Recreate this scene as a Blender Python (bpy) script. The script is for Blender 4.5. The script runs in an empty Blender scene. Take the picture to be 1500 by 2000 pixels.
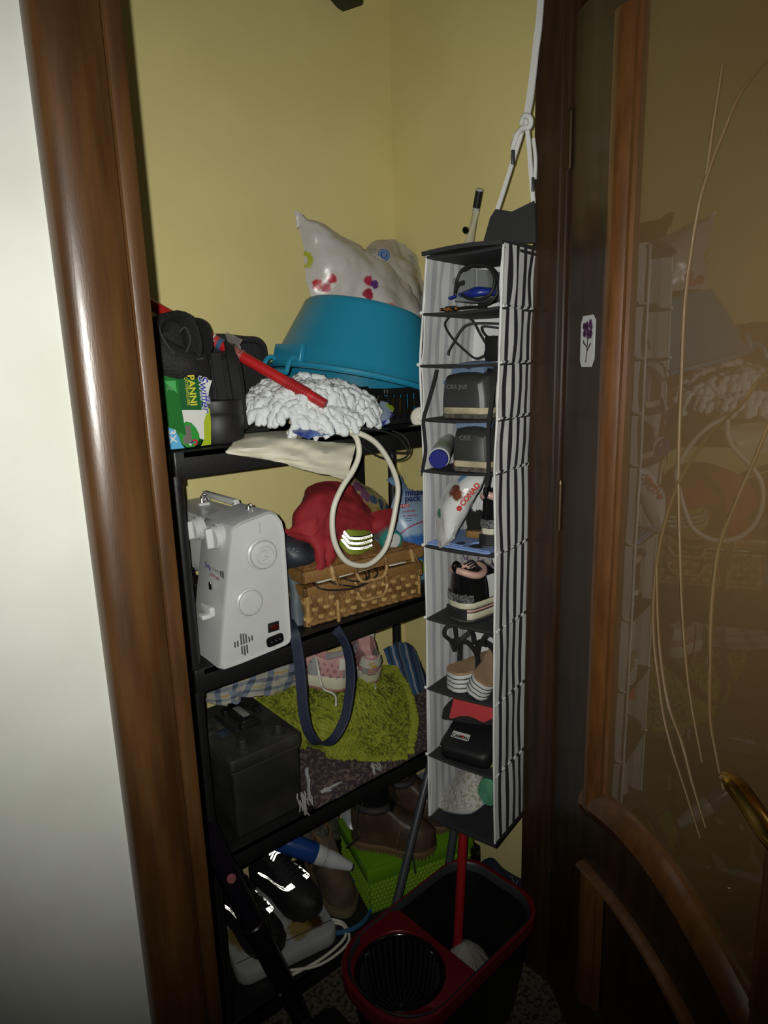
import bpy, bmesh, math, random
from mathutils import Vector, Matrix, Euler, noise as mn

# ------------------------------------------------------------------ camera, world, flash, exposure
scene = bpy.context.scene
COL = scene.collection
V = Vector
PI = math.pi
FPX = 1290.0                      # focal length in pixels of the 1500x2000 frame
CZ = 1.54                         # eye height
R3 = Matrix(((0.76458978, -0.16034277, 0.62425368),
             (-0.64386339, -0.14640493, 0.75100302),
             (-0.02902408, -0.97614333, -0.21517855)))
EYE = V((0, 0, CZ))
cd = bpy.data.cameras.new('camera')
cam = bpy.data.objects.new('camera', cd)
COL.objects.link(cam)
scene.camera = cam
cd.sensor_fit = 'VERTICAL'; cd.sensor_height = 24.0; cd.sensor_width = 18.0
cd.lens = 24.0 * FPX / 2000.0
cd.clip_start = 0.02
cr, cu, cb = R3 @ V((1, 0, 0)), R3 @ V((0, -1, 0)), R3 @ V((0, 0, -1))
cam.matrix_world = Matrix(((cr.x, cu.x, cb.x, EYE.x), (cr.y, cu.y, cb.y, EYE.y), (cr.z, cu.z, cb.z, EYE.z), (0, 0, 0, 1)))

world = bpy.data.worlds.new('world'); scene.world = world; world.use_nodes = True
world.node_tree.nodes['Background'].inputs[0].default_value = (0.8, 0.75, 0.6, 1)
world.node_tree.nodes['Background'].inputs[1].default_value = 0.0015

fl = bpy.data.lights.new('phone_flash', 'SPOT')          # the phone's flash, beside its lens
fl.energy = 65.0; fl.spot_size = math.radians(109); fl.spot_blend = 1.0; fl.shadow_soft_size = 0.005
fl.color = (1.0, 0.99, 0.93)
flo = bpy.data.objects.new('phone_flash', fl); COL.objects.link(flo)
flo.location = EYE - cr * 0.025 + cu * 0.012
aim = R3 @ V((705 - 750, 825 - 1000, FPX))
flo.rotation_euler = aim.to_track_quat('-Z', 'Y').to_euler()

scene.view_settings.view_transform = 'Standard'
scene.view_settings.look = 'None'
scene.view_settings.exposure = 0.0
scene.view_settings.gamma = 1.0
scene.view_settings.use_curve_mapping = False
scene.cycles.max_bounces = 6

# ------------------------------------------------------------------ rays onto real planes
def ray(px, py): return (R3 @ V((px - 750, py - 1000, FPX))).normalized()
def onY(px, py, y):
    r = ray(px, py); return EYE + r * (y / r.y)
def onX(px, py, x):
    r = ray(px, py); return EYE + r * (x / r.x)
def onZ(px, py, z):
    r = ray(px, py); return EYE + r * ((z - CZ) / r.z)
def onP(px, py, p, n):
    r = ray(px, py); return EYE + r * ((p - EYE).dot(n) / r.dot(n))

# ------------------------------------------------------------------ mesh kit
class MB:
    def __init__(s): s.v = []; s.f = []; s.mi = []
    def add(s, vs, fs, M=None, mi=0):
        o = len(s.v)
        s.v += [tuple(M @ V(v)) if M is not None else tuple(v) for v in vs]
        s.f += [tuple(i + o for i in f) for f in fs]
        s.mi += [mi] * len(fs)
        return s
    def loft(s, rings, cap=True, M=None, mi=0, closed=False, wrap=True):
        n = len(rings[0]); vs = [p for r in rings for p in r]; fs = []
        m = len(rings)
        for i in range(m if closed else m - 1):
            a = i * n; b = ((i + 1) % m) * n
            for j in range(n if wrap else n - 1):
                k = (j + 1) % n
                fs.append((a + j, a + k, b + k, b + j))
        if cap and not closed:
            fs.append(tuple(range(n - 1, -1, -1))); fs.append(tuple(range((m - 1) * n, m * n)))
        return s.add(vs, fs, M, mi)
    def box(s, c, d, M=None, mi=0):
        x, y, z = d[0] / 2, d[1] / 2, d[2] / 2
        vs = [(c[0] + i * x, c[1] + j * y, c[2] + k * z) for k in (-1, 1) for j in (-1, 1) for i in (-1, 1)]
        return s.add(vs, [(0, 2, 3, 1), (4, 5, 7, 6), (0, 1, 5, 4), (2, 6, 7, 3), (0, 4, 6, 2), (1, 3, 7, 5)], M, mi)
    def rbox(s, c, d, r=0.01, e=0.004, n=4, M=None, mi=0, top=1.0):
        """box with corners of radius r seen from above and edges eased by e; top scales the upper outline"""
        def ring(k, z, sc=1.0):
            out = []
            hx, hy = d[0] / 2 * sc - k, d[1] / 2 * sc - k
            q = max(min(r - k, hx, hy), 1e-4)
            for cx, cy, a0 in ((hx - q, hy - q, 0), (-hx + q, hy - q, 1), (-hx + q, -hy + q, 2), (hx - q, -hy + q, 3)):
                for t in range(n + 1):
                    a = (a0 + t / n) * PI / 2
                    out.append((c[0] + cx + q * math.cos(a), c[1] + cy + q * math.sin(a), c[2] + z))
            return out
        h = d[2] / 2
        return s.loft([ring(e, -h), ring(e * .3, -h + e * .3), ring(0, -h + e), ring(0, h - e, top), ring(e * .3, h - e * .3, top), ring(e, h, top)], True, M, mi)
    def tube(s, pts, r, n=8, closed=False, cap=True, M=None, mi=0, flat=1.0, up=None):
        pts = [V(p) for p in pts]; m = len(pts)
        rs = r if isinstance(r, (list, tuple)) else [r] * m
        rings = []; nrm = None
        for i in range(m):
            if closed: t = pts[(i + 1) % m] - pts[i - 1]
            else: t = pts[min(i + 1, m - 1)] - pts[max(i - 1, 0)]
            t = t.normalized() if t.length > 1e-9 else V((0, 0, 1))
            if up is not None: nrm = V(up)
            if nrm is None: nrm = V((0, 0, 1)) if abs(t.z) < .9 else V((1, 0, 0))
            nrm = nrm - t * nrm.dot(t)
            nrm = nrm.normalized() if nrm.length > 1e-6 else t.orthogonal().normalized()
            b = t.cross(nrm)
            rings.append([pts[i] + (nrm * math.cos(2 * PI * k / n) + b * math.sin(2 * PI * k / n) * flat) * rs[i] for k in range(n)])
        return s.loft(rings, cap, M, mi, closed)
    def lathe(s, prof, n=24, M=None, mi=0, cap=True, a0=0, a1=2 * PI):
        full = abs(a1 - a0 - 2 * PI) < 1e-6
        rings = [[(r * math.cos(a0 + (a1 - a0) * k / n), r * math.sin(a0 + (a1 - a0) * k / n), z) for k in range(n + (0 if full else 1))] for r, z in prof]
        return s.loft(rings, cap, M, mi, False, full)
    def prism(s, pts, h, M=None, mi=0):
        """outline in x,y pushed from z=0 to z=h"""
        return s.loft([[(p[0], p[1], 0) for p in pts], [(p[0], p[1], h) for p in pts]], True, M, mi)
    def sheet(s, G, th=0.002, M=None, mi=0, puff=None, mib=None, cf=None):
        """grid of points G[row][col] given a thickness th (plus puff(u,v) bulging both ways)"""
        nu, nv = len(G), len(G[0])
        N = []
        for i in range(nu):
            row = []
            for j in range(nv):
                a = V(G[min(i + 1, nu - 1)][j]) - V(G[max(i - 1, 0)][j]); b = V(G[i][min(j + 1, nv - 1)]) - V(G[i][max(j - 1, 0)])
                n = b.cross(a); row.append(n.normalized() if n.length > 1e-12 else V((0, -1, 0)))
            N.append(row)
        def off(i, j):
            t = th / 2
            if puff: t += puff(i / (nu - 1), j / (nv - 1))
            return t
        vs = [V(G[i][j]) + N[i][j] * off(i, j) for i in range(nu) for j in range(nv)] + [V(G[i][j]) - N[i][j] * off(i, j) for i in range(nu) for j in range(nv)]
        k = nu * nv; fs = []; fb = []
        for i in range(nu - 1):
            for j in range(nv - 1):
                q = (i * nv + j, i * nv + j + 1, (i + 1) * nv + j + 1, (i + 1) * nv + j)
                fs.append(q); fb.append(tuple(x + k for x in reversed(q)))
        rim = [j for j in range(nv)] + [i * nv + nv - 1 for i in range(1, nu)] + [(nu - 1) * nv + j for j in range(nv - 2, -1, -1)] + [i * nv for i in range(nu - 2, 0, -1)]
        for a in range(len(rim)):
            b = rim[(a + 1) % len(rim)]; fs.append((rim[a], rim[a] + k, b + k, b))
        o = len(s.v)
        s.add(vs, fs, M, mi)
        s.f += [tuple(x + o for x in f) for f in fb]; s.mi += [mi if mib is None else mib] * len(fb)
        if cf:
            q = (nu - 1) * (nv - 1); a = len(s.mi) - 2 * q - len(rim); b = len(s.mi) - q
            for t in range(q): s.mi[a + t] = s.mi[b + t] = cf(*divmod(t, nv - 1))
        return s

def crv(P, n=6, closed=False):
    """Catmull-Rom through the points"""
    P = [V(p) for p in P]; m = len(P); out = []
    for i in range(m if closed else m - 1):
        if closed: a, b, c, d = P[i - 1], P[i], P[(i + 1) % m], P[(i + 2) % m]
        else: a, b, c, d = P[max(i - 1, 0)], P[i], P[i + 1], P[min(i + 2, m - 1)]
        for k in range(n):
            t = k / n
            out.append(.5 * ((2 * b) + (c - a) * t + (2 * a - 5 * b + 4 * c - d) * t * t + (3 * b - a - 3 * c + d) * t ** 3))
    if not closed: out.append(P[-1])
    return out
def surf(rows, nu=6, nv=6, amp=0.0, fr=20.0, seed=0, fold=0.0):
    """smooth surface through rows of control points, crumpled by amp"""
    R = [crv(r, nv) for r in rows]
    C = [crv([R[i][j] for i in range(len(R))], nu) for j in range(len(R[0]))]
    G = [[C[j][i] for j in range(len(C))] for i in range(len(C[0]))]
    if amp:
        for r in G:
            for j, p in enumerate(r):
                q = V(p) * fr + V((seed, seed * 2.3, 0))
                w = mn.noise(q) + .5 * abs(mn.noise(q * 2.1)) * 2 - .5
                if fold: w += fold * (1 - 2 * abs(mn.noise(q * .8 + V((7, 3, 1)))))
                r[j] = p + V((0.3, -1, 0.25)) * (w * amp)
    return G
def basis(o, x, y=None, z=None):
    """matrix at o; x along the x axis; y (or z) fixes the roll"""
    x = V(x).normalized()
    if z is not None:
        z = V(z).normalized(); x = (x - z * x.dot(z)).normalized(); y = z.cross(x)
    else:
        y = V(y); y = (y - x * y.dot(x)).normalized(); z = x.cross(y)
    return Matrix(((x.x, y.x, z.x, o[0]), (x.y, y.y, z.y, o[1]), (x.z, y.z, z.z, o[2]), (0, 0, 0, 1)))
def TR(x, y, z, rx=0, ry=0, rz=0):
    return Matrix.Translation((x, y, z)) @ Euler((math.radians(rx), math.radians(ry), math.radians(rz))).to_matrix().to_4x4()

# ------------------------------------------------------------------ objects
def obj(name, mb, mats, parent=None, smooth=35, kind=None, label=None):
    me = bpy.data.meshes.new(name)
    me.from_pydata(mb.v, [], mb.f); me.update()
    mats = mats if isinstance(mats, (list, tuple)) else [mats]
    for m in mats: me.materials.append(m)
    if len(mats) > 1: me.polygons.foreach_set('material_index', mb.mi)
    bm = bmesh.new(); bm.from_mesh(me); bmesh.ops.recalc_face_normals(bm, faces=bm.faces); bm.to_mesh(me); bm.free()
    if smooth:
        me.polygons.foreach_set('use_smooth', [True] * len(me.polygons)); me.set_sharp_from_angle(angle=math.radians(smooth))
    o = bpy.data.objects.new(name, me); COL.objects.link(o)
    if parent is not None:
        o.parent = parent; o.matrix_parent_inverse = INV.get(parent.name, Matrix()).copy()
    INV[o.name] = Matrix()
    if kind: o['kind'] = kind
    if label: o['label'] = label
    return o
INV = {}
def tag(o, label, cat, group=None):
    o['label'] = label; o['category'] = cat
    if group: o['group'] = group
    return o
def thing(name, label, cat, loc, group=None):
    """an Empty at the thing's base; its parts are modelled where they stand"""
    o = bpy.data.objects.new(name, None); COL.objects.link(o)
    o.empty_display_size = 0.05; o.location = loc
    INV[o.name] = Matrix.Translation(-V(loc))
    return tag(o, label, cat, group)
def struct(name, mb, m, smooth=35):
    return obj(name, mb, m, None, smooth, 'structure')
def text(name, body, mat, parent, M, size=0.02, ext=0.0003, sx=1.0, align='CENTER', shear=0.0, bold=0.0):
    c = bpy.data.curves.new(name, 'FONT'); c.body = body; c.size = size; c.extrude = ext; c.align_x = align; c.align_y = 'CENTER'
    c.shear = shear; c.offset = bold
    t = bpy.data.objects.new('tmp', c); COL.objects.link(t)
    dg = bpy.context.evaluated_depsgraph_get()
    me = bpy.data.meshes.new_from_object(t.evaluated_get(dg))
    bpy.data.objects.remove(t)
    me.transform(M @ Matrix.Diagonal((sx, 1, 1, 1)))
    me.materials.clear(); me.materials.append(mat); me.name = name
    o = bpy.data.objects.new(name, me); COL.objects.link(o); o.parent = parent
    o.matrix_parent_inverse = INV.get(parent.name, Matrix()).copy(); INV[o.name] = Matrix()
    return o

def hit(objs, px, py):
    """the point of these parts that the sight line through a pixel meets first"""
    from mathutils.bvhtree import BVHTree
    best = None; r = ray(px, py)
    for o in objs:
        k = o.name
        if k not in BV: BV[k] = BVHTree.FromPolygons([v.co[:] for v in o.data.vertices], [p.vertices[:] for p in o.data.polygons])
        h = BV[k].ray_cast(EYE, r)
        if h[0] is not None and (best is None or h[3] < best[1]): best = (h[0], h[3], h[1])
    return best
BV = {}
# ------------------------------------------------------------------ materials
def lin(h):
    if isinstance(h, str):
        c = [int(h[i:i + 2], 16) / 255 for i in (0, 2, 4)]
        c = [x / 12.92 if x <= .04045 else ((x + .055) / 1.055) ** 2.4 for x in c]
    else: c = list(h)
    return (c[0], c[1], c[2], 1)
def mat(name, col, rough=.5, metal=0, spec=.5, var=None, vs=8.0, vc=(.4, .6), bump=0, bs=60, coat=0, coatr=.1, stretch=None, spots=None, sheen=0, trans=0, alpha=1, ior=1.5, vd=4.0, wave=None, sss=0):
    """procedural Principled: var = second colour mixed by noise; spots = [(point, radius, colour)] flat print or stains; wave = (colour, scale, axis)"""
    m = bpy.data.materials.new(name); m.use_nodes = True
    nt = m.node_tree; N = nt.nodes; L = nt.links
    b = N['Principled BSDF']
    b.inputs['Roughness'].default_value = rough; b.inputs['Metallic'].default_value = metal
    b.inputs['Specular IOR Level'].default_value = spec; b.inputs['Coat Weight'].default_value = coat; b.inputs['Coat Roughness'].default_value = coatr
    b.inputs['Sheen Weight'].default_value = sheen; b.inputs['Transmission Weight'].default_value = trans; b.inputs['Alpha'].default_value = alpha
    b.inputs['IOR'].default_value = ior; b.inputs['Subsurface Weight'].default_value = sss
    tc = N.new('ShaderNodeTexCoord'); src = tc.outputs['Object']
    if stretch:
        mp = N.new('ShaderNodeMapping'); mp.inputs['Scale'].default_value = stretch; L.new(src, mp.inputs['Vector']); src = mp.outputs['Vector']
    base = N.new('ShaderNodeRGB'); base.outputs[0].default_value = lin(col); out = base.outputs[0]
    def mixc(fac, a, cb):
        mx = N.new('ShaderNodeMix'); mx.data_type = 'RGBA'; L.new(fac, mx.inputs['Factor']); L.new(a, mx.inputs['A'])
        if isinstance(cb, bpy.types.NodeSocket): L.new(cb, mx.inputs['B'])
        else: mx.inputs['B'].default_value = lin(cb)
        return mx.outputs['Result']
    if var:
        nz = N.new('ShaderNodeTexNoise'); nz.inputs['Scale'].default_value = vs; nz.inputs['Detail'].default_value = vd; L.new(src, nz.inputs['Vector'])
        mr = N.new('ShaderNodeMapRange'); mr.inputs['From Min'].default_value = vc[0]; mr.inputs['From Max'].default_value = vc[1]; L.new(nz.outputs['Fac'], mr.inputs['Value'])
        out = mixc(mr.outputs[0], out, var)
    if wave:
        cw, sc, ax, lo, hi = wave
        sp = N.new('ShaderNodeSeparateXYZ'); L.new(tc.outputs['Object'], sp.inputs[0])
        ml = N.new('ShaderNodeMath'); ml.operation = 'MULTIPLY'; ml.inputs[1].default_value = sc; L.new(sp.outputs[ax], ml.inputs[0])
        fr = N.new('ShaderNodeMath'); fr.operation = 'FRACT'; L.new(ml.outputs[0], fr.inputs[0])
        g1 = N.new('ShaderNodeMath'); g1.operation = 'GREATER_THAN'; g1.inputs[1].default_value = lo; L.new(fr.outputs[0], g1.inputs[0])
        g2 = N.new('ShaderNodeMath'); g2.operation = 'LESS_THAN'; g2.inputs[1].default_value = hi; L.new(fr.outputs[0], g2.inputs[0])
        mm = N.new('ShaderNodeMath'); mm.operation = 'MULTIPLY'; L.new(g1.outputs[0], mm.inputs[0]); L.new(g2.outputs[0], mm.inputs[1])
        out = mixc(mm.outputs[0], out, cw)
    for pt, r, c in (spots or []):
        nz = N.new('ShaderNodeTexNoise'); nz.inputs['Scale'].default_value = 1.2 / r; nz.inputs['Detail'].default_value = 3; L.new(tc.outputs['Object'], nz.inputs['Vector'])
        ds = N.new('ShaderNodeVectorMath'); ds.operation = 'DISTANCE'; ds.inputs[1].default_value = tuple(pt); L.new(tc.outputs['Object'], ds.inputs[0])
        ad = N.new('ShaderNodeMath'); ad.operation = 'MULTIPLY_ADD'; ad.inputs[1].default_value = r * 1.1; L.new(nz.outputs['Fac'], ad.inputs[0]); L.new(ds.outputs['Value'], ad.inputs[2])
        mr = N.new('ShaderNodeMapRange'); mr.inputs['From Min'].default_value = r * 1.7; mr.inputs['From Max'].default_value = r * 1.35; L.new(ad.outputs[0], mr.inputs['Value'])
        out = mixc(mr.outputs[0], out, c)
    L.new(out, b.inputs['Base Color'])
    if bump:
        nb = N.new('ShaderNodeTexNoise'); nb.inputs['Scale'].default_value = bs; nb.inputs['Detail'].default_value = 4; L.new(src, nb.inputs['Vector'])
        bp = N.new('ShaderNodeBump'); bp.inputs['Strength'].default_value = bump; bp.inputs['Distance'].default_value = .004; L.new(nb.outputs['Fac'], bp.inputs['Height']); L.new(bp.outputs['Normal'], b.inputs['Normal'])
    return m
M = {}
def m_(k, *a, **kw):
    M[k] = mat(k, *a, **kw); return M[k]
m_('yellow_wall', (.68, .59, .258), .75, var=(.64, .55, .235), vs=3, bump=.25, bs=18)
m_('white_wall', (.40, .41, .368), .7, var=(.37, .375, .335), vs=5, bump=.12, bs=40)
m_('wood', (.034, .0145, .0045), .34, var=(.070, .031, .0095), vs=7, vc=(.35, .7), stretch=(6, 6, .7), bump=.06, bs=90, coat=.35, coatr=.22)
m_('wood_light', (.125, .050, .0145), .33, var=(.075, .029, .0085), vs=9, vc=(.35, .7), stretch=(6, 6, 1.0), bump=.05, bs=90, coat=.45, coatr=.2)
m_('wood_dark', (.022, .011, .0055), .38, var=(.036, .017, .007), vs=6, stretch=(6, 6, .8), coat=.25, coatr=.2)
m_('black_plastic', (.008, .008, .008), .42, bump=.08, bs=150)
m_('black_soft', (.006, .006, .0065), .75, bump=.3, bs=200)
m_('black_gloss', (.005, .005, .005), .12)
m_('black_rubber', (.009, .009, .009), .6)
m_('black_cloth', (.011, .011, .012), .9, bump=.2, bs=120)
m_('white_plastic', (.56, .57, .55), .38, bump=.03, bs=50)
m_('chrome', (.7, .7, .7), .15, 1)
m_('brass', (.6, .38, .09), .22, 1)
m_('white_cord', (.62, .60, .5), .45)
m_('white_strap', (.62, .62, .6), .8, bump=.3, bs=300)
m_('off_white', (.62, .6, .5), .5)
m_('navy', (.008, .014, .035), .7, bump=.2, bs=250)
m_('red', (.42, .012, .014), .4)
m_('dark_grey', (.03, .032, .034), .45)
m_('grey_metal', (.06, .065, .07), .35, .3)
# ------------------------------------------------------------------ setting
M['terrazzo'] = mat('terrazzo', (.125, .108, .07), .4, var=(.04, .034, .022), vs=85, vc=(.48, .58), vd=2)
M['jute'] = M['terrazzo']
struct('floor', MB().box((.4, .2, -.03), (4.4, 2.9, .06)), M['terrazzo'], 0)
struct('ceiling', MB().box((.4, 1.2, 2.75), (4.4, .9, .06)), M['white_wall'], 0)
struct('wall_back', MB().box((.5, 1.575, 1.36), (1.9, .07, 2.72)), M['yellow_wall'], 0)
struct('wall_right', MB().box((1.385, 1.22, 1.36), (.07, .64, 2.72)), M['yellow_wall'], 0)
struct('wall_left', MB().box((-.43, 1.22, 1.36), (.07, .64, 2.72)), M['yellow_wall'], 0)
fw = MB().box((-.65, .86, 1.36), (1.9, .08, 2.72)).box((1.9, .86, 1.36), (1.37, .08, 2.72)).box((.76, .86, 2.54), (.93, .08, .36))
struct('wall_front', fw, M['white_wall'], 0)
def vert_trim(name, prof, m, z0=0.0, z1=2.36):
    zs = [z0, z1]
    struct(name, MB().loft([[(x, y, z) for x, y in prof] for z in zs]), m, 30)
cas = [(.2185, .8195), (.2185, .808), (.222, .800), (.229, .7945), (.238, .7915), (.250, .7905), (.262, .7915), (.274, .795), (.284, .8), (.291, .8045), (.2955, .8075), (.2965, .8195)]
vert_trim('trim_1', cas, M['wood'])
jam = [(.298, .8195), (.298, .8115), (.300, .8085), (.304, .8075), (.316, .8075), (.3195, .809), (.320, .813), (.320, .905), (.3, .905), (.3, .8195)]
vert_trim('trim_2', jam, M['wood'])
rj = [(1.173, .906), (1.173, .845), (1.1765, .842), (1.1765, .838), (1.172, .836), (1.170, .833), (1.170, .827), (1.173, .824), (1.18, .822), (1.18, .812), (1.2, .808), (1.215, .812), (1.215, .906)]
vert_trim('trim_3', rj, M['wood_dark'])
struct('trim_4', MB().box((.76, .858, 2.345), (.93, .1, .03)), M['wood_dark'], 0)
# small wall bracket at the top of the back wall
bx = MB(); q = onY(668, -22, 1.5)
bx.rbox((0, 0, 0), (.10, .07, .035), .006, .003, M=Matrix.Translation(q) @ Euler((0, math.radians(12), math.radians(20))).to_matrix().to_4x4())
bx.box((0, .04, .0), (.03, .05, .02), Matrix.Translation(q))
tag(obj('wall_bracket', bx, M['black_plastic']), 'black bracket tip high on the yellow back wall', 'bracket')

# ------------------------------------------------------------------ the open glazed door
HD, ES, EN = V((1.173, .817, 0)), V((-.53, -.848, 0)), V((.848, -.53, 0))
DM = Matrix(((ES.x, EN.x, 0, HD.x), (ES.y, EN.y, 0, HD.y), (0, 0, 1, 0), (0, 0, 0, 1)))   # x along the leaf, y away from the viewer, z up
DW, DH = .87, 2.16
door = obj('door_1', MB().box((.088, .02, DH / 2 + .005), (.168, .04, DH - .01), DM), M['wood_dark'], None, 0, 'structure')
door['label'] = 'dark wooden door standing open with tall bronze glass'
door.name = 'door_1'
def dpart(name, mb, m, parent=door, smooth=30, label=None): return obj(name, mb, m, parent, smooth, None, label)
dpart('stile', MB().box((DW - .068, .02, DH / 2 + .005), (.136, .04, DH - .01), DM), M['wood_dark'])
dpart('top_rail', MB().box((DW / 2 + .02, .02, 2.12), (DW - .30, .04, .09), DM), M['wood_dark'])
def arch(s, lo, amp): return lo + amp * math.sin(PI * min(max((s - .17) / .53, 0), 1))
NS = 24
def strip(f0, f1, y0, y1, s0=.165, s1=.745, m=None):
    """rail between two curves, from y0 (front) to y1"""
    mb = MB(); R = []
    for i in range(NS + 1):
        s = s0 + (s1 - s0) * i / NS
        R.append([(s, y0, f0(s)), (s, y0, f1(s)), (s, y1, f1(s)), (s, y1, f0(s))])
    return mb.loft(R, True, DM)
dpart('mid_rail', strip(lambda s: arch(s, .49, .045), lambda s: arch(s, .615, .06), 0, .04), M['wood_dark'])
dpart('bottom_rail', MB().box((DW / 2 + .02, .02, .10), (DW - .30, .04, .18), DM), M['wood_dark'])
dpart('lower_panel', MB().box((DW / 2 + .02, .022, .34), (DW - .30, .014, .42), DM), M['wood_dark'])
dpart('glass_pane', MB().box((DW / 2 + .02, .0085, 1.39), (DW - .32, .006, 1.42), DM), mat('bronze_glass', (.135, .079, .031), .35, spec=.5, coat=1, coatr=.015, var=(.115, .068, .027), vs=2))
M['bronze_glass'] = bpy.data.materials['bronze_glass']
M['bronze_glass'].node_tree.nodes['Principled BSDF'].inputs['Coat IOR'].default_value = 1.6
def vmould(s0, z0, z1, wd=.075):
    prof = [(0, .006), (.0, -.004), (.008, -.006), (.014, -.013), (.026, -.019), (.040, -.021), (.052, -.018), (.062, -.011), (.068, -.003), (.075, -.001), (.078, .012)]
    k = wd / .075
    return MB().loft([[(s0 + p[0] * k, p[1], z) for p in prof] for z in (z0, z1)], True, DM)
dpart('moulding', vmould(.165, .655, 2.075), M['wood_light'], label='rounded vertical moulding beside the glass, shinier than the stile')
dpart('moulding', vmould(.668, .655, 2.075), M['wood_light'])
def hmould(fn, wd):
    R = []
    for i in range(NS + 1):
        s = .172 + (.566) * i / NS; z = fn(s)
        R.append([(s, y, z + t * wd) for t, y in ((0, .008), (.02, -.002), (.2, -.012), (.45, -.02), (.7, -.017), (.9, -.008), (1, -.001), (1.04, .01))])
    return MB().loft(R, True, DM)
dpart('moulding', hmould(lambda s: arch(s, .612, .06), .075), M['wood_light'])
dpart('moulding', hmould(lambda s: arch(s, .488, .045), .018), M['wood_light'])
dpart('moulding', vmould(.168, .19, .50, .07), M['wood_light'])
dpart('moulding', vmould(.668, .19, .50, .07), M['wood_light'])
M['etch'] = mat('etched_glass', (.135, .085, .034), .5, spec=.4)
cs = [[(.56, 1.885), (.539, 1.875), (.489, 1.854), (.459, 1.818), (.432, 1.777), (.417, 1.742), (.405, 1.678), (.399, 1.61), (.402, 1.524), (.407, 1.428), (.414, 1.353), (.427, 1.269), (.446, 1.162), (.477, 1.052), (.52, .96)],
      [(.447, 1.9), (.436, 1.831), (.429, 1.778), (.416, 1.743)],
      [(.62, 1.555), (.571, 1.515), (.538, 1.48), (.483, 1.439), (.437, 1.391), (.404, 1.339), (.382, 1.282), (.369, 1.22), (.366, 1.149), (.376, 1.082), (.395, 1.028), (.416, .976), (.442, .937), (.483, .892), (.53, .84)],
      [(.369, 1.216), (.38, 1.137), (.398, 1.065), (.428, 1.0), (.468, .961), (.501, .913), (.54, .865)],
      [(.615, 1.5), (.595, 1.468), (.571, 1.412), (.546, 1.359), (.52, 1.294), (.513, 1.24), (.514, 1.173), (.52, 1.114), (.529, 1.039), (.55, .987), (.57, .95)]]
for k, c in enumerate(cs):
    P = crv([(a, .0052, b) for a, b in c], 5); n = len(P)
    dpart('etched_line', MB().tube(P, [.0008 + .0019 * math.sin(PI * (.12 + .8 * i / n)) for i in range(n)], 6, M=DM), M['etch'], bpy.data.objects['glass_pane'], 60)
for z in (.28, 1.235, 1.95):
    dpart('hinge', MB().tube([(-.004, -.003, z - .05), (-.004, -.003, z + .05)], .0055, 10, M=DM).tube([(-.004, -.003, z + .05), (-.004, -.003, z + .058)], [.0062, .004], 10, M=DM), mat('hinge_metal', (.09, .06, .03), .4, .8))
hl = dpart('handle', MB().tube(crv([(.795, -.006, 1.01), (.795, -.035, 1.01), (.788, -.05, 1.01), (.77, -.055, 1.008), (.735, -.057, 1.012), (.70, -.06, 1.03), (.672, -.062, 1.04), (.655, -.058, 1.036)], 4), [.008] * 8 + [.009] * 8 + [.0095] * 8 + [.0085, .008, .0075, .007, .005], 12, M=DM, flat=1.35), M['brass'])
dpart('escutcheon', MB().rbox((.795, -.004, .985), (.045, .008, .22), .004, .002, M=DM), M['brass'], hl)
# sticker on the stile
lab = thing('flower_sticker', 'small white sticker of purple flowers stuck on the dark door stile', 'sticker', DM @ V((.098, -.001, 1.53)))
obj('paper', MB().prism([(-.03, -.036), (-.022, -.048), (.02, -.048), (.03, -.034), (.03, .036), (.02, .046), (-.022, .046), (-.03, .034)], .0008, DM @ TR(.098, 0, 1.576, 90)), mat('sticker_paper', (.55, .56, .54), .5), lab)
for k, (a, b, r) in enumerate([(-.004, .026, .008), (.011, .03, .0075), (-.012, .014, .007), (.004, .012, .009), (.014, .012, .0075), (.016, .024, .006), (-.014, .027, .006)]):
    pm = MB()
    for t in range(5):
        an = t * 2 * PI / 5 + k
        pm.add(*(lambda c: ([(c[0] + .55 * r * math.cos(x * PI / 4), c[1] + .75 * r * math.sin(x * PI / 4), .0012 + .0001 * k) for x in range(8)], [tuple(range(8))]))((a + .5 * r * math.cos(an), b + .5 * r * math.sin(an))), DM @ TR(.098, 0, 1.576, 90))
    obj('petal', pm, mat('violet', (.12, .035, .12) if k % 2 else (.07, .02, .07), .6), lab, 0)
obj('stem', MB().tube([(.003, .01, .0012), (.001, -.015, .0012), (-.003, -.04, .0012)], .0012, 5, M=DM @ TR(.098, 0, 1.576, 90)).tube([(.0, -.02, .0012), (.012, -.008, .0012), (.017, -.004, .0012)], [.0008, .002, .0005], 5, M=DM @ TR(.098, 0, 1.576, 90)).tube([(-.0, -.012, .0012), (-.013, -.004, .0012), (-.017, .002, .0012)], [.0008, .002, .0005], 5, M=DM @ TR(.098, 0, 1.576, 90)), mat('stem_dark', (.03, .03, .02), .6), lab)

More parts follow.
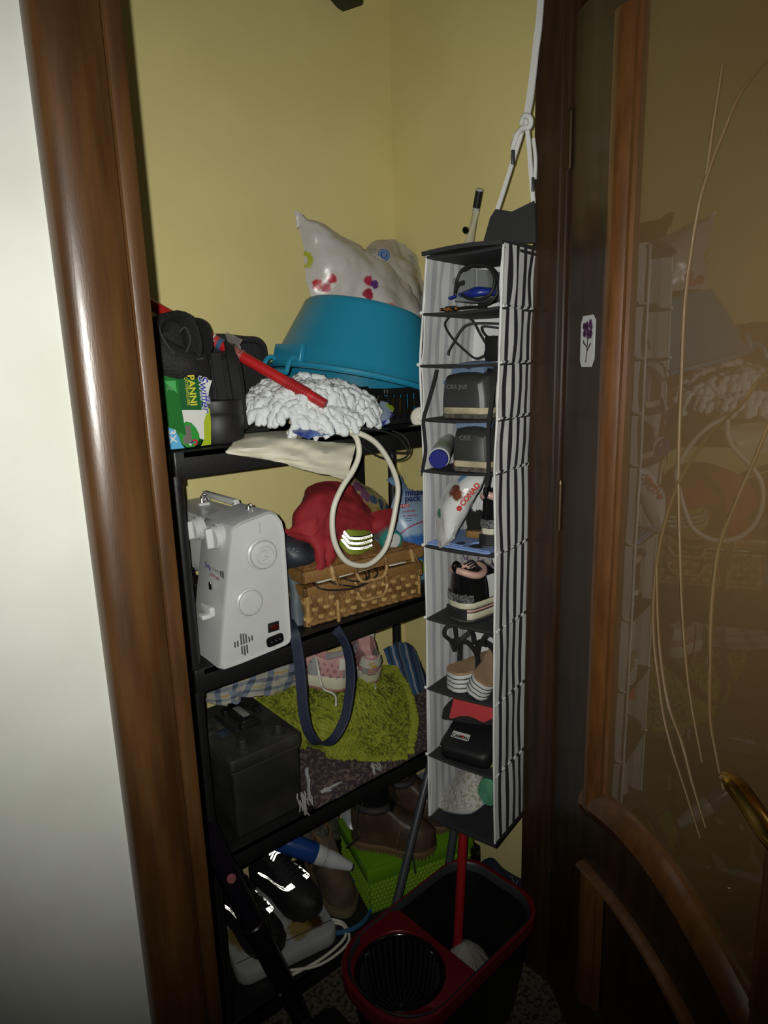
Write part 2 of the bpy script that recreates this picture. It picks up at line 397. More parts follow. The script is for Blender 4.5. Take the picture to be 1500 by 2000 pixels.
# ------------------------------------------------------------------ black plastic shelving unit
T1, T2, T3, T4 = 1.40, .97, .54, .11
SX0, SX1, SY0, SY1 = .462, 1.315, 1.16, 1.50
su = thing('shelving_unit', 'black plastic four-tier shelving unit along the yellow back wall', 'shelf', ((SX0 + SX1) / 2, 1.33, 0))
for zt in (T1, T2, T3, T4):
    mb = MB().rbox(((SX0 + SX1) / 2, (SY0 + SY1) / 2, zt - .008), (SX1 - SX0, SY1 - SY0, .016), .03, .003)
    for yy in (SY0 + .006, SY1 - .006): mb.rbox(((SX0 + SX1) / 2, yy, zt - .026), (SX1 - SX0 - .02, .012, .05), .004, .002)
    for xx in (SX0 + .006, SX1 - .006): mb.rbox((xx, (SY0 + SY1) / 2, zt - .026), (.012, SY1 - SY0 - .02, .05), .004, .002)
    obj('shelf', mb, M['black_plastic'], su)
for px_ in (SX0 + .014, SX1 - .046):
    for py_ in (SY0 + .014, SY1 - .018):
        mb = MB()
        for za, zb in ((0, T4 - .05), (T4, T3 - .05), (T3, T2 - .05), (T2, T1 - .05)):
            mb.tube([(px_, py_, za), (px_, py_, zb)], [.0145, .0135], 14)
            mb.tube([(px_, py_, zb - .012), (px_, py_, zb + .004)], [.0165, .0165], 14)
        obj('post', mb, M['black_plastic'], su)
# ------------------------------------------------------------------ hanging organizer
A0, E1, E2 = V((1.0, 1.058, 0)), V((.208, -.978, 0)).normalized(), V((.978, .208, 0)).normalized()
def OP(px, py, b=0.0): return onP(px, py, A0 + E2 * b, E2)
OD = .215
LP = [(835, 500), (828, 612), (822, 712), (826, 820), (829, 921), (831, 1067), (835, 1208), (836, 1347), (838, 1475), (840, 1597)]
RP = [(985, 478), (980, 597), (976, 708), (972, 817), (967, 922), (969, 1081), (967, 1232), (966, 1374), (966, 1515), (968, 1643)]
LW = [OP(*p) for p in LP]; RW = [OP(*p) for p in RP]
for a, b in zip(LW, RW): a.z = a.z * .6 + b.z * .4; b.z = a.z * .3 + b.z * .7
og = thing('hanging_organizer', 'tall black and white striped cloth organizer hanging beside the door frame', 'organizer', tuple(LW[-1] + E2 * .1 + E1 * .08))
M['org_white'] = mat('organizer_white', (.62, .63, .61), .85, bump=.15, bs=250)
M['org_black'] = mat('organizer_black', (.014, .014, .015), .85, bump=.15, bs=250)
M['org_in'] = mat('organizer_inside', (.58, .59, .58), .85, bump=.15, bs=250)
M['org_in2'] = mat('organizer_inside_stripe', (.40, .41, .42), .85, bump=.15, bs=250)
def org_panel(name, TOP, BOT, out, cols, depth):
    """one striped side wall of a compartment: columns of alternating cloth, slack between the trays"""
    nr = 6
    mb = MB(); rows = []
    for i in range(nr + 1):
        t = i / nr; row = []
        for j in range(cols + 1):
            u = ((j // 2) * .036 + (j % 2) * .0205) / (((cols) // 2) * .036 + (cols % 2) * .0205)
            p = TOP.lerp(BOT, t) + E2 * depth * u
            w = math.sin(PI * t)
            p = p + out * (.0025 * w * math.sin(u * 9 + TOP.z * 7) + .002 * w * mn.noise(V((u * 5, TOP.z * 3, t * 2)))) + E2 * ((.006 if TOP.z > 1.7 else .0010) * w * math.sin(j * 1.7 + TOP.z * 31))
            row.append(p)
        rows.append(row)
    k = (nr + 1) * (cols + 1)
    vs = [p for r in rows for p in r] + [p - out * .003 for r in rows for p in r]
    for i in range(nr):
        for j in range(cols):
            q = (i * (cols + 1) + j, i * (cols + 1) + j + 1, (i + 1) * (cols + 1) + j + 1, (i + 1) * (cols + 1) + j)
            blk = j % 2 == 1
            mb.f.append(q); mb.mi.append(1 if blk else 0)
            mb.f.append(tuple(x + k for x in q[::-1])); mb.mi.append(3 if blk else 2)
    for i in range(nr):
        for j in (0, cols):
            a = i * (cols + 1) + j; b = a + cols + 1
            mb.f.append((a, b, b + k, a + k)); mb.mi.append(0)
    for i in (0, nr):
        for j in range(cols):
            a = i * (cols + 1) + j; mb.f.append((a, a + 1, a + 1 + k, a + k)); mb.mi.append(0)
    mb.v = [tuple(v) for v in vs]
    return obj(name, mb, [M['org_white'], M['org_black'], M['org_in'], M['org_in2']], og, 60)
for i in range(9):
    org_panel('side_panel', RW[i] + V((0, 0, .004)), RW[i + 1], E1, 13, OD)
    org_panel('side_panel', LW[i] + V((0, 0, .004)), LW[i + 1], -E1, 13, OD)
    # back cloth between the side walls
    G = [[LW[i].lerp(RW[i], u).lerp(LW[i + 1].lerp(RW[i + 1], u), t) + E2 * (OD - .004 + .006 * math.sin(PI * t) * math.sin(u * 7 + i)) for u in [x / 12 for x in range(13)]] for t in [x / 4 for x in range(5)]]
    mb = MB().sheet(G, .002)
    obj('back_panel', mb, M['org_in'], og, 60)
def tray(a, b, sag=.004, th=.006, front=-.004):
    R = []
    for i in range(9):
        u = i / 8; p = a.lerp(b, u); s = -sag * math.sin(PI * u)
        R.append([p + E2 * front + V((0, 0, s - th)), p + E2 * (front - .002) + V((0, 0, s - th * .5)), p + E2 * front + V((0, 0, s)), p + E2 * OD + V((0, 0, s * .4)), p + E2 * OD + V((0, 0, s * .4 - th))])
    return MB().loft(R)
M['tray'] = mat('organizer_tray', (.017, .018, .019), .8, bump=.15, bs=200)
for i in range(10):
    obj('tray', tray(LW[i], RW[i], .003 if i < 9 else .0, .006 if i < 9 else .012), M['tray'], og, 50)
    # white knots at the seam corners and the rolled seam along the striped side
    if 0 < i < 9:
        sm = MB(); n = 15
        for j in range(n):
            p = RW[i] + E2 * (OD * j / n) + E1 * .003; p2 = RW[i] + E2 * (OD * (j + .92) / n) + E1 * .003
            sm.tube([p, p2 + V((0, 0, .001))], .0028, 6, mi=(j + 1) % 2)
        obj('seam', sm, [M['org_black'], M['org_white']], og, 60)
        obj('seam_corner', MB().lathe([(0, -.004), (.003, -.003), (.0042, 0), (.003, .003), (0, .004)], 8, Matrix.Translation(LW[i] - E2 * .006 - E1 * .003)), M['org_white'], og, 60)
for PW, sgn in ((LW, -1), (RW, 1)):
    obj('front_piping', MB().tube([p - E2 * .003 + V((0, 0, 0)) for p in crv(PW, 5)], .0028, 6), M['org_white'], og, 60)
# sloping top: black board and the trapezoid hanger flap
top_l, top_r = LW[0], RW[0]
G = []
for i in range(7):
    u = i / 6; p = top_l.lerp(top_r, u) - E1 * .008 * (1 - u) + E2 * -.01
    G.append([p + E2 * (OD + .015) * v + V((0, 0, .004 + .012 * math.sin(PI * u) * (.35 + .65 * v) + .008 * v)) for v in (0, .3, .6, 1)])
obj('top_board', MB().sheet(G, .008), M['tray'], og, 50)
fl_ = [OP(943, 475, .10), OP(1046, 474, .10), OP(1043, 392, .10), OP(1000, 413, .10), OP(968, 408, .10), OP(957, 425, .10)]
R0 = [p for p in fl_]
obj('hanger_flap', MB().loft([[p for p in R0], [p + E2 * .008 for p in R0]]), M['tray'], og, 0)
def strap(name, pts, w, m, parent, th=.0018, n=5, nrm=None):
    P = crv(pts, n); nrm = V(nrm or E2); R = []
    for i, p in enumerate(P):
        t = (P[min(i + 1, len(P) - 1)] - P[max(i - 1, 0)]).normalized(); b = t.cross(nrm).normalized(); c = b.cross(t)
        R.append([p + b * w / 2 + c * th, p - b * w / 2 + c * th, p - b * w / 2 - c * th, p + b * w / 2 - c * th])
    return obj(name, MB().loft(R), m, parent, 40)
Q = lambda x, y, b=.105: OP(x, y, b)
strap('strap', [Q(970, 414), Q(985, 368), Q(1003, 310), Q(1018, 262), Q(1028, 220), Q(1038, 150), Q(1046, 80), Q(1056, -30), Q(1056, -30) + V((.05, .02, .46))], .0085, M['white_strap'], og)
strap('strap', [Q(1042, 398), Q(1038, 350), Q(1034, 290), Q(1031, 262, .10), Q(1030, 235, .10), Q(1038, 190), Q(1047, 110), Q(1060, -30), Q(1056, -30) + V((.052, .02, .46))], .0085, M['white_strap'], og)
obj('knot', MB().tube(crv([Q(1018, 240, .1), Q(1025, 226, .092), Q(1036, 232, .092), Q(1034, 248, .095), Q(1022, 250, .095), Q(1010, 262, .1), Q(1002, 285, .1)], 5), .0055, 8), M['white_strap'], og, 60)
strap('strap', [Q(1006, 262, .1), Q(1003, 280, .1), Q(1001, 300, .1)], .007, M['white_strap'], og)
strap('strap', [Q(1042, 270, .1), Q(1046, 310, .1), Q(1045, 350, .1)], .006, M['white_strap'], og)
obj('toggle', MB().rbox((0, 0, 0), (.009, .005, .026), .002, .001, M=Matrix.Translation(Q(1002, 307, .095))), M['grey_metal'], og)
obj('toggle', MB().rbox((0, 0, 0), (.006, .005, .026), .002, .001, M=Matrix.Translation(Q(1041, 360, .095))), M['grey_metal'], og)
hk = Q(1056, -30) + V((.051, .02, .45))
obj('hook', MB().tube(crv([hk + V((0, -.012, 0)), hk + V((0, 0, -.010)), hk + V((0, .012, 0)), hk + V((0, .012, .02)), V((hk.x, hk.y, 2.719))], 4), .003, 8), M['chrome'], og, 60)
# ------------------------------------------------------------------ top tier
def decal(name, pts, p, n, m, parent, lift=.0006, th=.0005):
    """flat print: an outline on the plane through p with normal n (towards the viewer)"""
    n = V(n).normalized(); W = [onP(x, y, V(p), n) + n * lift for x, y in pts]
    return obj(name, MB().loft([W, [w + n * th for w in W]]), m, parent, 0)
YN = V((0, -1, 0))
# cleaning-cloth pack
w0, w1 = onZ(331, 879, T1 + .003), onZ(412, 869, T1 + .003)
sx_ = (w1 - w0); PW = sx_.length; sx_.normalize(); sy_ = V((0, 0, 1)); sn_ = sx_.cross(sy_)
if sn_.y > 0: sn_ = -sn_
cp = thing('cleaning_cloth_pack', 'green and white pack of dusting cloths standing at the left of the top shelf', 'packet', tuple((w0 + w1) / 2))
mk = lambda n, c, **k: mat(n, c, k.pop('rough', .35), **k)
Gp = []
for i in range(9):
    t = i / 8; row = []
    for j in range(9):
        u = j / 8
        row.append(w0 + sx_ * (PW * u + (.003 * math.sin(t * 9) if j in (0, 8) else 0)) + sy_ * (.139 * t) - sn_ * .024 + sx_ * (.004 * t))
    Gp.append(row)
Gp = [Gp[8 - i] for i in range(9)]
obj('wrapper', MB().sheet(Gp, .003, puff=lambda u, v: .024 * (max(0, math.sin(PI * u)) * max(0, math.sin(PI * v))) ** .22), mk('pack_green', (.02, .16, .03)), cp, 60)
pp = w0 + sn_ * .0036
D = lambda nm, pts, m, lf=.001: decal(nm, [(280 + x / 5, 560 + y / 5) for x, y in pts], pp, sn_, m, cp, lf)
M['pk_dk'] = mk('pack_dark_green', (.012, .10, .03)); M['pk_wh'] = mk('pack_white', (.62, .63, .60)); M['pk_lt'] = mk('pack_light_green', (.07, .36, .10)); M['pk_lime'] = mk('pack_lime', (.34, .44, .02)); M['pk_blue'] = mk('pack_blue', (.10, .38, .62)); M['pk_navy'] = mk('pack_navy', (.03, .04, .32)); M['pk_red'] = mk('pack_red', (.45, .03, .06)); M['pk_yel'] = mk('pack_yellow', (.6, .55, .05)); M['pk_grey'] = mk('pack_grey', (.16, .14, .13)); M['pk_mid'] = mk('pack_mid_green', (.03, .26, .04))
D('print', [(200, 925), (310, 915), (320, 1010), (330, 1045)], M['pk_lt'])
D('print', [(345, 900), (430, 895), (640, 900), (625, 1200), (355, 1200)], M['pk_dk'])
D('print', [(360, 1205), (612, 1205), (600, 1330), (600, 1500), (520, 1470), (400, 1480)], M['pk_wh'])
D('print', [(560, 905), (665, 915), (640, 1000), (628, 1060), (610, 1170), (580, 1150)], M['pk_wh'], .0014)
D('print', [(612, 1160), (645, 1200), (655, 1330), (655, 1540), (560, 1555), (590, 1480), (585, 1330), (605, 1250)], M['pk_lime'], .0014)
D('print', [(228, 1365), (300, 1400), (335, 1450), (370, 1540), (400, 1575), (260, 1590)], M['pk_blue'], .0012)
D('print', [(385, 1335), (415, 1315), (465, 1330), (510, 1380), (540, 1440), (545, 1480), (500, 1560), (420, 1570), (370, 1530), (340, 1450)], M['pk_mid'], .0014)
D('print', [(400, 1360), (452, 1350), (462, 1450), (468, 1475), (460, 1530), (385, 1535), (385, 1465), (412, 1450)], M['pk_grey'], .0018)
D('print', [(240, 1000), (300, 1020), (345, 1060), (410, 1450), (395, 1445), (250, 1370), (210, 1060)], mk('pack_flap', (.015, .14, .025)), .0022)
D('print', [(470, 1500), (482, 1490), (505, 1487), (520, 1500), (525, 1530), (510, 1548), (490, 1550), (488, 1536), (505, 1532), (508, 1515), (498, 1508), (478, 1515)], M['pk_red'], .0022)
D('print', [(445, 1530), (475, 1500), (480, 1515), (455, 1548)], M['pk_navy'], .0022)
tm = lambda x, y, lf=.0026: basis(onP(280 + x / 5, 560 + y / 5, pp, sn_) + sn_ * lf, V((.0, 0, -1)) + sx_ * .03, z=sn_)
text('lettering', 'Swiffer', M['pk_wh'], cp, tm(588, 1046, .0022), .0265, shear=.25, bold=.0012, sx=.92)
text('lettering', 'Swiffer', M['pk_navy'], cp, tm(588, 1046, .0030), .0265, shear=.25, sx=.92)
text('lettering', 'PANNI', M['pk_yel'], cp, tm(468, 1012), .019, bold=.0004, sx=1.0)
text('lettering', 'CATTURAPOLVERE', M['pk_yel'], cp, tm(420, 1020), .0085, sx=.7)
text('lettering', '3X', M['pk_wh'], cp, tm(272, 1460), .021, bold=.0004)
obj('magnet_tip', MB().rbox(tuple(onP(280 + 452 / 5, 560 + 1540 / 5, pp, sn_) + sn_ * .003), (.004, .001, .004), .001, .0003), M['pk_wh'], cp)

# black backpack with mesh front
bp_ = thing('backpack', 'black mesh backpack upright on the top shelf beside the green pack', 'backpack', (.70, 1.36, T1))
M['mesh_black'] = mat('mesh_fabric', (.010, .010, .011), .8, var=(.004, .004, .004), vs=260, vc=(.45, .55), bump=.5, bs=260)
a = [onY(x, y, 1.40) for x, y in [(402, 655), (470, 657), (500, 662), (511, 690), (513, 780), (505, 868), (395, 875), (392, 700)]]
C_ = crv(a, 5, True)
obj('back_panel', MB().loft([[p + V((0, d, 0)) + (sum(C_, V()) / len(C_) - p) * k for p in C_] for d, k in ((.035, .06), (.02, 0), (-.02, 0), (-.03, .05), (-.03, .14), (-.022, .18))]), M['black_soft'], bp_)
a = [onY(x, y, 1.27) for x, y in [(396, 700), (430, 688), (462, 690), (474, 740), (480, 800), (484, 830), (412, 838), (402, 770)]]
C_ = crv(a, 5, True)
obj('front_pocket', MB().loft([[p + V((0, d, 0)) + (sum(C_, V()) / len(C_) - p) * k for p in C_] for d, k in ((.10, .0), (.02, 0), (-.005, .06), (-.018, .2), (-.022, .5))]), M['mesh_black'], bp_)
q0 = onZ(447, 866, T1 + .002); q0.y += .045
obj('base', MB().lathe([(0, 0), (.048, 0), (.052, .006), (.053, .05), (.050, .056), (.053, .062), (.051, .082), (0, .084)], 24, Matrix.Translation(q0)), mat('pack_vinyl', (.008, .008, .009), .55, bump=.1, bs=40), bp_)
strap('strap', [onY(421, 690, 1.235), onY(428, 740, 1.225), onY(437, 790, 1.222), onY(447, 830, 1.22), onY(450, 850, 1.22)], .020, M['black_cloth'], bp_, .002, nrm=(0, -1, 0))
strap('strap', [onY(447, 672, 1.27), onY(452, 700, 1.235), onY(462, 760, 1.225), onY(470, 810, 1.222), onY(476, 838, 1.23)], .022, M['black_soft'], bp_, .003, nrm=(0, -1, 0))
obj('zip_pull', MB().rbox((0, 0, 0), (.0028, .002, .020), .001, .0005, M=Matrix.Translation(onY(452, 820, 1.212)) @ Euler((0, .15, 0)).to_matrix().to_4x4()), M['chrome'], bp_)
obj('zip_pull', MB().rbox((0, 0, 0), (.0024, .002, .014), .001, .0005, M=Matrix.Translation(onY(466, 792, 1.215)) @ Euler((0, .2, 0)).to_matrix().to_4x4()), M['grey_metal'], bp_)
# pair of black mesh shoes on the pack
def lobe(cx, cy, rx, ry, y0, dep, ang=0):
    R = []
    for d, k in ((dep, .72), (dep * .6, .98), (0, 1.0), (-.012, .96), (-.018, .86), (-.012, .76), (.03, .66), (.05, .3)):
        ring = []
        for t in range(24):
            aa = 2 * PI * t / 24
            x = math.copysign(abs(math.cos(aa)) ** .8, math.cos(aa)) * rx * k; yv = math.copysign(abs(math.sin(aa)) ** .8, math.sin(aa)) * ry * k
            p = onY(cx + x * math.cos(ang) - yv * math.sin(ang), cy + x * math.sin(ang) + yv * math.cos(ang), y0); p.y += d
            ring.append(p)
        R.append(ring)
    return MB().loft(R)
ms = thing('mesh_pouch', 'black mesh pouch with two rounded open flaps above the green pack', 'pouch', tuple(onY(350, 742, 1.2)))
obj('flap', lobe(346, 664, 44, 58, 1.20, .07, -.25), M['mesh_black'], ms)
obj('flap', lobe(383, 661, 27, 41, 1.235, .06, -.2), M['black_soft'], ms)
G = surf([[onY(296, 640, 1.21), onY(330, 668, 1.2), onY(365, 690, 1.2), onY(402, 690, 1.22)], [onY(300, 690, 1.19), onY(335, 705, 1.185), onY(370, 715, 1.185), onY(405, 715, 1.21)], [onY(306, 738, 1.2), onY(340, 742, 1.2), onY(375, 744, 1.2), onY(412, 740, 1.225)]], 5, 5, .003, 30)
obj('body', MB().sheet(G, .004, puff=lambda u, v: .018 * (max(0, math.sin(PI * u)) * max(0, math.sin(PI * v))) ** .5), M['mesh_black'], ms, 60)
for c in ([(305, 625), (318, 660), (340, 690), (368, 702), (398, 700)], [(350, 650), (362, 640), (372, 665), (362, 690)]):
    obj('trim', MB().tube(crv([onY(x, y, 1.172) for x, y in c], 6), .0022, 6), M['dark_grey'], ms)

# white chenille mop with its red handle
HC = V((.835, 1.262, T1 + .014))
mop = thing('mop', 'white chenille mop lying on the top shelf with a red handle', 'mop', tuple(HC))
random.seed(5)
def noodle(mb, pts, r, n=6, knob=.22, ph=0.0, M=None):
    m = len(pts)
    mb.tube(pts, [r * (.55 if i in (0, m - 1) else 1 + knob * math.sin(i * 2.1 + ph)) for i in range(m)], n, M=M)
mb = MB()
def mop_h(x, y):
    r2 = (x / .168) ** 2 + (y / .150) ** 2
    return   .014 + (.074 + .09 * y) * max(0, 1 - r2 ** 1.6) + .016 * mn.noise(V((x * 22, y * 22, 3))) - .018 * max(0, 1 - ((x - .04) ** 2 + (y + .05) ** 2) / .0018) - (.022 if y < -.10 else 0)
for k in range(760):
    a = random.uniform(0, 2 * PI); rr = math.sqrt(random.random()); x0, y0 = .160 * rr * math.cos(a), .143 * rr * math.sin(a)
    dx, dy = math.cos(a) * .9 + random.uniform(-.8, .8), math.sin(a) * .9 + random.uniform(-.8, .8); dl = math.hypot(dx, dy) + 1e-6; dx, dy = dx / dl, dy / dl
    L = random.uniform(.022, .038); P = []; lf = random.uniform(-.004, .010)
    for i in range(7):
        t = i / 6; cu_ = .35 * math.sin(k + t * 2.4); x, y = x0 + (dx - dy * cu_) * L * (t - .5), y0 + (dy + dx * cu_) * L * (t - .5)
        P.append(HC + V((x, y, mop_h(x, y) + lf + .007 * math.sin(PI * t) - .003)))
    noodle(mb, P, random.uniform(.0078, .0112), 7, .26, k)
sto = obj('strands', mb, mat('chenille', (.66, .69, .69), .9, bump=.4, bs=300), mop, 60, 'stuff')
h0 = hit([sto], 622, 782)[0] - ray(622, 782) * .012; h1 = onY(290, 592, 1.44)
hd = (h1 - h0); HL = hd.length; hd.normalize()
HP = lambda t: h0 + (h1 - h0) * t
obj('handle', MB().tube([HP(0), HP(.03), HP(.33), HP(.34), HP(1.02)], [.009, .0115, .0118, .0118, .012], 16), M['red'], mop)
cl = MB()
for i in range(9): cl.tube([HP(.06 + i * .013), HP(.066 + i * .013)], [.0135, .0128], 14)
obj('socket', cl.tube([HP(-.04), HP(.19)], [.0105, .0128], 14), mat('red_socket', (.33, .012, .014), .45), mop)
obj('label', MB().tube([HP(.575), HP(.68)], .0126, 16), mat('label_red', (.42, .05, .045), .4), mop)
obj('label_band', MB().tube([HP(.555), HP(.578)], .0127, 16), mat('label_blue', (.04, .10, .20), .4), mop)
up_ = V((0, 0, 1)); sd_ = YN - hd * YN.dot(hd); sd_.normalize()
text('lettering', 'Ton', mat('label_white', (.5, .55, .52), .4), mop, basis(HP(.63) + sd_ * .0132 + V((0, 0, .002)), hd * -1, z=sd_) @ Matrix.Rotation(PI, 4, 'Z'), .022, bold=.0004)
obj('wrap', MB().tube([HP(.44 + i * .009) for i in range(11)], [.0135 + .0018 * math.sin(i * 2.3) for i in range(11)], 14), mat('cling_film', (.55, .5, .45), .12, trans=.7, alpha=.55, bump=.7, bs=90), mop)
obj('film_flap', MB().sheet(surf([[HP(.45) + V((0, -.004, .012)), HP(.48) + V((0, -.006, .016)), HP(.53) + V((0, -.004, .012))], [HP(.45) + V((0, -.004, .030)), HP(.45) + V((0, -.01, .034)), HP(.53) + V((0, 0, .034))]], 4, 4, .004, 60), .0006), bpy.data.materials['cling_film'], mop, 60)

# teal basin, upside down and tipped to the right
BC = V((1.008, 1.318, 1.500))
bs_ = thing('wash_basin', 'large teal plastic wash basin upside down on the mop and black crate', 'basin', tuple(BC))
BM = Matrix.Translation(BC) @ Euler((math.radians(1.5), math.radians(13.5), 0)).to_matrix().to_4x4()
M['teal'] = mat('teal_plastic', (.014, .20, .32), .32, bump=.03, bs=30, var=(.016, .215, .345), vs=4)
pr = [(.204, .004), (.207, .0), (.217, .0), (.221, .004), (.2205, .010), (.214, .013), (.2115, .016), (.2095, .030), (.198, .075), (.184, .125), (.1725, .163), (.1695, .172), (.163, .1765), (.12, .1765), (.118, .173), (0, .173), (0, .169), (.16, .1695), (.1675, .16), (.197, .05), (.204, .004)]
pr = [(r * (.955 if z < .02 else .955 - .09 * min(1, z / .165)), z) for r, z in pr]
obj('body', MB().lathe(pr, 72, BM, cap=False), M['teal'], bs_)
for sg in (PI * 1.02, 0):
    hm = MB()
    for da in (-.22, .22):
        hm.tube(crv([V(((.202 + d) * math.cos(sg + da * (1 - d * 3)), (.202 + d) * math.sin(sg + da * (1 - d * 3)), z)) for d, z in ((0, .012), (.018, .018), (.030, .006), (.034, -.018))], 3), .0055, 8, M=BM)
    hm.tube([V((.236 * math.cos(sg + t), .236 * math.sin(sg + t), -.018)) for t in (-.2, -.1, 0, .1, .2)], .006, 8, M=BM)
    hm.rbox((0, 0, 0), (.014, .105, .040), .004, .003, M=BM @ Matrix.Rotation(sg, 4, 'Z') @ Matrix.Translation((.200, 0, .030)))
    obj('handle', hm, M['teal'], bs_)

# crate of black ribs that carries the basin's right side
cr_ = thing('black_crate', 'small black slatted crate under the right side of the teal basin', 'crate', (1.13, 1.33, T1))
cc, cs_ = V((1.135, 1.335, T1 + .001)), (.20, .22, .088)
obj('base', MB().rbox((cc.x, cc.y, cc.z + .006), (cs_[0], cs_[1], .012), .012, .002), M['black_plastic'], cr_)
obj('rim', MB().rbox((cc.x, cc.y - cs_[1] / 2, cc.z + .08), (cs_[0], .01, .014), .003, .002).rbox((cc.x, cc.y + cs_[1] / 2, cc.z + .08), (cs_[0], .01, .014), .003, .002).rbox((cc.x - cs_[0] / 2, cc.y, cc.z + .08), (.01, cs_[1], .014), .003, .002).rbox((cc.x + cs_[0] / 2, cc.y, cc.z + .08), (.01, cs_[1], .014), .003, .002), M['black_plastic'], cr_)
sm_ = bpy.data.meshes
first = None
for i in range(9):
    for yy in (-1, 1):
        p = V((cc.x - cs_[0] / 2 + .012 + i * (cs_[0] - .024) / 8, cc.y + yy * cs_[1] / 2, cc.z + .045))
        if first is None: first = obj('slat', MB().box((0, 0, 0), (.011, .006, .068)), M['black_plastic'], cr_, 0); s_ = first
        else: s_ = first.copy(); COL.objects.link(s_)
        s_.location = p
for i in range(8):
    s_ = first.copy(); COL.objects.link(s_); s_.location = (cc.x - cs_[0] / 2, cc.y - cs_[1] / 2 + .02 + i * .026, cc.z + .045); s_.rotation_euler = (0, 0, PI / 2)
q = onY(822, 815, 1.175)
wl = MB().lathe([(0, .004), (.020, .004), (.0235, .002), (.0255, -.003), (.024, -.007), (0, -.007)], 28, basis(q, (0, 0, 1), z=EYE - q))
for r_ in (.011, .017): wl.tube([V((r_ * math.cos(t * PI / 12), r_ * math.sin(t * PI / 12), .0042)) for t in range(24)], .0008, 5, True, M=basis(q, (0, 0, 1), z=EYE - q))
tag(obj('white_disc', wl, M['off_white']), 'round white plastic disc half hidden behind the striped organizer on top shelf', 'disc')

# plastic carrier bags above the basin
def blk(rows, Y): return [[onY(x, y, yy) for x, y, yy in r] for r in rows]
bg = thing('fruit_bag', 'translucent plastic bag printed with red berries leaning out above the basin', 'bag', tuple(onY(700, 600, 1.3)))
S_ = lambda x, y, yy: onY(x, y, yy)
M['film_a'] = mat('bag_film', (.46, .43, .40), .3, bump=.25, bs=25)
G = surf(blk([[(577, 410, 1.385), (590, 420, 1.38), (605, 430, 1.375), (628, 440, 1.37)],
              [(583, 440, 1.385), (612, 450, 1.36), (650, 462, 1.345), (700, 480, 1.35)],
              [(590, 490, 1.38), (640, 505, 1.335), (700, 505, 1.32), (760, 520, 1.34)],
              [(597, 545, 1.37), (660, 555, 1.33), (740, 545, 1.31), (800, 560, 1.33)],
              [(605, 590, 1.365), (680, 592, 1.33), (770, 600, 1.30), (835, 622, 1.31)],
              [(620, 620, 1.37), (690, 625, 1.34), (780, 640, 1.31), (845, 668, 1.31)]], 0), 9, 11, .008, 15, 2, .9)
bf = obj('film', MB().sheet(G, .0015, puff=lambda u, v: .016 * math.sin(PI * v) * u), M['film_a'], bg, 60)
sp = []
for x, y, r, c in [(620, 556, .013, (.38, .02, .03)), (648, 544, .012, (.34, .012, .03)), (637, 562, .011, (.40, .07, .10)), (720, 549, .013, (.35, .03, .06)), (731, 556, .011, (.09, .03, .14)), (719, 574, .013, (.24, .012, .03)), (762, 606, .018, (.45, .12, .08)), (598, 508, .019, (.33, .36, .03)), (594, 508, .010, (.46, .43, .36)), (806, 622, .012, (.15, .30, .5))]:
    h = hit([bf], x, y)
    if h: sp.append((h[0], r, c))
bf.data.materials.clear(); bf.data.materials.append(mat('fruit_film', (.46, .43, .40), .3, spots=sp, bump=.25, bs=25))
obj('handle_tip', MB().sheet(surf(blk([[(577, 411, 1.384), (584, 414, 1.382), (592, 420, 1.38)], [(580, 428, 1.386), (583, 430, 1.384), (590, 436, 1.38)], [(579, 446, 1.388), (582, 444, 1.386), (586, 442, 1.384)]], 0), 3, 3, .001, 40), .002), M['film_a'], bg, 60)
b2 = thing('carrier_bag', 'crumpled grey carrier bag with round blue emblem behind the berry bag', 'bag', tuple(onY(770, 560, 1.44)))
M['film_b'] = mat('bag_film_grey', (.40, .375, .32), .35, bump=.25, bs=25, spots=[(S_(806, 545, 1.40), .011, (.25, .01, .02))])
G = surf(blk([[(712, 488, 1.46), (730, 472, 1.455), (752, 468, 1.45), (790, 476, 1.45), (815, 505, 1.45)],
              [(708, 505, 1.44), (735, 500, 1.42), (765, 498, 1.415), (795, 508, 1.43), (828, 528, 1.44)],
              [(715, 530, 1.43), (745, 528, 1.41), (780, 532, 1.40), (806, 540, 1.415), (835, 556, 1.43)],
              [(730, 580, 1.44), (760, 585, 1.41), (795, 590, 1.39), (815, 600, 1.40), (838, 610, 1.42)]], 0), 8, 9, .009, 17, 5, .9)
obj('film', MB().sheet(G, .0015, puff=lambda u, v: .02 * math.sin(PI * v) * u), M['film_b'], b2, 60)
q = onY(750, 498, 1.392); em = basis(q, (1, .15, -.15), z=(-.45, -.88, .15))
M['emblem_blue'] = mat('emblem_blue', (.03, .10, .32), .4)
obj('emblem', MB().lathe([(0, 0), (.0155, 0), (.0155, .0008), (0, .0008)], 32, em), M['emblem_blue'], b2)
obj('emblem_ring', MB().tube([V((.0115 * math.cos(t * PI / 16), .0115 * math.sin(t * PI / 16), .0009)) for t in range(32)], .0008, 5, True, M=em), M['film_b'], b2)
obj('emblem_mark', MB().tube([V((-.002, .005, .001)), V((-.003, -.002, .001)), V((0, -.005, .001)), V((.004, -.002, .001)), V((.001, .001, .001))], .001, 5, M=em).box((.003, .004, .001), (.0016, .007, .0008), em), M['film_b'], b2)
for i in range(6):
    obj('print_line', MB().box((-.032 + .001 * i, .012 - i * .0046, .0002), (.022 - (i % 3) * .003, .0012, .0006), em), mat('print_grey', (.12, .14, .16), .5), b2, 0)
for i in range(5):
    obj('print_line', MB().box((.072 + .002 * i, .002 - i * .005, .004), (.016 - (i % 2) * .003, .0011, .0006), em), bpy.data.materials['print_grey'], b2, 0)

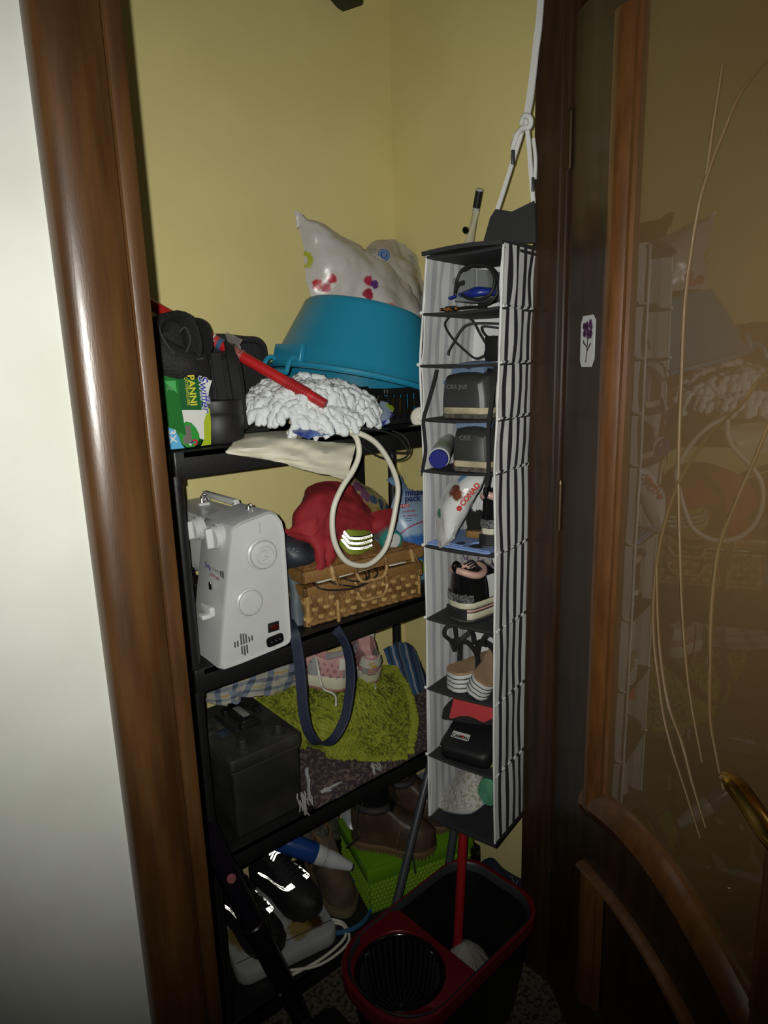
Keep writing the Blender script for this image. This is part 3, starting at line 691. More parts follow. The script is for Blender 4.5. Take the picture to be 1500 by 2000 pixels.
# cream paper bag over the shelf edge
pb = thing('paper_bag', 'creased cream paper bag lying over the front edge of the top shelf', 'bag', (.70, 1.16, T1))
G = surf(blk([[(474, 848, 1.24), (520, 844, 1.235), (575, 842, 1.23), (635, 848, 1.225), (691, 852, 1.225)],
              [(464, 858, 1.195), (516, 854, 1.175), (575, 853, 1.185), (635, 860, 1.17), (692, 862, 1.18)],
              [(452, 868, 1.170), (512, 862, 1.162), (575, 863, 1.140), (635, 872, 1.150), (693, 872, 1.138)],
              [(443, 879, 1.155), (506, 876, 1.132), (572, 876, 1.142), (632, 887, 1.118), (691, 886, 1.135)],
              [(440, 884, 1.150), (503, 887, 1.142), (570, 892, 1.118), (630, 903, 1.128), (687, 902, 1.114)],
              [(450, 887, 1.150), (508, 893, 1.132), (568, 900, 1.126), (627, 914, 1.110), (682, 920, 1.124)],
              [(462, 889, 1.150), (515, 897, 1.138), (570, 908, 1.118), (625, 923, 1.115), (678, 939, 1.118)]], 0), 3, 5, .0036, 26, 3, .5)
obj('paper', MB().sheet(G, .001, puff=lambda u, v: .003 * math.sin(PI * u) * math.sin(PI * v)), mat('cream_paper', (.60, .57, .45), .38, bump=.12, bs=30), pb, 50)
obj('fold', MB().sheet(surf(blk([[(560, 905, 1.112), (620, 915, 1.108), (682, 921, 1.113)], [(566, 909, 1.108), (625, 925, 1.104), (680, 930, 1.109)]], 0), 4, 8, .0015, 40), .0012), bpy.data.materials['cream_paper'], pb, 25)
# white cable hanging in a loop from the top shelf
wc = crv([onY(560, 846, 1.20), onY(620, 843, 1.165), onY(668, 842, 1.135), onY(700, 846, 1.118), onY(735, 866, 1.11), onY(762, 905, 1.108), onY(777, 950, 1.108), onY(772, 995, 1.106), onY(764, 1035, 1.105), onY(752, 1072, 1.105), onY(728, 1098, 1.104), onY(703, 1105, 1.104), onY(675, 1095, 1.106), onY(656, 1066, 1.108), onY(649, 1030, 1.108), onY(652, 990, 1.108), onY(668, 952, 1.109), onY(690, 918, 1.11), onY(701, 888, 1.112), onY(698, 860, 1.12), onY(685, 845, 1.14), onY(660, 840, 1.17)], 6)
tag(obj('cable', MB().tube(wc, .0062, 10), M['white_cord'], None, 60), 'thick white cable hanging in a loop from the top shelf', 'cable')
tag(obj('cable', MB().tube(crv([onY(690, 838, 1.18), onY(735, 840, 1.16), onY(775, 852, 1.15), onY(796, 880, 1.14), onY(780, 884, 1.14), onY(735, 878, 1.14), onY(700, 866, 1.14)], 7), .0022, 7).tube(crv([onY(705, 836, 1.2), onY(750, 838, 1.17), onY(786, 850, 1.15), onY(800, 872, 1.135), onY(794, 892, 1.13), onY(770, 899, 1.128), onY(735, 890, 1.13), onY(702, 868, 1.14)], 7), .0022, 7), M['black_rubber'], None, 60), 'thin black cable looped over the top shelf edge beside the white cable', 'cable')
# wrappers under the mop
wr = surf(blk([[(570, 838, 1.16), (610, 832, 1.15), (650, 832, 1.15), (688, 836, 1.16)], [(575, 846, 1.13), (612, 842, 1.122), (640, 846, 1.12), (670, 842, 1.13)], [(604, 858, 1.112), (616, 852, 1.112), (634, 850, 1.112), (655, 845, 1.12)]], 0), 5, 5, .003, 45, 4, .5)
wpk = thing('blue_wrapper', 'crinkled blue plastic wrapper peeping out below the white mop head', 'wrapper', (.76, 1.15, T1))
obj('film', MB().sheet(wr, .001), mat('blue_film', (.12, .19, .42), .3, var=(.03, .05, .26), vs=30, bump=.3, bs=60), wpk, 40)
obj('print', MB().tube([onY(628, 838, 1.113), onY(634, 843, 1.112), onY(628, 847, 1.111), onY(622, 842, 1.112)], .0025, 6, True), M['pk_wh'], wpk)
wr = surf(blk([[(742, 786, 1.24), (758, 790, 1.23), (768, 800, 1.22)], [(738, 806, 1.21), (752, 808, 1.205), (764, 812, 1.2)], [(728, 832, 1.18), (745, 830, 1.18), (760, 822, 1.18)]], 0), 5, 5, .002, 45, 8, .4)
wp2 = thing('snack_packet', 'blue green and purple packet sticking out right of the white mop head', 'packet', (.98, 1.2, T1))
obj('film', MB().sheet(wr, .0015, puff=lambda u, v: .004), mat('packet_blue', (.30, .40, .52), .3, bump=.2, bs=50, spots=[(onY(762, 797, 1.22), .014, (.28, .42, .02)), (onY(766, 812, 1.2), .009, (.20, .05, .30)), (onY(742, 832, 1.18), .018, (.02, .05, .33)), (onY(762, 818, 1.19), .006, (.45, .09, .02))]), wp2, 40)
obj('seam', MB().tube([onY(729, 833, 1.176), onY(747, 827, 1.176), onY(768, 810, 1.195)], .002, 6), M['pk_navy'], wp2)
# dark board standing behind the shelf, seen below the top tier
bd = MB().rbox((0, 0, 0), (.036, .012, .41), .003, .002, M=Matrix.Translation(onY(703, 1000, 1.45) + V((0, 0, .02))))
tag(obj('black_batten', bd, M['black_plastic']), 'narrow black batten upright at the back wall behind the red cloth', 'batten')
# ------------------------------------------------------------------ shoe kit: x from heel to toe, y across, z up
def tab(T, x):
    for (a, p), (b, q) in zip(T, T[1:]):
        if x <= b: return p + (q - p) * (x - a) / (b - a)
    return T[-1][1]
FOOT = [(0, .30), (.03, .56), (.1, .78), (.25, .82), (.45, .80), (.62, .95), (.75, 1.0), (.88, .86), (.96, .52), (1.0, .16)]
def sole_mb(L, Wd, h, Mx, z0=0.0, grow=1.0, n=26, toe=0.0, lo=0.0, hi=1.0, foot=FOOT):
    R = []
    for i in range(n + 1):
        t = i / n; x = lo + (hi - lo) * (.5 - .5 * math.cos(PI * t)); w = Wd / 2 * tab(foot, x) * grow; hh = h(x) if callable(h) else h
        z = z0 + toe * max(0, x - .75) ** 2 * 16 * .06
        R.append([(x * L, -w * .97, z), (x * L, -w * 1.02, z + hh * .3), (x * L, -w * 1.01, z + hh * .75), (x * L, -w * .96, z + hh), (x * L, w * .96, z + hh), (x * L, w * 1.01, z + hh * .75), (x * L, w * 1.02, z + hh * .3), (x * L, w * .97, z)])
    return MB().loft(R, True, Mx)
def upper_mb(L, Wd, z0, H, dip, Mx, dome=.012, n=34, lo=.0, hi=.99, grow=.95, foot=FOOT, lean=.33):
    R = []
    for i in range(n + 1):
        t = i / n; x = lo + (hi - lo) * (.5 - .5 * math.cos(PI * t)); w = Wd / 2 * tab(foot, x) * grow; h = tab(H, x); dp = tab(dip, x); dm = dome * (1 if dp < .002 else 0)
        rim = w * (1 - lean); ring = []
        for s in (-1, 1):
            side = [(s * w * (1 - lean * q * q), z0 + h * q) for q in (0, .35, .7, .92, 1)]
            mid = [(s * rim * v, z0 + h + dm * (1 - v * v) - (dp if v < .8 else 0)) for v in (.86, .74, .4)]
            if s == -1: ring += side + mid
            else: ring += [(0, z0 + h + dm - dp)] + (side + mid)[::-1]
        R.append([(x * L, y, z) for y, z in ring])
    return MB().loft(R, True, Mx)

# ------------------------------------------------------------------ second tier: the sewing machine
sw = thing('sewing_machine', 'white sewing machine with its handwheel end toward the shelf front', 'sewing machine', (.6, 1.28, T2))
YE = 1.134
M['sew'] = mat('sew_white', (.50, .515, .50), .36, bump=.02, bs=60, var=(.47, .48, .465), vs=6)
ol = [onY(x, y, YE) for x, y in [(430, 1306), (438, 1309), (470, 1298), (558, 1262), (566, 1256), (569, 1246), (562, 1130), (556, 1040), (551, 1018), (541, 1004), (530, 999), (520, 1002), (470, 1022), (458, 1030), (453, 1040), (444, 1130), (434, 1240)]]
cen = sum(ol, V()) / len(ol)
def oring(y, k, zmin=None):
    R = []
    for p in ol:
        q = p + (cen - p) * k; q = V((q.x, y, q.z))
        R.append(q)
    return R
obj('body', MB().loft([oring(YE + .006, .04), oring(YE, .012), oring(YE + .002, .0), oring(YE + .008, -.008), oring(YE + .06, -.0), oring(YE + .125, .0), oring(YE + .130, .03)]), M['sew'], sw, 32)
# arm along the shelf with a rounded underside where it meets the column
AX0, AX1 = .560, .668
R = []
for i in range(14):
    t = i / 13; y = YE + .10 + (1.475 - YE - .10) * t
    zb = 1.135 + .012 * 0 - .10 * max(0, 1 - t * 5.0) ** 2 if t < .2 else (1.135 if t < .78 else 1.135 - .06 * min(1, (t - .78) * 12))
    R.append([(AX0 - .012, y, zb), (AX0 - .014, y, zb + .02), (AX0 + .0, y, 1.232), (AX0 + .010, y, 1.244), (AX1 - .012, y, 1.247), (AX1 - .002, y, 1.236), (AX1 + .012, y, zb + .02), (AX1 + .010, y, zb)])
obj('arm', MB().loft(R), M['sew'], sw, 40)
obj('bed', MB().rbox((.602, 1.36, T2 + .036), (.15, .235, .07), .012, .005), M['sew'], sw)
obj('needle_plate', MB().rbox((.59, 1.41, T2 + .0735), (.10, .11, .004), .006, .001), M['dark_grey'], sw)
nb = MB().tube([(.60, 1.43, 1.14), (.60, 1.43, 1.075)], .006, 10).tube([(.60, 1.43, 1.08), (.60, 1.43, 1.055)], .0016, 6).rbox((.60, 1.43, 1.052), (.018, .03, .004), .003, .001).tube([(.588, 1.415, 1.13), (.575, 1.405, 1.11), (.58, 1.40, 1.085)], .003, 6).lathe([(0, 0), (.009, 0), (.009, .02), (0, .02)], 12, TR(.575, 1.38, 1.09, 90))
obj('needle_bar', nb, M['chrome'], sw)
obj('thread_hook', MB().tube(crv([(.572, 1.33, 1.06), (.562, 1.32, 1.05), (.56, 1.31, 1.03), (.568, 1.30, 1.02)], 4), .0028, 6).lathe([(0, 0), (.010, 0), (.010, .012), (0, .012)], 14, TR(.562, 1.315, 1.10, 0, 90)), M['black_gloss'], sw)
# knobs on the handwheel end
def knob(px, py, r, d, nm):
    p = onY(px, py, YE); Mx = basis(p + V((0, .002, 0)), (1, 0, 0), z=(0, -1, 0))
    return obj(nm, MB().lathe([(0, 0), (r * 1.12, 0), (r * 1.12, .003), (r * 1.0, .005), (r, d * .8), (r * .93, d * .97), (r * .86, d), (r * .6, d * .985), (0, d * .97)], 40, Mx), M['sew'], sw), Mx
kb, Mx = knob(511, 1082, .0285, .016, 'handwheel')
obj('emboss', MB().tube([V((.018 * math.cos(t * PI / 16), .018 * math.sin(t * PI / 16), .0158)) for t in range(32)], .0006, 5, True, M=Mx).tube(crv([V((-.008, .009, .0158)), V((.004, .010, .0158)), V((-.004, .0, .0158)), V((.007, -.004, .0158)), V((-.006, -.010, .0158))], 4), .0008, 5, M=Mx), mat('emboss', (.36, .37, .36), .4), kb)
knob(487, 1176, .0255, .012, 'dial_plate')
# dials on the side of the arm and column
for px, py, xx, r in ((386, 1032, .546, .022), (425, 1048, .556, .024)):
    p = onX(px, py, xx); Mx = basis(p, (0, 1, 0), z=(-1, 0, -.05))
    dl = obj('dial', MB().lathe([(0, -.008), (r * 1.15, -.008), (r * 1.15, -.001), (r * 1.02, .001), (r, .010), (r * .92, .012), (0, .012)], 32, Mx), M['sew'], sw)
    obj('grip', MB().rbox((0, 0, .018), (.010, r * 1.7, .014), .003, .002, M=Mx), M['white_plastic'], dl)
p = onX(410, 1190, .522); obj('reverse_lever', MB().rbox((p.x - .004, p.y, p.z), (.012, .045, .020), .004, .003).rbox((p.x - .014, p.y - .008, p.z - .008), (.022, .022, .010), .004, .003), M['white_plastic'], sw)
p = onX(411, 1144, .532); obj('thread_slot', MB().rbox((p.x, p.y, p.z), (.005, .010, .015), .003, .001), M['chrome'], sw)
# print on the side of the column: worn marks that can no longer be read
for i, (x, y, hh, c) in enumerate([(405, 1102, .012, 'b'), (409, 1105, .006, 'b'), (412, 1109, .010, 'b'), (417, 1110, .004, 'g'), (421, 1112, .004, 'g'), (425, 1114, .004, 'g'), (429, 1116, .004, 'g'), (434, 1120, .012, 'k'), (438, 1122, .014, 'k'), (413, 1121, .005, 'r'), (417, 1122, .006, 'r'), (421, 1124, .005, 'r'), (425, 1128, .005, 'r'), (429, 1130, .006, 'r')]):
    p = onX(x, y, .533 + (1140 - y) * .00012)
    obj('worn_print', MB().box((p.x - .003, p.y, p.z), (.0008, .0045, hh)), {'b': mat('wp_b', (.10, .10, .22), .5), 'g': mat('wp_g', (.24, .25, .25), .5), 'k': mat('wp_k', (.10, .11, .11), .5), 'r': mat('wp_r', (.30, .17, .17), .5)}[c], sw, 0)
# end details
p = onY(534, 1224, YE); obj('power_switch', MB().rbox((p.x, YE - .0005, p.z), (.026, .003, .020), .002, .001), M['black_plastic'], sw)
obj('rocker', MB().rbox((p.x + .001, YE - .003, p.z), (.018, .004, .011), .002, .001, M=Matrix.Identity(4)), mat('rocker_red', (.05, .004, .004), .3), sw)
p = onY(537, 1250, YE); so = obj('socket', MB().rbox((0, 0, 0), (.040, .022, .003), .007, .001, M=basis((p.x, YE - .0005, p.z), (1, 0, .08), z=(0, -1, 0))), M['black_gloss'], sw)
for k in (-1, 0, 1): obj('pin', MB().tube([V((p.x + k * .010, YE - .002, p.z + k * .0008)), V((p.x + k * .010, YE - .006, p.z + k * .0008))], .0022, 8), M['dark_grey'], so)
for x, y0, y1 in [(459, 1254, 1265), (464.5, 1252, 1263), (471, 1238, 1260), (476, 1237, 1258), (481, 1238, 1256), (487, 1243, 1254), (492.5, 1241, 1251), (473, 1262, 1278), (478, 1261, 1280), (483, 1259, 1276)]:
    a, b = onY(x, y0, YE), onY(x, y1, YE)
    obj('vent_slot', MB().rbox(((a.x + b.x) / 2, YE + .0005, (a.z + b.z) / 2), (.0026, .003, a.z - b.z), .001, .0005), mat('slot_dark', (.06, .06, .06), .7), sw)
obj('seam', MB().box(((.637), YE - .0006, .99), (.0008, .001, .03)).box((.622, YE - .0003, 1.235), (.0008, .001, .02)), bpy.data.materials['emboss'], sw, 0)
# carry handle and thread guides on top
obj('carry_handle', MB().rbox((.652, 1.36, 1.262), (.014, .16, .013), .004, .003).rbox((.652, 1.285, 1.25), (.014, .014, .026), .003, .002).rbox((.652, 1.435, 1.25), (.014, .014, .026), .003, .002), M['white_plastic'], sw)
for px, py, yy in ((397, 972, 1.385), (487, 1006, 1.20)):
    p = onY(px, py, yy)
    tg_ = obj('thread_guide', MB().rbox((p.x, p.y, 1.249), (.026, .014, .006), .003, .001), M['white_plastic'], sw)
    obj('clip', MB().tube(crv([(p.x - .004, p.y, 1.25), (p.x - .003, p.y, 1.268), (p.x + .005, p.y - .003, 1.270), (p.x + .007, p.y - .004, 1.256), (p.x + .002, p.y - .004, 1.256)], 4), .0022, 8).lathe([(0, 0), (.005, 0), (.005, .006), (0, .006)], 12, Matrix.Translation((p.x - .001, p.y, 1.262))), M['chrome'], tg_)

# dark glossy bag folded behind the machine
db = thing('vinyl_bag', 'dark blue grey vinyl bag squeezed between sewing machine and wicker basket', 'bag', (.74, 1.28, T2))
G = surf(blk([[(540, 1042, 1.29), (560, 1047, 1.275), (590, 1058, 1.26), (612, 1072, 1.255)], [(545, 1062, 1.26), (566, 1066, 1.24), (596, 1074, 1.228), (620, 1082, 1.24)], [(552, 1090, 1.25), (572, 1092, 1.225), (598, 1094, 1.22), (616, 1092, 1.24)], [(558, 1112, 1.26), (574, 1110, 1.24), (592, 1106, 1.235), (604, 1100, 1.25)]], 0), 4, 5, .008, 24, 1, .6)
obj('fold', MB().sheet(G, .002, puff=lambda u, v: .007 * math.sin(PI * u) * math.sin(PI * v)), mat('vinyl_grey', (.028, .036, .046), .5, bump=.25, bs=40), db, 60)
G = surf(blk([[(560, 1110, 1.26), (575, 1130, 1.25), (590, 1150, 1.24)], [(566, 1165, 1.24), (580, 1175, 1.225), (592, 1190, 1.225)], [(570, 1222, 1.21), (582, 1224, 1.20), (594, 1222, 1.205)]], 0), 6, 5, .004, 30, 6)
obj('lower_fold', MB().sheet(G, .002, puff=lambda u, v: .012 * math.sin(PI * v)), mat('vinyl_pale', (.075, .095, .11), .55, bump=.25, bs=60), db, 60)
sp_ = MB()
random.seed(3)
for i in range(26): sp_.lathe([(0, -.001), (.0012, 0), (0, .001)], 6, Matrix.Translation(onY(random.uniform(556, 584), random.uniform(1070, 1084), 1.214)))
obj('glitter', sp_, mat('glitter', (.5, .5, .5), .3), db, 60, 'stuff')

# ------------------------------------------------------------------ wicker basket
M['wick'] = mat('wicker', (.25, .138, .046), .45, var=(.14, .070, .021), vs=40, coat=.15, bump=.2, bs=120)
M['wick_l'] = mat('wicker_light', (.44, .28, .105), .45, var=(.32, .19, .065), vs=50, coat=.15)
M['wick_d'] = mat('wicker_dark', (.13, .055, .016), .5, var=(.2, .09, .03), vs=60)
bL, bR = V((.757, 1.194, T2)), V((1.078, 1.165, T2))
bx_ = (bR - bL).normalized(); by_ = V((-bx_.y, bx_.x, 0)); BW, BD = (bR - bL).length, .185
BB = Matrix(((bx_.x, by_.x, 0, bL.x), (bx_.y, by_.y, 0, bL.y), (0, 0, 1, T2 + .001), (0, 0, 0, 1)))
wb = thing('wicker_basket', 'brown woven wicker hamper with loop handles on the second shelf', 'basket', tuple(BB @ V((BW / 2, BD / 2, 0))))
obj('lining', MB().rbox((BW / 2, BD / 2, .038), (BW - .008, BD - .008, .074), .01, .002, M=BB), M['wick_d'], wb)
ft = [None]
def weave(parent, w0, w1, zlo, zhi, Mf, rows, cols, nm='wicker_strip'):
    """stakes standing in front of the lining, split weavers going over every other stake"""
    for c in range(cols):
        x = w0 + (w1 - w0) * (c + .5) / cols
        st = MB().rbox((x, -.0015, (zlo + zhi) / 2), ((w1 - w0) / cols * .86, .004, zhi - zlo), .001, .0008, n=1, M=Mf)
        obj(nm, st, M['wick'], parent, 30)
    for r in range(rows):
        z = zlo + (zhi - zlo) * (r + .75) / (rows + .45)
        for c in range(cols):
            if (c + r) % 2: continue
            x = w0 + (w1 - w0) * (c + .5) / cols; hw = (w1 - w0) / cols * .62
            rr = [[(x + hw * t, -.0035 - .0042 * (1 - t * t), z + s * .0042) for s in (-1, 1)] + [(x + hw * t, -.0015, z + s * .0042) for s in (1, -1)] for t in (-1, -.6, 0, .6, 1)]
            obj(nm, MB().loft(rr, True, Mf), M['wick_l'], parent, 60)
weave(wb, 0, BW, .004, .072, BB, 3, 22)
Bs = BB @ Matrix.Rotation(-PI / 2, 4, 'Z') @ Matrix.Translation((-BD, 0, 0))
weave(wb, 0, BD, .004, .072, Bs, 3, 11)
obj('rim', MB().rbox((BW / 2, 0, .081), (BW + .012, .012, .022), .003, .003, M=BB).rbox((0, BD / 2, .081), (.012, BD + .012, .022), .003, .003, M=BB).rbox((BW, BD / 2, .081), (.012, BD + .012, .022), .003, .003, M=BB).rbox((BW / 2, BD, .081), (BW + .012, .012, .022), .003, .003, M=BB), mat('wicker_rim', (.28, .155, .050), .42, var=(.17, .085, .025), vs=30, stretch=(60, 60, 6), coat=.2), wb)
for xx in (.004, BW - .004):
    obj('corner_post', MB().tube([(xx, 0, .0), (xx, 0, .075)], .0055, 8, M=BB), M['wick_l'], wb)
obj('base_rim', MB().tube([V((BW * i / 60, -.003 + .0015 * math.sin(i * 1.6), .005)) for i in range(61)], .005, 7, M=BB).tube([V((-.003, BD * i / 36, .005)) for i in range(37)], .005, 7, M=BB), M['wick'], wb, 60)
LM = BB @ Matrix.Translation((0, BD, .0955)) @ Euler((math.radians(-2.2), 0, 0)).to_matrix().to_4x4() @ Matrix.Translation((0, -BD, 0))
ld = obj('lid', MB().rbox((BW / 2, BD / 2, .018), (BW + .006, BD + .006, .020), .012, .005, M=LM), M['wick_d'], wb)
lr = MB()
for a, b in (((-.005, -.005), (BW + .005, -.005)), ((-.005, -.005), (-.005, BD + .005)), ((BW + .005, -.005), (BW + .005, BD + .005)), ((-.005, BD + .005), (BW + .005, BD + .005))):
    lr.rbox(((a[0] + b[0]) / 2, (a[1] + b[1]) / 2, .014), (abs(b[0] - a[0]) + .010, abs(b[1] - a[1]) + .010, .028), .004, .004, M=LM)
obj('lid_rim', lr, bpy.data.materials['wicker_rim'], ld)
# close round weaving of the lid top: twisted rods side by side
rod = None
for i in range(30):
    y = .004 + (BD - .008) * i / 29
    P = [V((BW * j / 44, y + .0012 * math.sin(j * PI / 2 + i * PI), .0285 + .0022 * math.sin(j * PI / 2 + i * PI))) for j in range(45)]
    obj('wicker_rod', MB().tube(P, .0030, 5, M=LM), M['wick_d'] if i % 3 else M['wick'], ld, 60)
def hoop(z, mx, dz, parent, y0=-.009):
    P = crv([V((BW * .40, y0 + .004, z)), V((BW * .405, y0 - .004, z - dz * .6)), V((BW * .44, y0 - .008, z - dz * .98)), V((BW * .53, y0 - .008, z - dz)), V((BW * .62, y0 - .008, z - dz * .96)), V((BW * .665, y0 - .004, z - dz * .5)), V((BW * .66, y0 + .004, z))], 6)
    h = obj('handle', MB().tube(P, [.0042 + .0006 * math.sin(i * 2.2) for i in range(len(P))], 8, M=mx), M['wick_l'], parent, 60)
    for e in (P[3], P[-4]):
        obj('binding', MB().tube([e + V((0, -.001, .010 - k * .004)) for k in range(6)], [.0062 if k % 2 else .0054 for k in range(6)], 8, M=mx), M['wick'], h, 60)
hoop(.022, LM, .045, ld); hoop(.080, BB, .046, wb)
for xx in (BW * .20, BW * .90):
    P = crv([V((xx, -.006, .030)), V((xx + .004, -.013, .012)), V((xx + .010, -.016, -.012)), V((xx + .016, -.014, -.034)), V((xx + .022, -.014, -.042)), V((xx + .026, -.015, -.034)), V((xx + .018, -.016, -.012)), V((xx + .010, -.013, .010)), V((xx + .004, -.006, .028))], 5)
    obj('clasp_loop', MB().tube(P, .0026, 7, M=LM), M['wick'], ld, 60)
    obj('binding', MB().tube([V((xx + .001 + .002 * k / 5, -.009 - .001 * k, .026 - .006 * k)) for k in range(6)], [.006 if k % 2 else .0052 for k in range(6)], 8, M=LM), M['wick_l'], ld, 60)
obj('toggle_peg', MB().tube([V((BW * .235, -.010, .050)), V((BW * .235, -.012, .020)), V((BW * .235, -.013, -.018))], [.004, .0048, .0045], 8, M=BB), M['wick_l'], wb, 60)
# cables and papers caught under the lid
tag(obj('cable', MB().tube(crv([BB @ V(p) for p in [(.030, .02, .093), (.03, -.012, .088), (.06, -.016, .078), (.11, -.018, .071), (.15, -.018, .074), (.185, -.016, .090), (.195, .02, .097)]], 6), .0022, 7).tube(crv([BB @ V(p) for p in [(.06, .02, .095), (.07, -.012, .090), (.10, -.017, .080), (.13, -.018, .073), (.16, -.016, .086), (.18, .02, .097)]], 6), .0020, 7).tube(crv([BB @ V(p) for p in [(.10, .02, .096), (.105, -.012, .092), (.13, -.016, .084), (.155, -.015, .087), (.165, .02, .096)]], 6), .0022, 7), M['black_rubber'], None, 60), 'black cables spilling out under the wicker basket lid', 'cable')
tag(obj('white_ruler', MB().rbox((.135, .004, .0965), (.20, .014, .003), .001, .0006, M=BB @ Matrix.Rotation(math.radians(-2), 4, 'Y')).rbox((.255, .003, .098), (.05, .012, .003), .001, .0006, M=BB), M['off_white']), 'white flat strips showing in the gap under the basket lid', 'strip')

# ------------------------------------------------------------------ things on the basket
M['red_cloth'] = mat('red_cloth', (.30, .014, .02), .8, var=(.24, .010, .016), vs=10, bump=.3, bs=90)
rc = thing('red_cloth', 'crumpled red cloth heaped on the left of the wicker basket', 'cloth', tuple(BB @ V((.08, .09, .13))))
G = surf(blk([[(578, 1000, 1.33), (600, 955, 1.33), (638, 941, 1.32), (680, 950, 1.31), (712, 990, 1.30)],
              [(566, 1035, 1.30), (592, 985, 1.26), (636, 968, 1.25), (685, 985, 1.25), (726, 1010, 1.25)],
              [(552, 1042, 1.28), (590, 1020, 1.235), (636, 1005, 1.225), (690, 1015, 1.225), (742, 1022, 1.235)],
              [(545, 1032, 1.29), (592, 1042, 1.225), (632, 1040, 1.215), (672, 1032, 1.22), (726, 1034, 1.235)],
              [(560, 1044, 1.27), (606, 1052, 1.215), (636, 1062, 1.205), (660, 1052, 1.215), (700, 1040, 1.235)],
              [(612, 1072, 1.22), (620, 1080, 1.20), (634, 1086, 1.195), (646, 1080, 1.20), (656, 1062, 1.215)],
              [(612, 1122, 1.185), (620, 1128, 1.18), (632, 1118, 1.178), (645, 1108, 1.18), (652, 1096, 1.185)]], 0), 7, 9, .011, 17, 9, .9)
obj('cloth', MB().sheet(G, .003), M['red_cloth'], rc, 60)
G = surf(blk([[(712, 1010, 1.26), (740, 1000, 1.25), (770, 994, 1.25)], [(716, 1030, 1.24), (745, 1020, 1.225), (774, 1012, 1.235)], [(722, 1040, 1.24), (748, 1036, 1.225), (768, 1030, 1.235)]], 0), 5, 6, .005, 28, 4, .5)
obj('corner', MB().sheet(G, .003, puff=lambda u, v: .004), M['red_cloth'], rc, 60)
# retro-reflective tape: tiny corner cubes of bright foil
M['foil'] = mat('reflective_foil', (.93, .93, .90), .20, 1)
def retro(mb, P, w, nrm, cell=.0022):
    """ribbon along P of width w made of corner-cube cells facing nrm(i)"""
    P = [V(p) for p in P]; L = [0]
    for a, b in zip(P, P[1:]): L.append(L[-1] + (b - a).length)
    def at(d):
        for i in range(len(P) - 1):
            if d <= L[i + 1] or i == len(P) - 2:
                t = (d - L[i]) / max(L[i + 1] - L[i], 1e-9); return P[i].lerp(P[i + 1], min(max(t, 0), 1)), i, min(max(t, 0), 1)
    hgt = cell * .866; k = max(1, round(w / hgt)); n = max(2, int(L[-1] / (cell / 2)))
    for i in range(n - 1):
        m_, im, tm_ = at(L[-1] * (i + 1) / n); a, ia, ta = at(L[-1] * i / n); b, ib, tb = at(L[-1] * (i + 2) / n)
        N = V(nrm[im]).lerp(V(nrm[min(im + 1, len(P) - 1)]), tm_).normalized(); T = (b - a).normalized(); T = (T - N * T.dot(N)).normalized(); S = N.cross(T)
        s = (b - a).length
        for j in range(k):
            up = (i + j) % 2; o = m_ + S * (-w / 2 + hgt * j); y0, y1 = (0, hgt) if up else (hgt, 0)
            t0, t1, t2 = o - T * s / 2 + S * y0, o + T * s / 2 + S * y0, o + S * y1
            q = (t0 + t1 + t2) / 3 - N * s * .408
            mb.add([t0, t1, t2, q], [(0, 1, 3), (1, 2, 3), (2, 0, 3)])
    return mb
gc = thing('reflective_cap', 'lime green cap with three white reflective stripes on the basket lid', 'cap', tuple(BB @ V((.16, .06, .12))))
M['lime'] = mat('lime_cloth', (.20, .26, .02), .75, bump=.3, bs=120)
def gpt(u, t):                          # band bulging towards the viewer, u along it, t from bottom to top
    x = 664 + 60 * u; y = 1076 - 46 * t + 7 * (1 - (2 * u - 1) ** 2) - 16 * max(0, .25 - u) * 3
    return onY(x, y, 1.228 - .024 * math.sin(PI * min(1, u * 1.05)) ** .7 + .012 * t)
G = [[gpt(j / 18, 1 - i / 8) for j in range(19)] for i in range(9)]
obj('band', MB().sheet(G, .003, puff=lambda u, v: .004 * math.sin(PI * u)), M['lime'], gc, 60)
obj('crown', MB().sheet(surf([[gpt(u, 1) for u in (0, .3, .6, 1)], [gpt(u, 1.05) + V((0, .05, .012)) for u in (0, .3, .6, 1)], [gpt(u, .9) + V((0, .09, .0)) for u in (0, .3, .6, 1)]], 5, 5, .003, 40), .003), M['lime'], gc, 60)
rm = MB(); dk = MB()
for k in range(3):
    t = .30 + k * .21; P = [gpt(j / 20, t) + V((-.003, -.0105, 0)) for j in range(0, 21)]
    retro(rm, P, .0062, [(V((0, 0, CZ)) * 0 + (EYE - p)).normalized() * .3 + V((-.35, -1, .1)) for p in P])
    dk.tube([p + V((.003, .0075, 0)) for p in P], .0044, 6)
obj('stripe', rm, M['foil'], gc, 0); obj('stripe_backing', dk, M['black_cloth'], gc, 60)
# jar lying on its side
jr = thing('jar', 'clear jar with white and teal lid lying on the wicker basket', 'jar', tuple(BB @ V((.26, .06, .13))))
jl = onY(766, 1058, 1.192); jd = (onY(735, 1030, 1.27) - jl).normalized(); JM = basis(jl, V((0, 0, 1)), z=jd) @ Matrix.Scale(1.18, 4)
obj('glass', MB().lathe([(.016, .008), (.0215, .014), (.0225, .022), (.0225, .085), (.019, .094), (0, .096)], 28, JM, cap=False), mat('jar_clear', (.5, .52, .52), .1, trans=.55, alpha=.55, var=(.25, .22, .22), vs=18), jr)
jlid = obj('lid', MB().lathe([(0, 0), (.0195, 0), (.0205, .001), (.0205, .003), (0, .003)], 32, JM), M['white_plastic'], jr)
obj('lid_ring', MB().lathe([(.0192, -.0012), (.0235, -.0012), (.0242, .001), (.0242, .012), (.0225, .014), (.0192, .004)], 32, JM, cap=False), mat('teal_lid', (.03, .22, .19), .4), jr)
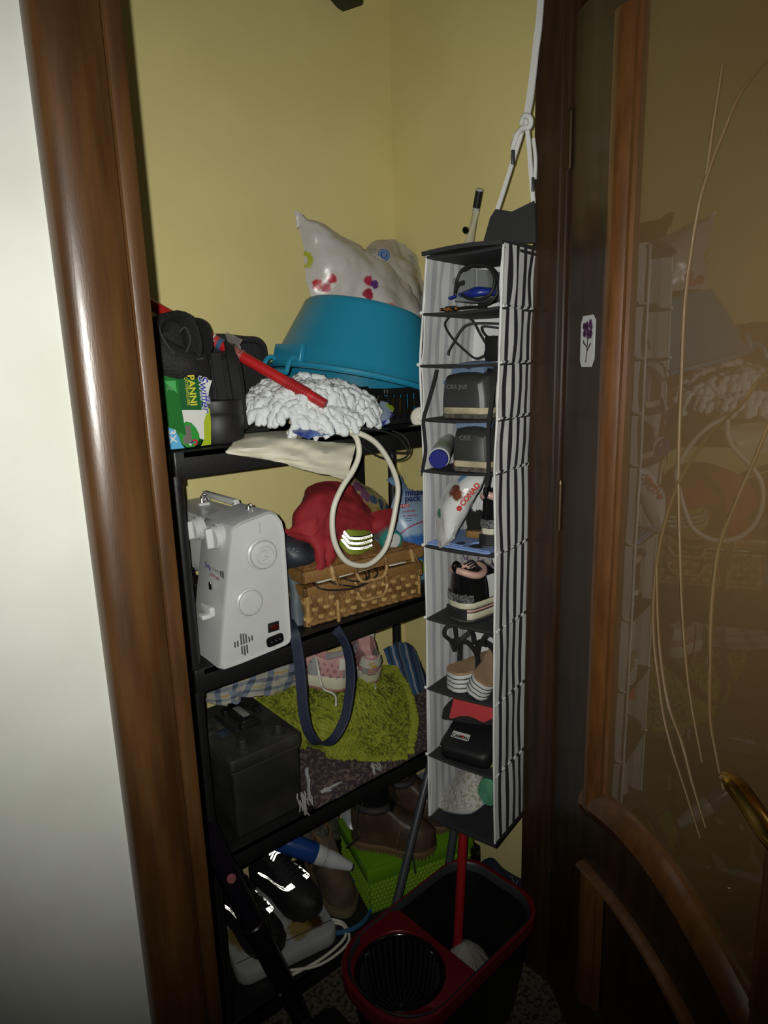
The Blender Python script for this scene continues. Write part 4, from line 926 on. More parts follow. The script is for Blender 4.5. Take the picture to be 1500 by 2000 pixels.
obj('moulded_mark', MB().tube([V((.007 * math.cos(t * PI / 8), .007 * math.sin(t * PI / 8), -.0002)) for t in range(16)], .0005, 5, True, M=JM), M['off_white'], jlid)
# translucent pouch with purple and gold print
po = thing('printed_pouch', 'shiny purple and gold printed pouch leaning behind the red cloth', 'pouch', tuple(onY(725, 1000, 1.36)))
G = surf(blk([[(668, 938, 1.42), (690, 934, 1.415), (706, 944, 1.41), (725, 955, 1.40), (745, 968, 1.395)], [(672, 950, 1.40), (692, 952, 1.39), (712, 962, 1.38), (735, 976, 1.375), (756, 984, 1.385)], [(690, 975, 1.38), (705, 980, 1.36), (720, 990, 1.355), (738, 996, 1.36), (758, 996, 1.375)], [(705, 1005, 1.36), (714, 1010, 1.34), (728, 1014, 1.335), (742, 1008, 1.345), (752, 1004, 1.36)]], 0), 6, 6, .004, 26, 7, .5)
pf = obj('film', MB().sheet(G, .0012, puff=lambda u, v: .008 * math.sin(PI * u) * math.sin(PI * v)), M['film_a'], po, 60)
ps = []
for x, y, r, c in [(700, 950, .026, (.16, .06, .12)), (715, 968, .022, (.17, .07, .13)), (745, 984, .02, (.05, .09, .17)), (755, 992, .014, (.05, .09, .17)), (730, 975, .018, (.05, .08, .14)), (722, 996, .026, (.36, .27, .07)), (740, 1000, .02, (.36, .27, .07)), (682, 942, .016, (.30, .24, .12))]:
    h = hit([pf], x, y)
    if h: ps.append((h[0], r * .8, c))
pf.data.materials.clear(); pf.data.materials.append(mat('pouch_film', (.36, .29, .12), .22, spots=ps, bump=.2, bs=40))
# blue bag of clothes pegs
mp_ = thing('peg_packet', 'blue packet of plastic clothes pegs standing right of the wicker basket', 'packet', (1.13, 1.25, T2))
G = surf(blk([[(772, 962, 1.33), (790, 950, 1.33), (812, 964, 1.32), (836, 966, 1.31)], [(764, 1000, 1.305), (790, 998, 1.285), (815, 1000, 1.275), (840, 1000, 1.28)], [(772, 1050, 1.29), (798, 1052, 1.265), (820, 1052, 1.255), (842, 1052, 1.265)], [(790, 1100, 1.285), (806, 1104, 1.265), (824, 1106, 1.255), (842, 1106, 1.265)], [(800, 1150, 1.29), (812, 1152, 1.27), (826, 1152, 1.265), (842, 1150, 1.27)]], 0), 7, 6, .0025, 24, 3, .3)
mf = obj('film', MB().sheet(G, .0015, puff=lambda u, v: .010 * math.sin(PI * u) * math.sin(PI * v)), M['film_a'], mp_, 60)
ps = [((hit([mf], x, y) or [V()])[0], r, c) for x, y, r, c in [(800, 1078, .045, (.03, .12, .36)), (825, 1075, .040, (.03, .12, .36)), (840, 1070, .03, (.03, .12, .36)), (820, 1110, .022, (.16, .32, .03)), (835, 1108, .022, (.16, .32, .03)), (808, 1105, .018, (.15, .30, .03)), (826, 1132, .02, (.14, .24, .36)), (815, 1140, .02, (.14, .24, .36))]]
mf.data.materials.clear(); mf.data.materials.append(mat('peg_film', (.25, .36, .49), .35, spots=[s for s in ps if s[0].length > 0], bump=.15, bs=40))
G = surf(blk([[(753, 938, 1.33), (768, 930, 1.33), (782, 928, 1.335)], [(760, 942, 1.32), (776, 940, 1.318), (790, 945, 1.325)], [(772, 955, 1.325), (785, 958, 1.318), (800, 960, 1.32)], [(770, 968, 1.32), (788, 968, 1.31), (806, 968, 1.315)]], 0), 5, 5, .005, 30, 2, .6)
obj('torn_top', MB().sheet(G, .0012), mat('peg_top', (.15, .26, .40), .3, bump=.2, bs=60), mp_, 60)
def on_film(f, x, y, d=.0015):
    h = hit([f], x, y); p = h[0] if h else onY(x, y, 1.27)
    n = h[2] if h else YN
    if n.dot(EYE - p) < 0: n = -n
    return p + n * d, n
def ftext(body, f, x, y, size, m, parent, tilt=0.0, d=.0085, **k):
    p, n = on_film(f, x, y, d); n = (n * .4 + V((-.45, -.9, 0))).normalized()
    return text('lettering', body, m, parent, basis(p + n * d, V((.9, -.45, tilt)), z=n), size, **k)
M['ink_navy'] = mat('ink_navy', (.012, .02, .10), .4); M['ink_white'] = mat('ink_white', (.5, .52, .54), .4); M['ink_red'] = mat('ink_red', (.34, .015, .05), .4)
ftext('mister', mf, 806, 966, .0245, M['ink_navy'], mp_, -.02, bold=.0006)
ftext('pack', mf, 801, 978, .0245, M['ink_navy'], mp_, -.02, bold=.0006)
p, n = on_film(mf, 787, 989, .003); n = V((-.45, -.9, 0)).normalized(); bM = basis(p + n * .003, V((.9, -.45, .0)), z=n)
obj('price_band', MB().rbox((0, 0, 0), (.034, .010, .0008), .004, .0003, M=bM), M['ink_red'], mp_)
text('lettering', '30 PCS', M['ink_white'], mp_, bM @ TR(0, 0, .0009), .0095, bold=.0002)
ftext('mollette', mf, 795, 1000, .0105, M['ink_red'], mp_, 0, align='CENTER')
ftext('in plastica', mf, 798, 1008, .0095, M['ink_red'], mp_, 0)
for y_ in (1013, 1017):
    pq, nq = on_film(mf, 796, y_, .004); obj('print_line', MB().box((0, 0, 0), (.018, .0014, .0006), basis(pq + YN * .002, V((.9, -.45, 0)), z=(-.45, -.9, 0))), M['ink_navy'], mp_, 0)
P = [on_film(mf, x, y, .004)[0] for x, y in ((783, 1042), (795, 1032), (808, 1025), (822, 1020), (834, 1018))]
obj('red_arc', MB().tube(P, .0016, 6), M['ink_red'], mp_, 60)
# navy strap hanging from the second shelf
def loopstrap(name, pts, w, m, y):
    return [onY(a, b, y) for a, b in pts]
bsr = thing('navy_strap', 'long navy bag strap looping down from the second shelf edge', 'strap', tuple(onY(625, 1455, 1.14)))
P = crv([onY(560, 1205, 1.25), onY(566, 1216, 1.19), onY(574, 1235, 1.15), onY(582, 1275, 1.142), onY(588, 1330, 1.14), onY(593, 1390, 1.138), onY(604, 1432, 1.136), onY(625, 1453, 1.134), onY(652, 1442, 1.134), onY(674, 1400, 1.136), onY(684, 1340, 1.138), onY(684, 1300, 1.14), onY(676, 1262, 1.142), onY(662, 1236, 1.15), onY(648, 1222, 1.18), onY(636, 1215, 1.24)], 6)
R = []
for i, p in enumerate(P):
    t = (P[min(i + 1, len(P) - 1)] - P[max(i - 1, 0)]).normalized()
    wdir = V((.75, -.55, .0)) if i < len(P) * .45 else V((.45, -.85, .0)); wdir = (wdir - t * wdir.dot(t)).normalized(); c = wdir.cross(t)
    h = .0115
    R.append([p + wdir * h + c * .0014, p - wdir * h + c * .0014, p - wdir * h - c * .0014, p + wdir * h - c * .0014])
st_ = obj('band', MB().loft(R), M['navy'], bsr, 40)
obj('edge_stitching', MB().tube([P[i] + (V((.75, -.55, 0)) * .009 if i < len(P) * .45 else V((.45, -.85, 0)) * .009) + V((-.001, -.002, 0)) for i in range(len(P))], .0006, 4), mat('stitch_grey', (.06, .07, .09), .7), st_, 60)
# ------------------------------------------------------------------ third tier
bt = thing('car_battery', 'grimy black car battery with side ledge standing on the third shelf', 'battery', (.628, 1.305, T3))
M['batt'] = mat('battery_case', (.012, .012, .011), .5, var=(.032, .031, .026), vs=9, vc=(.45, .75), bump=.1, bs=60)
M['batt_top'] = mat('battery_top', (.014, .014, .013), .6, var=(.055, .054, .045), vs=12, vc=(.4, .8), vd=8)
obj('case', MB().rbox((.628, 1.307, T3 + .082), (.168, .244, .160), .008, .003, top=1.0), M['batt'], bt)
obj('lid', MB().rbox((.628, 1.307, T3 + .176), (.178, .254, .030), .008, .004).rbox((.628, 1.307, T3 + .157), (.174, .25, .006), .008, .002), M['batt_top'], bt)
for px_, py_ in ((.675, 1.212), (.585, 1.212)):
    obj('terminal', MB().lathe([(0, .19), (.018, .19), (.018, .195), (.0105, .197), (.0095, .212), (.007, .214), (0, .213)], 20, TR(px_, py_, T3)), mat('lead', (.055, .055, .052), .5, .6) if px_ > .6 else bpy.data.materials['lead'], bt)
hb = obj('carry_handle', MB().rbox((.642, 1.33, T3 + .205), (.040, .10, .012), .006, .003).rbox((.642, 1.285, T3 + .197), (.05, .02, .016), .004, .002).rbox((.642, 1.372, T3 + .197), (.05, .02, .016), .004, .002), M['black_plastic'], bt)
obj('handle_label', MB().rbox((.643, 1.325, T3 + .2115), (.018, .056, .001), .002, .0004), mat('label_grey', (.20, .20, .19), .5), hb)
obj('label', MB().rbox((.575, 1.345, T3 + .1912), (.055, .070, .0008), .004, .0003), mat('faded_label', (.06, .065, .045), .6, var=(.015, .016, .014), vs=40), bt)
obj('label', MB().rbox((.592, 1.30, T3 + .1914), (.045, .035, .0008), .004, .0003, M=Matrix.Identity(4)), mat('faded_blue', (.028, .05, .075), .6, var=(.015, .018, .02), vs=60), bt)
obj('vent_strip', MB().rbox((.60, 1.30, T3 + .193), (.010, .16, .006), .003, .002), M['batt'], bt)
obj('tie_bar', MB().rbox((.690, 1.335, T3 + .195), (.016, .03, .008), .003, .002).rbox((.668, 1.365, T3 + .196), (.012, .04, .006), .003, .002), M['black_plastic'], bt)

# plaid shirt pushed behind the battery
pl = thing('plaid_shirt', 'rumpled blue and yellow plaid shirt lying behind the car battery', 'shirt', (.74, 1.42, T3))
rows = blk([[(392, 1318, 1.475), (440, 1300, 1.46), (490, 1286, 1.455), (540, 1278, 1.45), (600, 1262, 1.455)],
            [(394, 1342, 1.44), (440, 1328, 1.40), (490, 1316, 1.395), (540, 1306, 1.40), (598, 1290, 1.42)],
            [(397, 1360, 1.415), (436, 1362, 1.365), (478, 1344, 1.37), (535, 1334, 1.385), (592, 1316, 1.405)],
            [(404, 1368, 1.405), (438, 1378, 1.350), (470, 1362, 1.36), (530, 1356, 1.375), (580, 1334, 1.40)]], 0)
G = surf(rows, 8, 9, .006, 26, 11, .7)
mb = MB().sheet(G, .002, puff=lambda u, v: .004, cf=lambda i, j: 3 if j % 6 < 2 and i % 6 < 2 else 1 if j % 6 < 2 else 2 if i % 6 < 2 else (4 if (i // 6 + j // 6) % 2 and i % 6 == 4 else 0))
obj('cloth', mb, [mat('plaid_cream', (.34, .33, .27), .85), mat('plaid_blue', (.14, .17, .22), .85), mat('plaid_grey', (.17, .19, .20), .85), mat('plaid_navy', (.05, .065, .10), .85), mat('plaid_yellow', (.34, .25, .08), .85)], pl, 50)
obj('sleeve_fold', MB().sheet(surf(blk([[(446, 1350, 1.36), (462, 1352, 1.355), (472, 1350, 1.36)], [(452, 1372, 1.35), (462, 1376, 1.345), (470, 1370, 1.35)]], 0), 5, 6, .002, 40), .002), bpy.data.materials['plaid_blue'], pl, 50)

# dark patterned fringed rug and the lime chenille mat over it
rg = thing('fringed_rug', 'folded dark patterned rug with grey fringe under the lime mat', 'rug', (.98, 1.3, T3))
G = [[V((.722 + .55 * u, 1.148 + .33 * v, T3 + .018 + .02 * v + .004 * mn.noise(V((u * 9, v * 6, 0))))) for u in [k / 24 for k in range(25)]] for v in [k / 12 for k in range(13)]]
obj('pile', MB().sheet(G, .012, puff=lambda u, v: .008), mat('rug_pattern', (.045, .028, .032), .95, var=(.16, .11, .09), vs=90, vc=(.5, .62), bump=.6, bs=150), rg, 60)
obj('under_layer', MB().rbox((.995, 1.315, T3 + .006), (.54, .30, .010), .02, .004), M['navy'], rg)
random.seed(8); fr = MB()
def tassel(p, d, L, n=4, r=.0018):
    for k in range(n):
        q = V(p) + V((random.uniform(-.008, .008), random.uniform(-.005, .005), random.uniform(-.002, .004)))
        P = [q + V(d) * L * t + V((mn.noise(V((k, t * 3, q.x * 50))) * .008, -.001 * t, -.5 * L * t * t * (1 if d[2] < -.2 else .3))) for t in (0, .25, .5, .75, 1)]
        fr.tube(P, [r, r * 1.3, r, r * 1.2, r * .7], 5)
for x, y, yy, d, L in [(588, 1548, 1.155, (-.1, -.25, -.9), .030), (593, 1560, 1.152, (.2, -.2, -.9), .028), (600, 1553, 1.15, (.4, -.3, -.7), .02), (722, 1494, 1.15, (.1, -.3, -.6), .022), (735, 1492, 1.15, (.5, -.2, -.5), .02), (628, 1545, 1.15, (.8, -.2, .1), .03), (640, 1540, 1.15, (.9, -.1, .2), .03), (600, 1500, 1.152, (.05, -.1, -1), .05)]:
    tassel(onY(x, y, yy), d, L)
for k in range(7): tassel(onZ(800 + k * 5, 1432 - k * 8, T3 + .03), (.3, -.7, -.3), .024, 4)
obj('fringe', fr, mat('fringe_grey', (.30, .29, .28), .9), rg, 60, 'stuff')
mt = thing('chenille_mat', 'lime green chenille bath mat spread under the pink sneakers', 'mat', (.95, 1.3, T3 + .04))
rows = [[onZ(506, 1366, .688), onZ(575, 1336, .69), onZ(640, 1308, .70), onZ(705, 1296, .685), onZ(762, 1306, .665)],
        [onZ(548, 1398, .672), onZ(610, 1380, .685), onZ(670, 1362, .69), onZ(730, 1352, .66), onZ(788, 1352, .635)],
        [onZ(585, 1432, .63), onZ(640, 1430, .64), onZ(690, 1418, .64), onZ(745, 1405, .62), onZ(802, 1408, .605)],
        [onZ(596, 1452, .595), onZ(645, 1462, .60), onZ(692, 1470, .60), onZ(740, 1478, .59), onZ(792, 1474, .58)]]
G = surf(rows, 8, 8)
MG = G
obj('backing', MB().sheet(G, .006), mat('mat_backing', (.09, .105, .006), .9), mt, 60)
random.seed(11); mb = MB(); nu, nv = len(G), len(G[0])
def gsurf(u, v):
    a, b = min(u * (nu - 1), nu - 1.001), min(v * (nv - 1), nv - 1.001); i, j = int(a), int(b); s, t = a - i, b - j
    p = (V(G[i][j]) * (1 - t) + V(G[i][j + 1]) * t) * (1 - s) + (V(G[i + 1][j]) * (1 - t) + V(G[i + 1][j + 1]) * t) * s
    n = (V(G[i][j + 1]) - V(G[i][j])).cross(V(G[i + 1][j]) - V(G[i][j])).normalized()
    if n.z < 0: n = -n
    return p, n
for k in range(2350):
    edge = k < 520
    u, v = random.random(), random.random()
    if edge:
        e = k % 3
        if e == 0: u = .985 + .015 * random.random()
        elif e == 1: v = .985 + .015 * random.random()
        else: v = .01 * random.random()
    p, n = gsurf(u, v)
    dn = V(G[min(nu - 1, int(u * nu) + 1)][int(v * (nv - 1))]) - V(G[int(u * (nu - 1))][int(v * (nv - 1))]); dn = dn.normalized() if dn.length > 1e-6 else V((0, -1, 0))
    f = V((mn.noise(p * 14), mn.noise(p * 14 + V((5, 0, 0))), 0)) * .9 + dn * .7
    if edge: f = (dn if e == 0 else V((.7, -.4, 0)) if e == 1 else V((-.7, -.3, 0))) * 1.4 + V((0, 0, -.35))
    d = (n * .45 + f + V((random.uniform(-.3, .3), random.uniform(-.3, .3), 0))).normalized()
    L = random.uniform(.017, .024); s = d.cross(n); s = s.normalized() if s.length > 1e-5 else V((1, 0, 0))
    q = p + n * .003
    mb.tube([q, q + d * L * .35 + n * .003, q + d * L * .75 + n * .002, q + d * L], [.0034, .0043, .0042, .0020], 5)
obj('noodle_pile', mb, mat('lime_chenille', (.19, .215, .010), .85, var=(.25, .27, .02), vs=40, bump=.3, bs=300), mt, 60, 'stuff')

# pink sneakers with a repeating motif
M['pink'] = mat('pink_leather', (.40, .215, .20), .5, bump=.1, bs=80); M['pink_dk'] = mat('motif_maroon', (.13, .035, .055), .5); M['cream'] = mat('cream_rubber', (.52, .50, .37), .5)
M['gum'] = mat('gum_sole', (.26, .11, .09), .6); M['gold'] = mat('gold_thread', (.45, .28, .04), .4); M['shoe_white'] = mat('shoe_white', (.50, .49, .42), .6); M['shoe_grey'] = mat('shoe_lining', (.24, .24, .24), .8)
def up_axis(d): return V((0, 0, 1)) - d * d.z
def sneaker(name, label, heel, toe, L, Wd):
    d = (toe - heel).normalized(); Mx = basis(heel, d, z=up_axis(d))
    t = thing(name, label, 'sneaker', tuple(heel), 'pair of pink sneakers on the lime mat')
    obj('outsole', sole_mb(L, Wd, .008, Mx), M['gum'], t)
    obj('midsole', sole_mb(L, Wd, lambda x: .032 - .008 * x, Mx, .007, .99), M['cream'], t)
    obj('welt', sole_mb(L, Wd, .003, Mx, .038, .985, hi=.5), M['shoe_white'], t)
    up = obj('upper', upper_mb(L, Wd, .034, [(0, .058), (.06, .066), (.25, .048), (.42, .058), (.55, .050), (.75, .036), (1, .022)], [(0, 0), (.05, .0), (.07, .045), (.42, .045), (.50, .0), (1, 0)], Mx, .010), M['pink'], t, 50)
    obj('lining', upper_mb(L * .5, Wd * .9, .04, [(0, .055), (.1, .058), (.5, .040), (.95, .048)], [(0, .0), (.1, .045), (.9, .045), (1, .04)], Mx @ Matrix.Translation((.006, 0, 0)), .002), M['shoe_grey'], t, 50)
    # heel patch, tongue, laces
    w = lambda x: Wd / 2 * tab(FOOT, x) * .95
    def heelp(a, z, o=.0022):           # point round the heel counter: a from -1 to 1
        x = .09 * a * a; yy = math.copysign(w(x) * (1 if abs(a) > .55 else abs(a) / .55), a) * (1 - .28 * (z / .06) ** 2)
        return V((x * L - o * (1 - abs(a)), yy + math.copysign(o, a) * abs(a), .034 + z))
    obj('heel_tab', MB().sheet([[heelp(a, z) for a in [k / 6 - 1 for k in range(13)]] for z in (.060, .052, .044, .036, .030)], .002, Mx), M['shoe_white'], t, 60)
    obj('heel_strip', MB().sheet([[heelp(a, z, .0026) for a in (.35, .45, .55, .65)] for z in (.030, .018, .006)], .0016, Mx), M['shoe_grey'], t, 60)
    P = [V((-.0052, -.012, .080)), V((-.006, -.004, .077)), V((-.0062, .004, .080)), V((-.0058, .016, .087))]
    obj('swoosh', MB().tube(crv(P, 5), [.0006, .001, .0016, .0022, .0028, .0030, .0030, .0028, .0024, .002, .0017, .0014, .0011, .0008, .0006, .0004], 6, M=Mx), M['gold'], t, 60)
    text('lettering', 'AIR', M['gold'], t, Mx @ basis((-.0062, .0, .0715), (0, 1, 0), z=(-1, 0, 0)), .008, bold=.0002)
    text('lettering', 'NIKE', M['gold'], t, Mx @ basis((-.0060, .004, .0885), (0, 1, 0), z=(-1, 0, 0)), .007, bold=.0002)
    obj('tongue', MB().sheet([[V((L * x, y, .034 + .062 + .012 * (.62 - x) * 4 - abs(y) * .2)) for y in (-.024, -.012, 0, .012, .024)] for x in (.40, .46, .52, .58)], .006, Mx), M['shoe_white'], t, 60)
    lc = MB()
    for k in range(4):
        x = (.50 + .06 * k) * L; lc.tube(crv([V((x, -.03, .034 + .040)), V((x + .004, 0, .034 + .066 - .007 * k)), V((x, .03, .034 + .040))], 4), .0026, 6, M=Mx)
    obj('lace', lc, M['shoe_white'], t, 60)
    # printed motifs: four-petal stars, ringed circles and monogram strokes
    k = 0
    for side in (-1, 1):
        for r_ in range(3):
            for c_ in range(7):
                x = (.09 + .085 * c_ + (.04 if r_ % 2 else 0)); z = .010 + .014 * r_
                if x > .62 or (r_ == 2 and x > .55): continue
                yy = side * (w(x) * (1 - .33 * (z / tab([(0, .058), (.06, .066), (.25, .048), (.42, .058), (.55, .05), (1, .022)], x)) ** 2) + .0004)
                c = Mx @ V((x * L, yy, .034 + z)); nm = (Mx.to_3x3() @ V((0, side, .35))).normalized(); Mm = basis(c, d * -side, z=nm)
                mb = MB(); k += 1
                if k % 3 == 0:
                    mb.tube([V((.0042 * math.cos(a * PI / 5), .0042 * math.sin(a * PI / 5), .0004)) for a in range(10)], .0007, 4, True, M=Mm).box((0, 0, .0004), (.003, .003, .001), Mm)
                elif k % 3 == 1:
                    for a in range(4):
                        q = Mm @ Matrix.Rotation(a * PI / 2 + PI / 4 * (k % 2), 4, 'Z'); mb.add([(0, 0, .0008), (.0022, .0016, .0008), (.0055, 0, .0008), (.0022, -.0016, .0008)], [(0, 1, 2, 3)], q)
                else:
                    mb.tube([V((-.003, .004, .0004)), V((-.003, -.002, .0004)), V((.0015, -.002, .0004))], .0006, 4, M=Mm).tube([V((-.001, .003, .0004)), V((.0015, -.004, .0004)), V((.004, .003, .0004))], .0006, 4, M=Mm)
                obj('motif', mb, M['pink_dk'], t, 0)
    return t, Mx
h1 = onY(676, 1340, 1.325); h1.z -= .006
t1, SM1 = sneaker('pink_sneaker', 'pink patterned sneaker with trailing white lace, left one on lime mat', h1, h1 + V((-.135, .16, .03)), .225, .086)
h2 = onY(724, 1333, 1.335); h2.z -= .004
t2, SM2 = sneaker('pink_sneaker', 'pink patterned sneaker with gold heel print, right one by blue knit', h2, h2 + V((.06, .13, .06)), .21, .088)
obj('lace', MB().tube(crv([onY(617, 1285, 1.33), onY(622, 1310, 1.30), onY(627, 1335, 1.29), onY(634, 1347, 1.27), onY(648, 1353, 1.255), onY(656, 1362, 1.24), onY(656, 1380, 1.225)], 5), .0032, 6), M['shoe_white'], t1, 60)
obj('lace', MB().tube([onY(733, 1335, 1.33), onY(733, 1344, 1.31)], .003, 6), M['shoe_white'], t2, 60)

# blue striped knit
kn = thing('striped_knit', 'blue knitted cloth with grey stripes at the right of the third shelf', 'cloth', (1.21, 1.35, T3 + .05))
G = surf(blk([[(750, 1268, 1.43), (775, 1258, 1.435), (800, 1266, 1.43), (815, 1285, 1.42)], [(760, 1300, 1.40), (785, 1296, 1.39), (812, 1302, 1.385), (830, 1318, 1.39)], [(775, 1340, 1.37), (798, 1340, 1.36), (822, 1345, 1.355), (842, 1355, 1.36)], [(788, 1382, 1.35), (808, 1384, 1.34), (830, 1386, 1.34), (848, 1390, 1.345)]], 0), 8, 8, .003, 30, 3, .3)
mb = MB().sheet(G, .003, puff=lambda u, v: .014 * math.sin(PI * v), cf=lambda i, j: [0, 0, 1, 0, 2, 0, 1, 3, 0, 0, 2, 0, 1, 0, 3, 0, 2, 0, 0, 1, 0, 2, 0, 0][j % 24])
obj('knit', mb, [mat('knit_blue', (.018, .06, .13), .9, bump=.6, bs=220), mat('knit_navy', (.012, .022, .045), .9, bump=.6, bs=220), mat('knit_grey', (.22, .23, .26), .9, bump=.6, bs=220), mat('knit_slate', (.06, .085, .12), .9, bump=.6, bs=220)], kn, 60)

# ------------------------------------------------------------------ bottom tier
hp = thing('hot_plate', 'white enamel hot plate with brown rust stains on the bottom shelf', 'hot plate', (.70, 1.3, T4))
HX, HY = V((.982, -.19, 0)).normalized(), V((.19, .982, 0)).normalized()
HM = Matrix(((HX.x, HY.x, 0, .534), (HX.y, HY.y, 0, 1.222), (0, 0, 1, T4 + .001), (0, 0, 0, 1)))
st = [(HM @ V(p), r, c) for p, r, c in [((.20, .12, .042), .045, (.12, .065, .012)), ((.21, .06, .042), .028, (.05, .022, .008)), ((.235, .14, .042), .030, (.16, .085, .02)), ((.06, .09, .042), .040, (.22, .15, .05)), ((.17, .055, .042), .030, (.22, .15, .045)), ((.20, .20, .042), .04, (.14, .08, .02)), ((.03, .12, .042), .03, (.18, .12, .04)), ((.222, .105, .042), .012, (.03, .012, .006)), ((.19, .075, .042), .009, (.02, .01, .005))]]
obj('body', MB().rbox((.128, .125, .021), (.262, .252, .040), .032, .008, M=HM), mat('enamel', (.33, .34, .33), .4, spots=st, var=(.30, .31, .30), vs=20), hp)
obj('front_groove', MB().box((.128, .038, .0413), (.25, .0022, .0008), HM), M['dark_grey'], hp, 0)
obj('skirt', MB().rbox((.128, .125, .006), (.254, .244, .010), .03, .002, M=HM), M['dark_grey'], hp)
random.seed(2)
ck = MB()
for i in range(16): ck.rbox((random.uniform(.02, .24), random.uniform(.03, .2), .0413), (random.uniform(.002, .006),) * 2 + (.001,), .001, .0004, M=HM)
obj('chips', ck, mat('chip_dark', (.02, .012, .008), .8), hp, 60, 'stuff')
obj('power_cord', MB().tube(crv([HM @ V(p) for p in [(.26, .06, .012), (.285, .035, .010), (.27, .0, .008), (.20, -.022, .006), (.12, -.026, .005), (.07, -.022, .006)]], 6), .0038, 8).tube(crv([HM @ V(p) for p in [(.255, .08, .01), (.29, .045, .006), (.275, -.012, .004), (.19, -.034, .004), (.11, -.018, .014)]], 6), .0036, 8), M['white_cord'], hp, 60)
# black sneakers with reflective stripes
M['trainer'] = mat('trainer_black', (.005, .005, .0055), .7, bump=.2, bs=150)
def trainer(label, heel, toe, L, Wd, z):
    heel = V((heel[0], heel[1], z)); toe = V((toe[0], toe[1], z)); d = (toe - heel).normalized(); Mx = basis(heel, d, z=(0, 0, 1))
    t = thing('black_trainer', label, 'sneaker', tuple(heel), 'pair of black trainers on the hot plate')
    obj('sole', sole_mb(L, Wd, lambda x: .030 - .010 * x, Mx, toe=.3), M['black_rubber'], t)
    H = [(0, .062), (.06, .068), (.22, .050), (.40, .066), (.55, .052), (.78, .034), (1, .020)]
    obj('upper', upper_mb(L, Wd, .026, H, [(0, 0), (.05, .0), (.07, .05), (.36, .05), (.42, 0), (1, 0)], Mx, .012), M['trainer'], t, 50)
    obj('tongue', MB().sheet([[V((L * x, y, .026 + .070 + .012 * (.5 - x) * 5 - abs(y) * .35)) for y in (-.030, -.015, 0, .015, .030)] for x in (.30, .36, .42, .48)], .008, Mx), M['trainer'], t, 60)
    obj('toe_cap', MB().sheet([[V((L * x, Wd * .44 * math.sin(a) * tab(FOOT, x), .030 + (tab(H, x) + .011) * math.cos(a * .93))) for a in [k * .25 - 1.5 for k in range(13)]] for x in (.80, .86, .92, .965)], .003, Mx), M['black_rubber'], t, 60)
    nrm = lambda P: [(EYE - (Mx @ p)).normalized() for p in P]
    def rib(pts, w, k=3, gap=.0065, ax=(1, 0, 0)):
        rb = MB()
        for q in range(k):
            P = [p + V(ax) * gap * q for p in crv(pts, 6)]; P = [Mx @ p for p in P]
            retro(rb, P, w, [(EYE - p).normalized() for p in P], .0026)
        obj('stripe', rb, M['foil'], t, 0)
    zz = lambda x, a, o=.006: V((L * x, Wd * .53 * tab(FOOT, x) * math.sin(a), .026 + (tab(H, x) + .010) * (math.cos(a) if abs(a) < 1.2 else .36) + o))
    rib([zz(.28, 1.25), zz(.42, 1.15), zz(.56, 1.0), zz(.68, .75), zz(.72, .35)], .0042, 3, .0062)
    rib([zz(.28, -1.25), zz(.42, -1.15), zz(.56, -1.0), zz(.68, -.75), zz(.72, -.35)], .0042, 3, .0062)
    rib([zz(.20, 1.25), zz(.10, 1.25), zz(.03, 1.0), zz(.0, 0.0, -.02), zz(.03, -1.0), zz(.10, -1.25)], .0036, 2, .006, (0, 0, 1))
    rib([zz(.44, -.5, .014), zz(.43, -.1, .018), zz(.44, .35, .015)], .005, 2, -.010)
    rib([V((L * .31, -.020, .112)), V((L * .30, 0, .116)), V((L * .31, .018, .113))], .006, 3, .009)
    for k in range(5):
        x = .46 + .055 * k
        obj('lace', MB().tube(crv([zz(x, -.75), zz(x + .02, 0, .008), zz(x, .75)], 4), .0028, 6, M=Mx), M['black_cloth'], t, 60)
    return t
trainer('black trainer with bright reflective stripes, right one on the hot plate', (.735, 1.505), (.762, 1.235), .275, .102, T4 + .042)
trainer('black trainer with reflective stripes behind the black tube, left on hot plate', (.615, 1.475), (.628, 1.205), .275, .102, T4 + .042)
# suede boot in a blue dish, bottle lying across it
M['suede'] = mat('suede', (.060, .037, .020), .85, var=(.085, .055, .03), vs=25, bump=.35, bs=120); M['suede_in'] = mat('boot_lining', (.17, .085, .03), .9, bump=.3, bs=150); M['crepe'] = mat('crepe_sole', (.13, .10, .052), .8, bump=.3, bs=100)
ds = thing('blue_dish', 'round blue plastic dish under the brown suede boot', 'dish', (.845, 1.28, T4))
obj('base', MB().lathe([(0, .001), (.086, .001), (.090, .005), (0, .005)], 40, TR(.850, 1.268, T4)), M['black_rubber'], ds)
obj('rim', MB().lathe([(.086, .002), (.094, .003), (.098, .012), (.095, .019), (.090, .018), (.087, .008)], 44, TR(.850, 1.268, T4), cap=False), mat('dish_blue', (.035, .12, .22), .4), ds, 60)
bo = thing('suede_boot', 'worn brown suede ankle boot with toe toward the front in blue dish', 'boot', (.83, 1.35, T4 + .012))
bt0, bt1 = V((.902, 1.462, T4 + .012)), V((.848, 1.222, T4 + .012)); bd_ = (bt1 - bt0).normalized(); BX = basis(bt0, bd_, z=(0, 0, 1)); BL = .255
obj('sole', sole_mb(BL, .098, lambda x: .026 - .006 * x, BX), M['crepe'], bo)
obj('welt', sole_mb(BL, .101, .006, BX, .024, 1.0), mat('welt_tan', (.10, .07, .035), .7), bo)
obj('upper', upper_mb(BL, .098, .028, [(0, .11), (.08, .125), (.25, .122), (.42, .118), (.52, .085), (.62, .062), (.8, .046), (1, .024)], [(0, 0), (.06, 0), (.08, .09), (.40, .09), (.44, 0), (1, 0)], BX, .012), M['suede'], bo, 50)
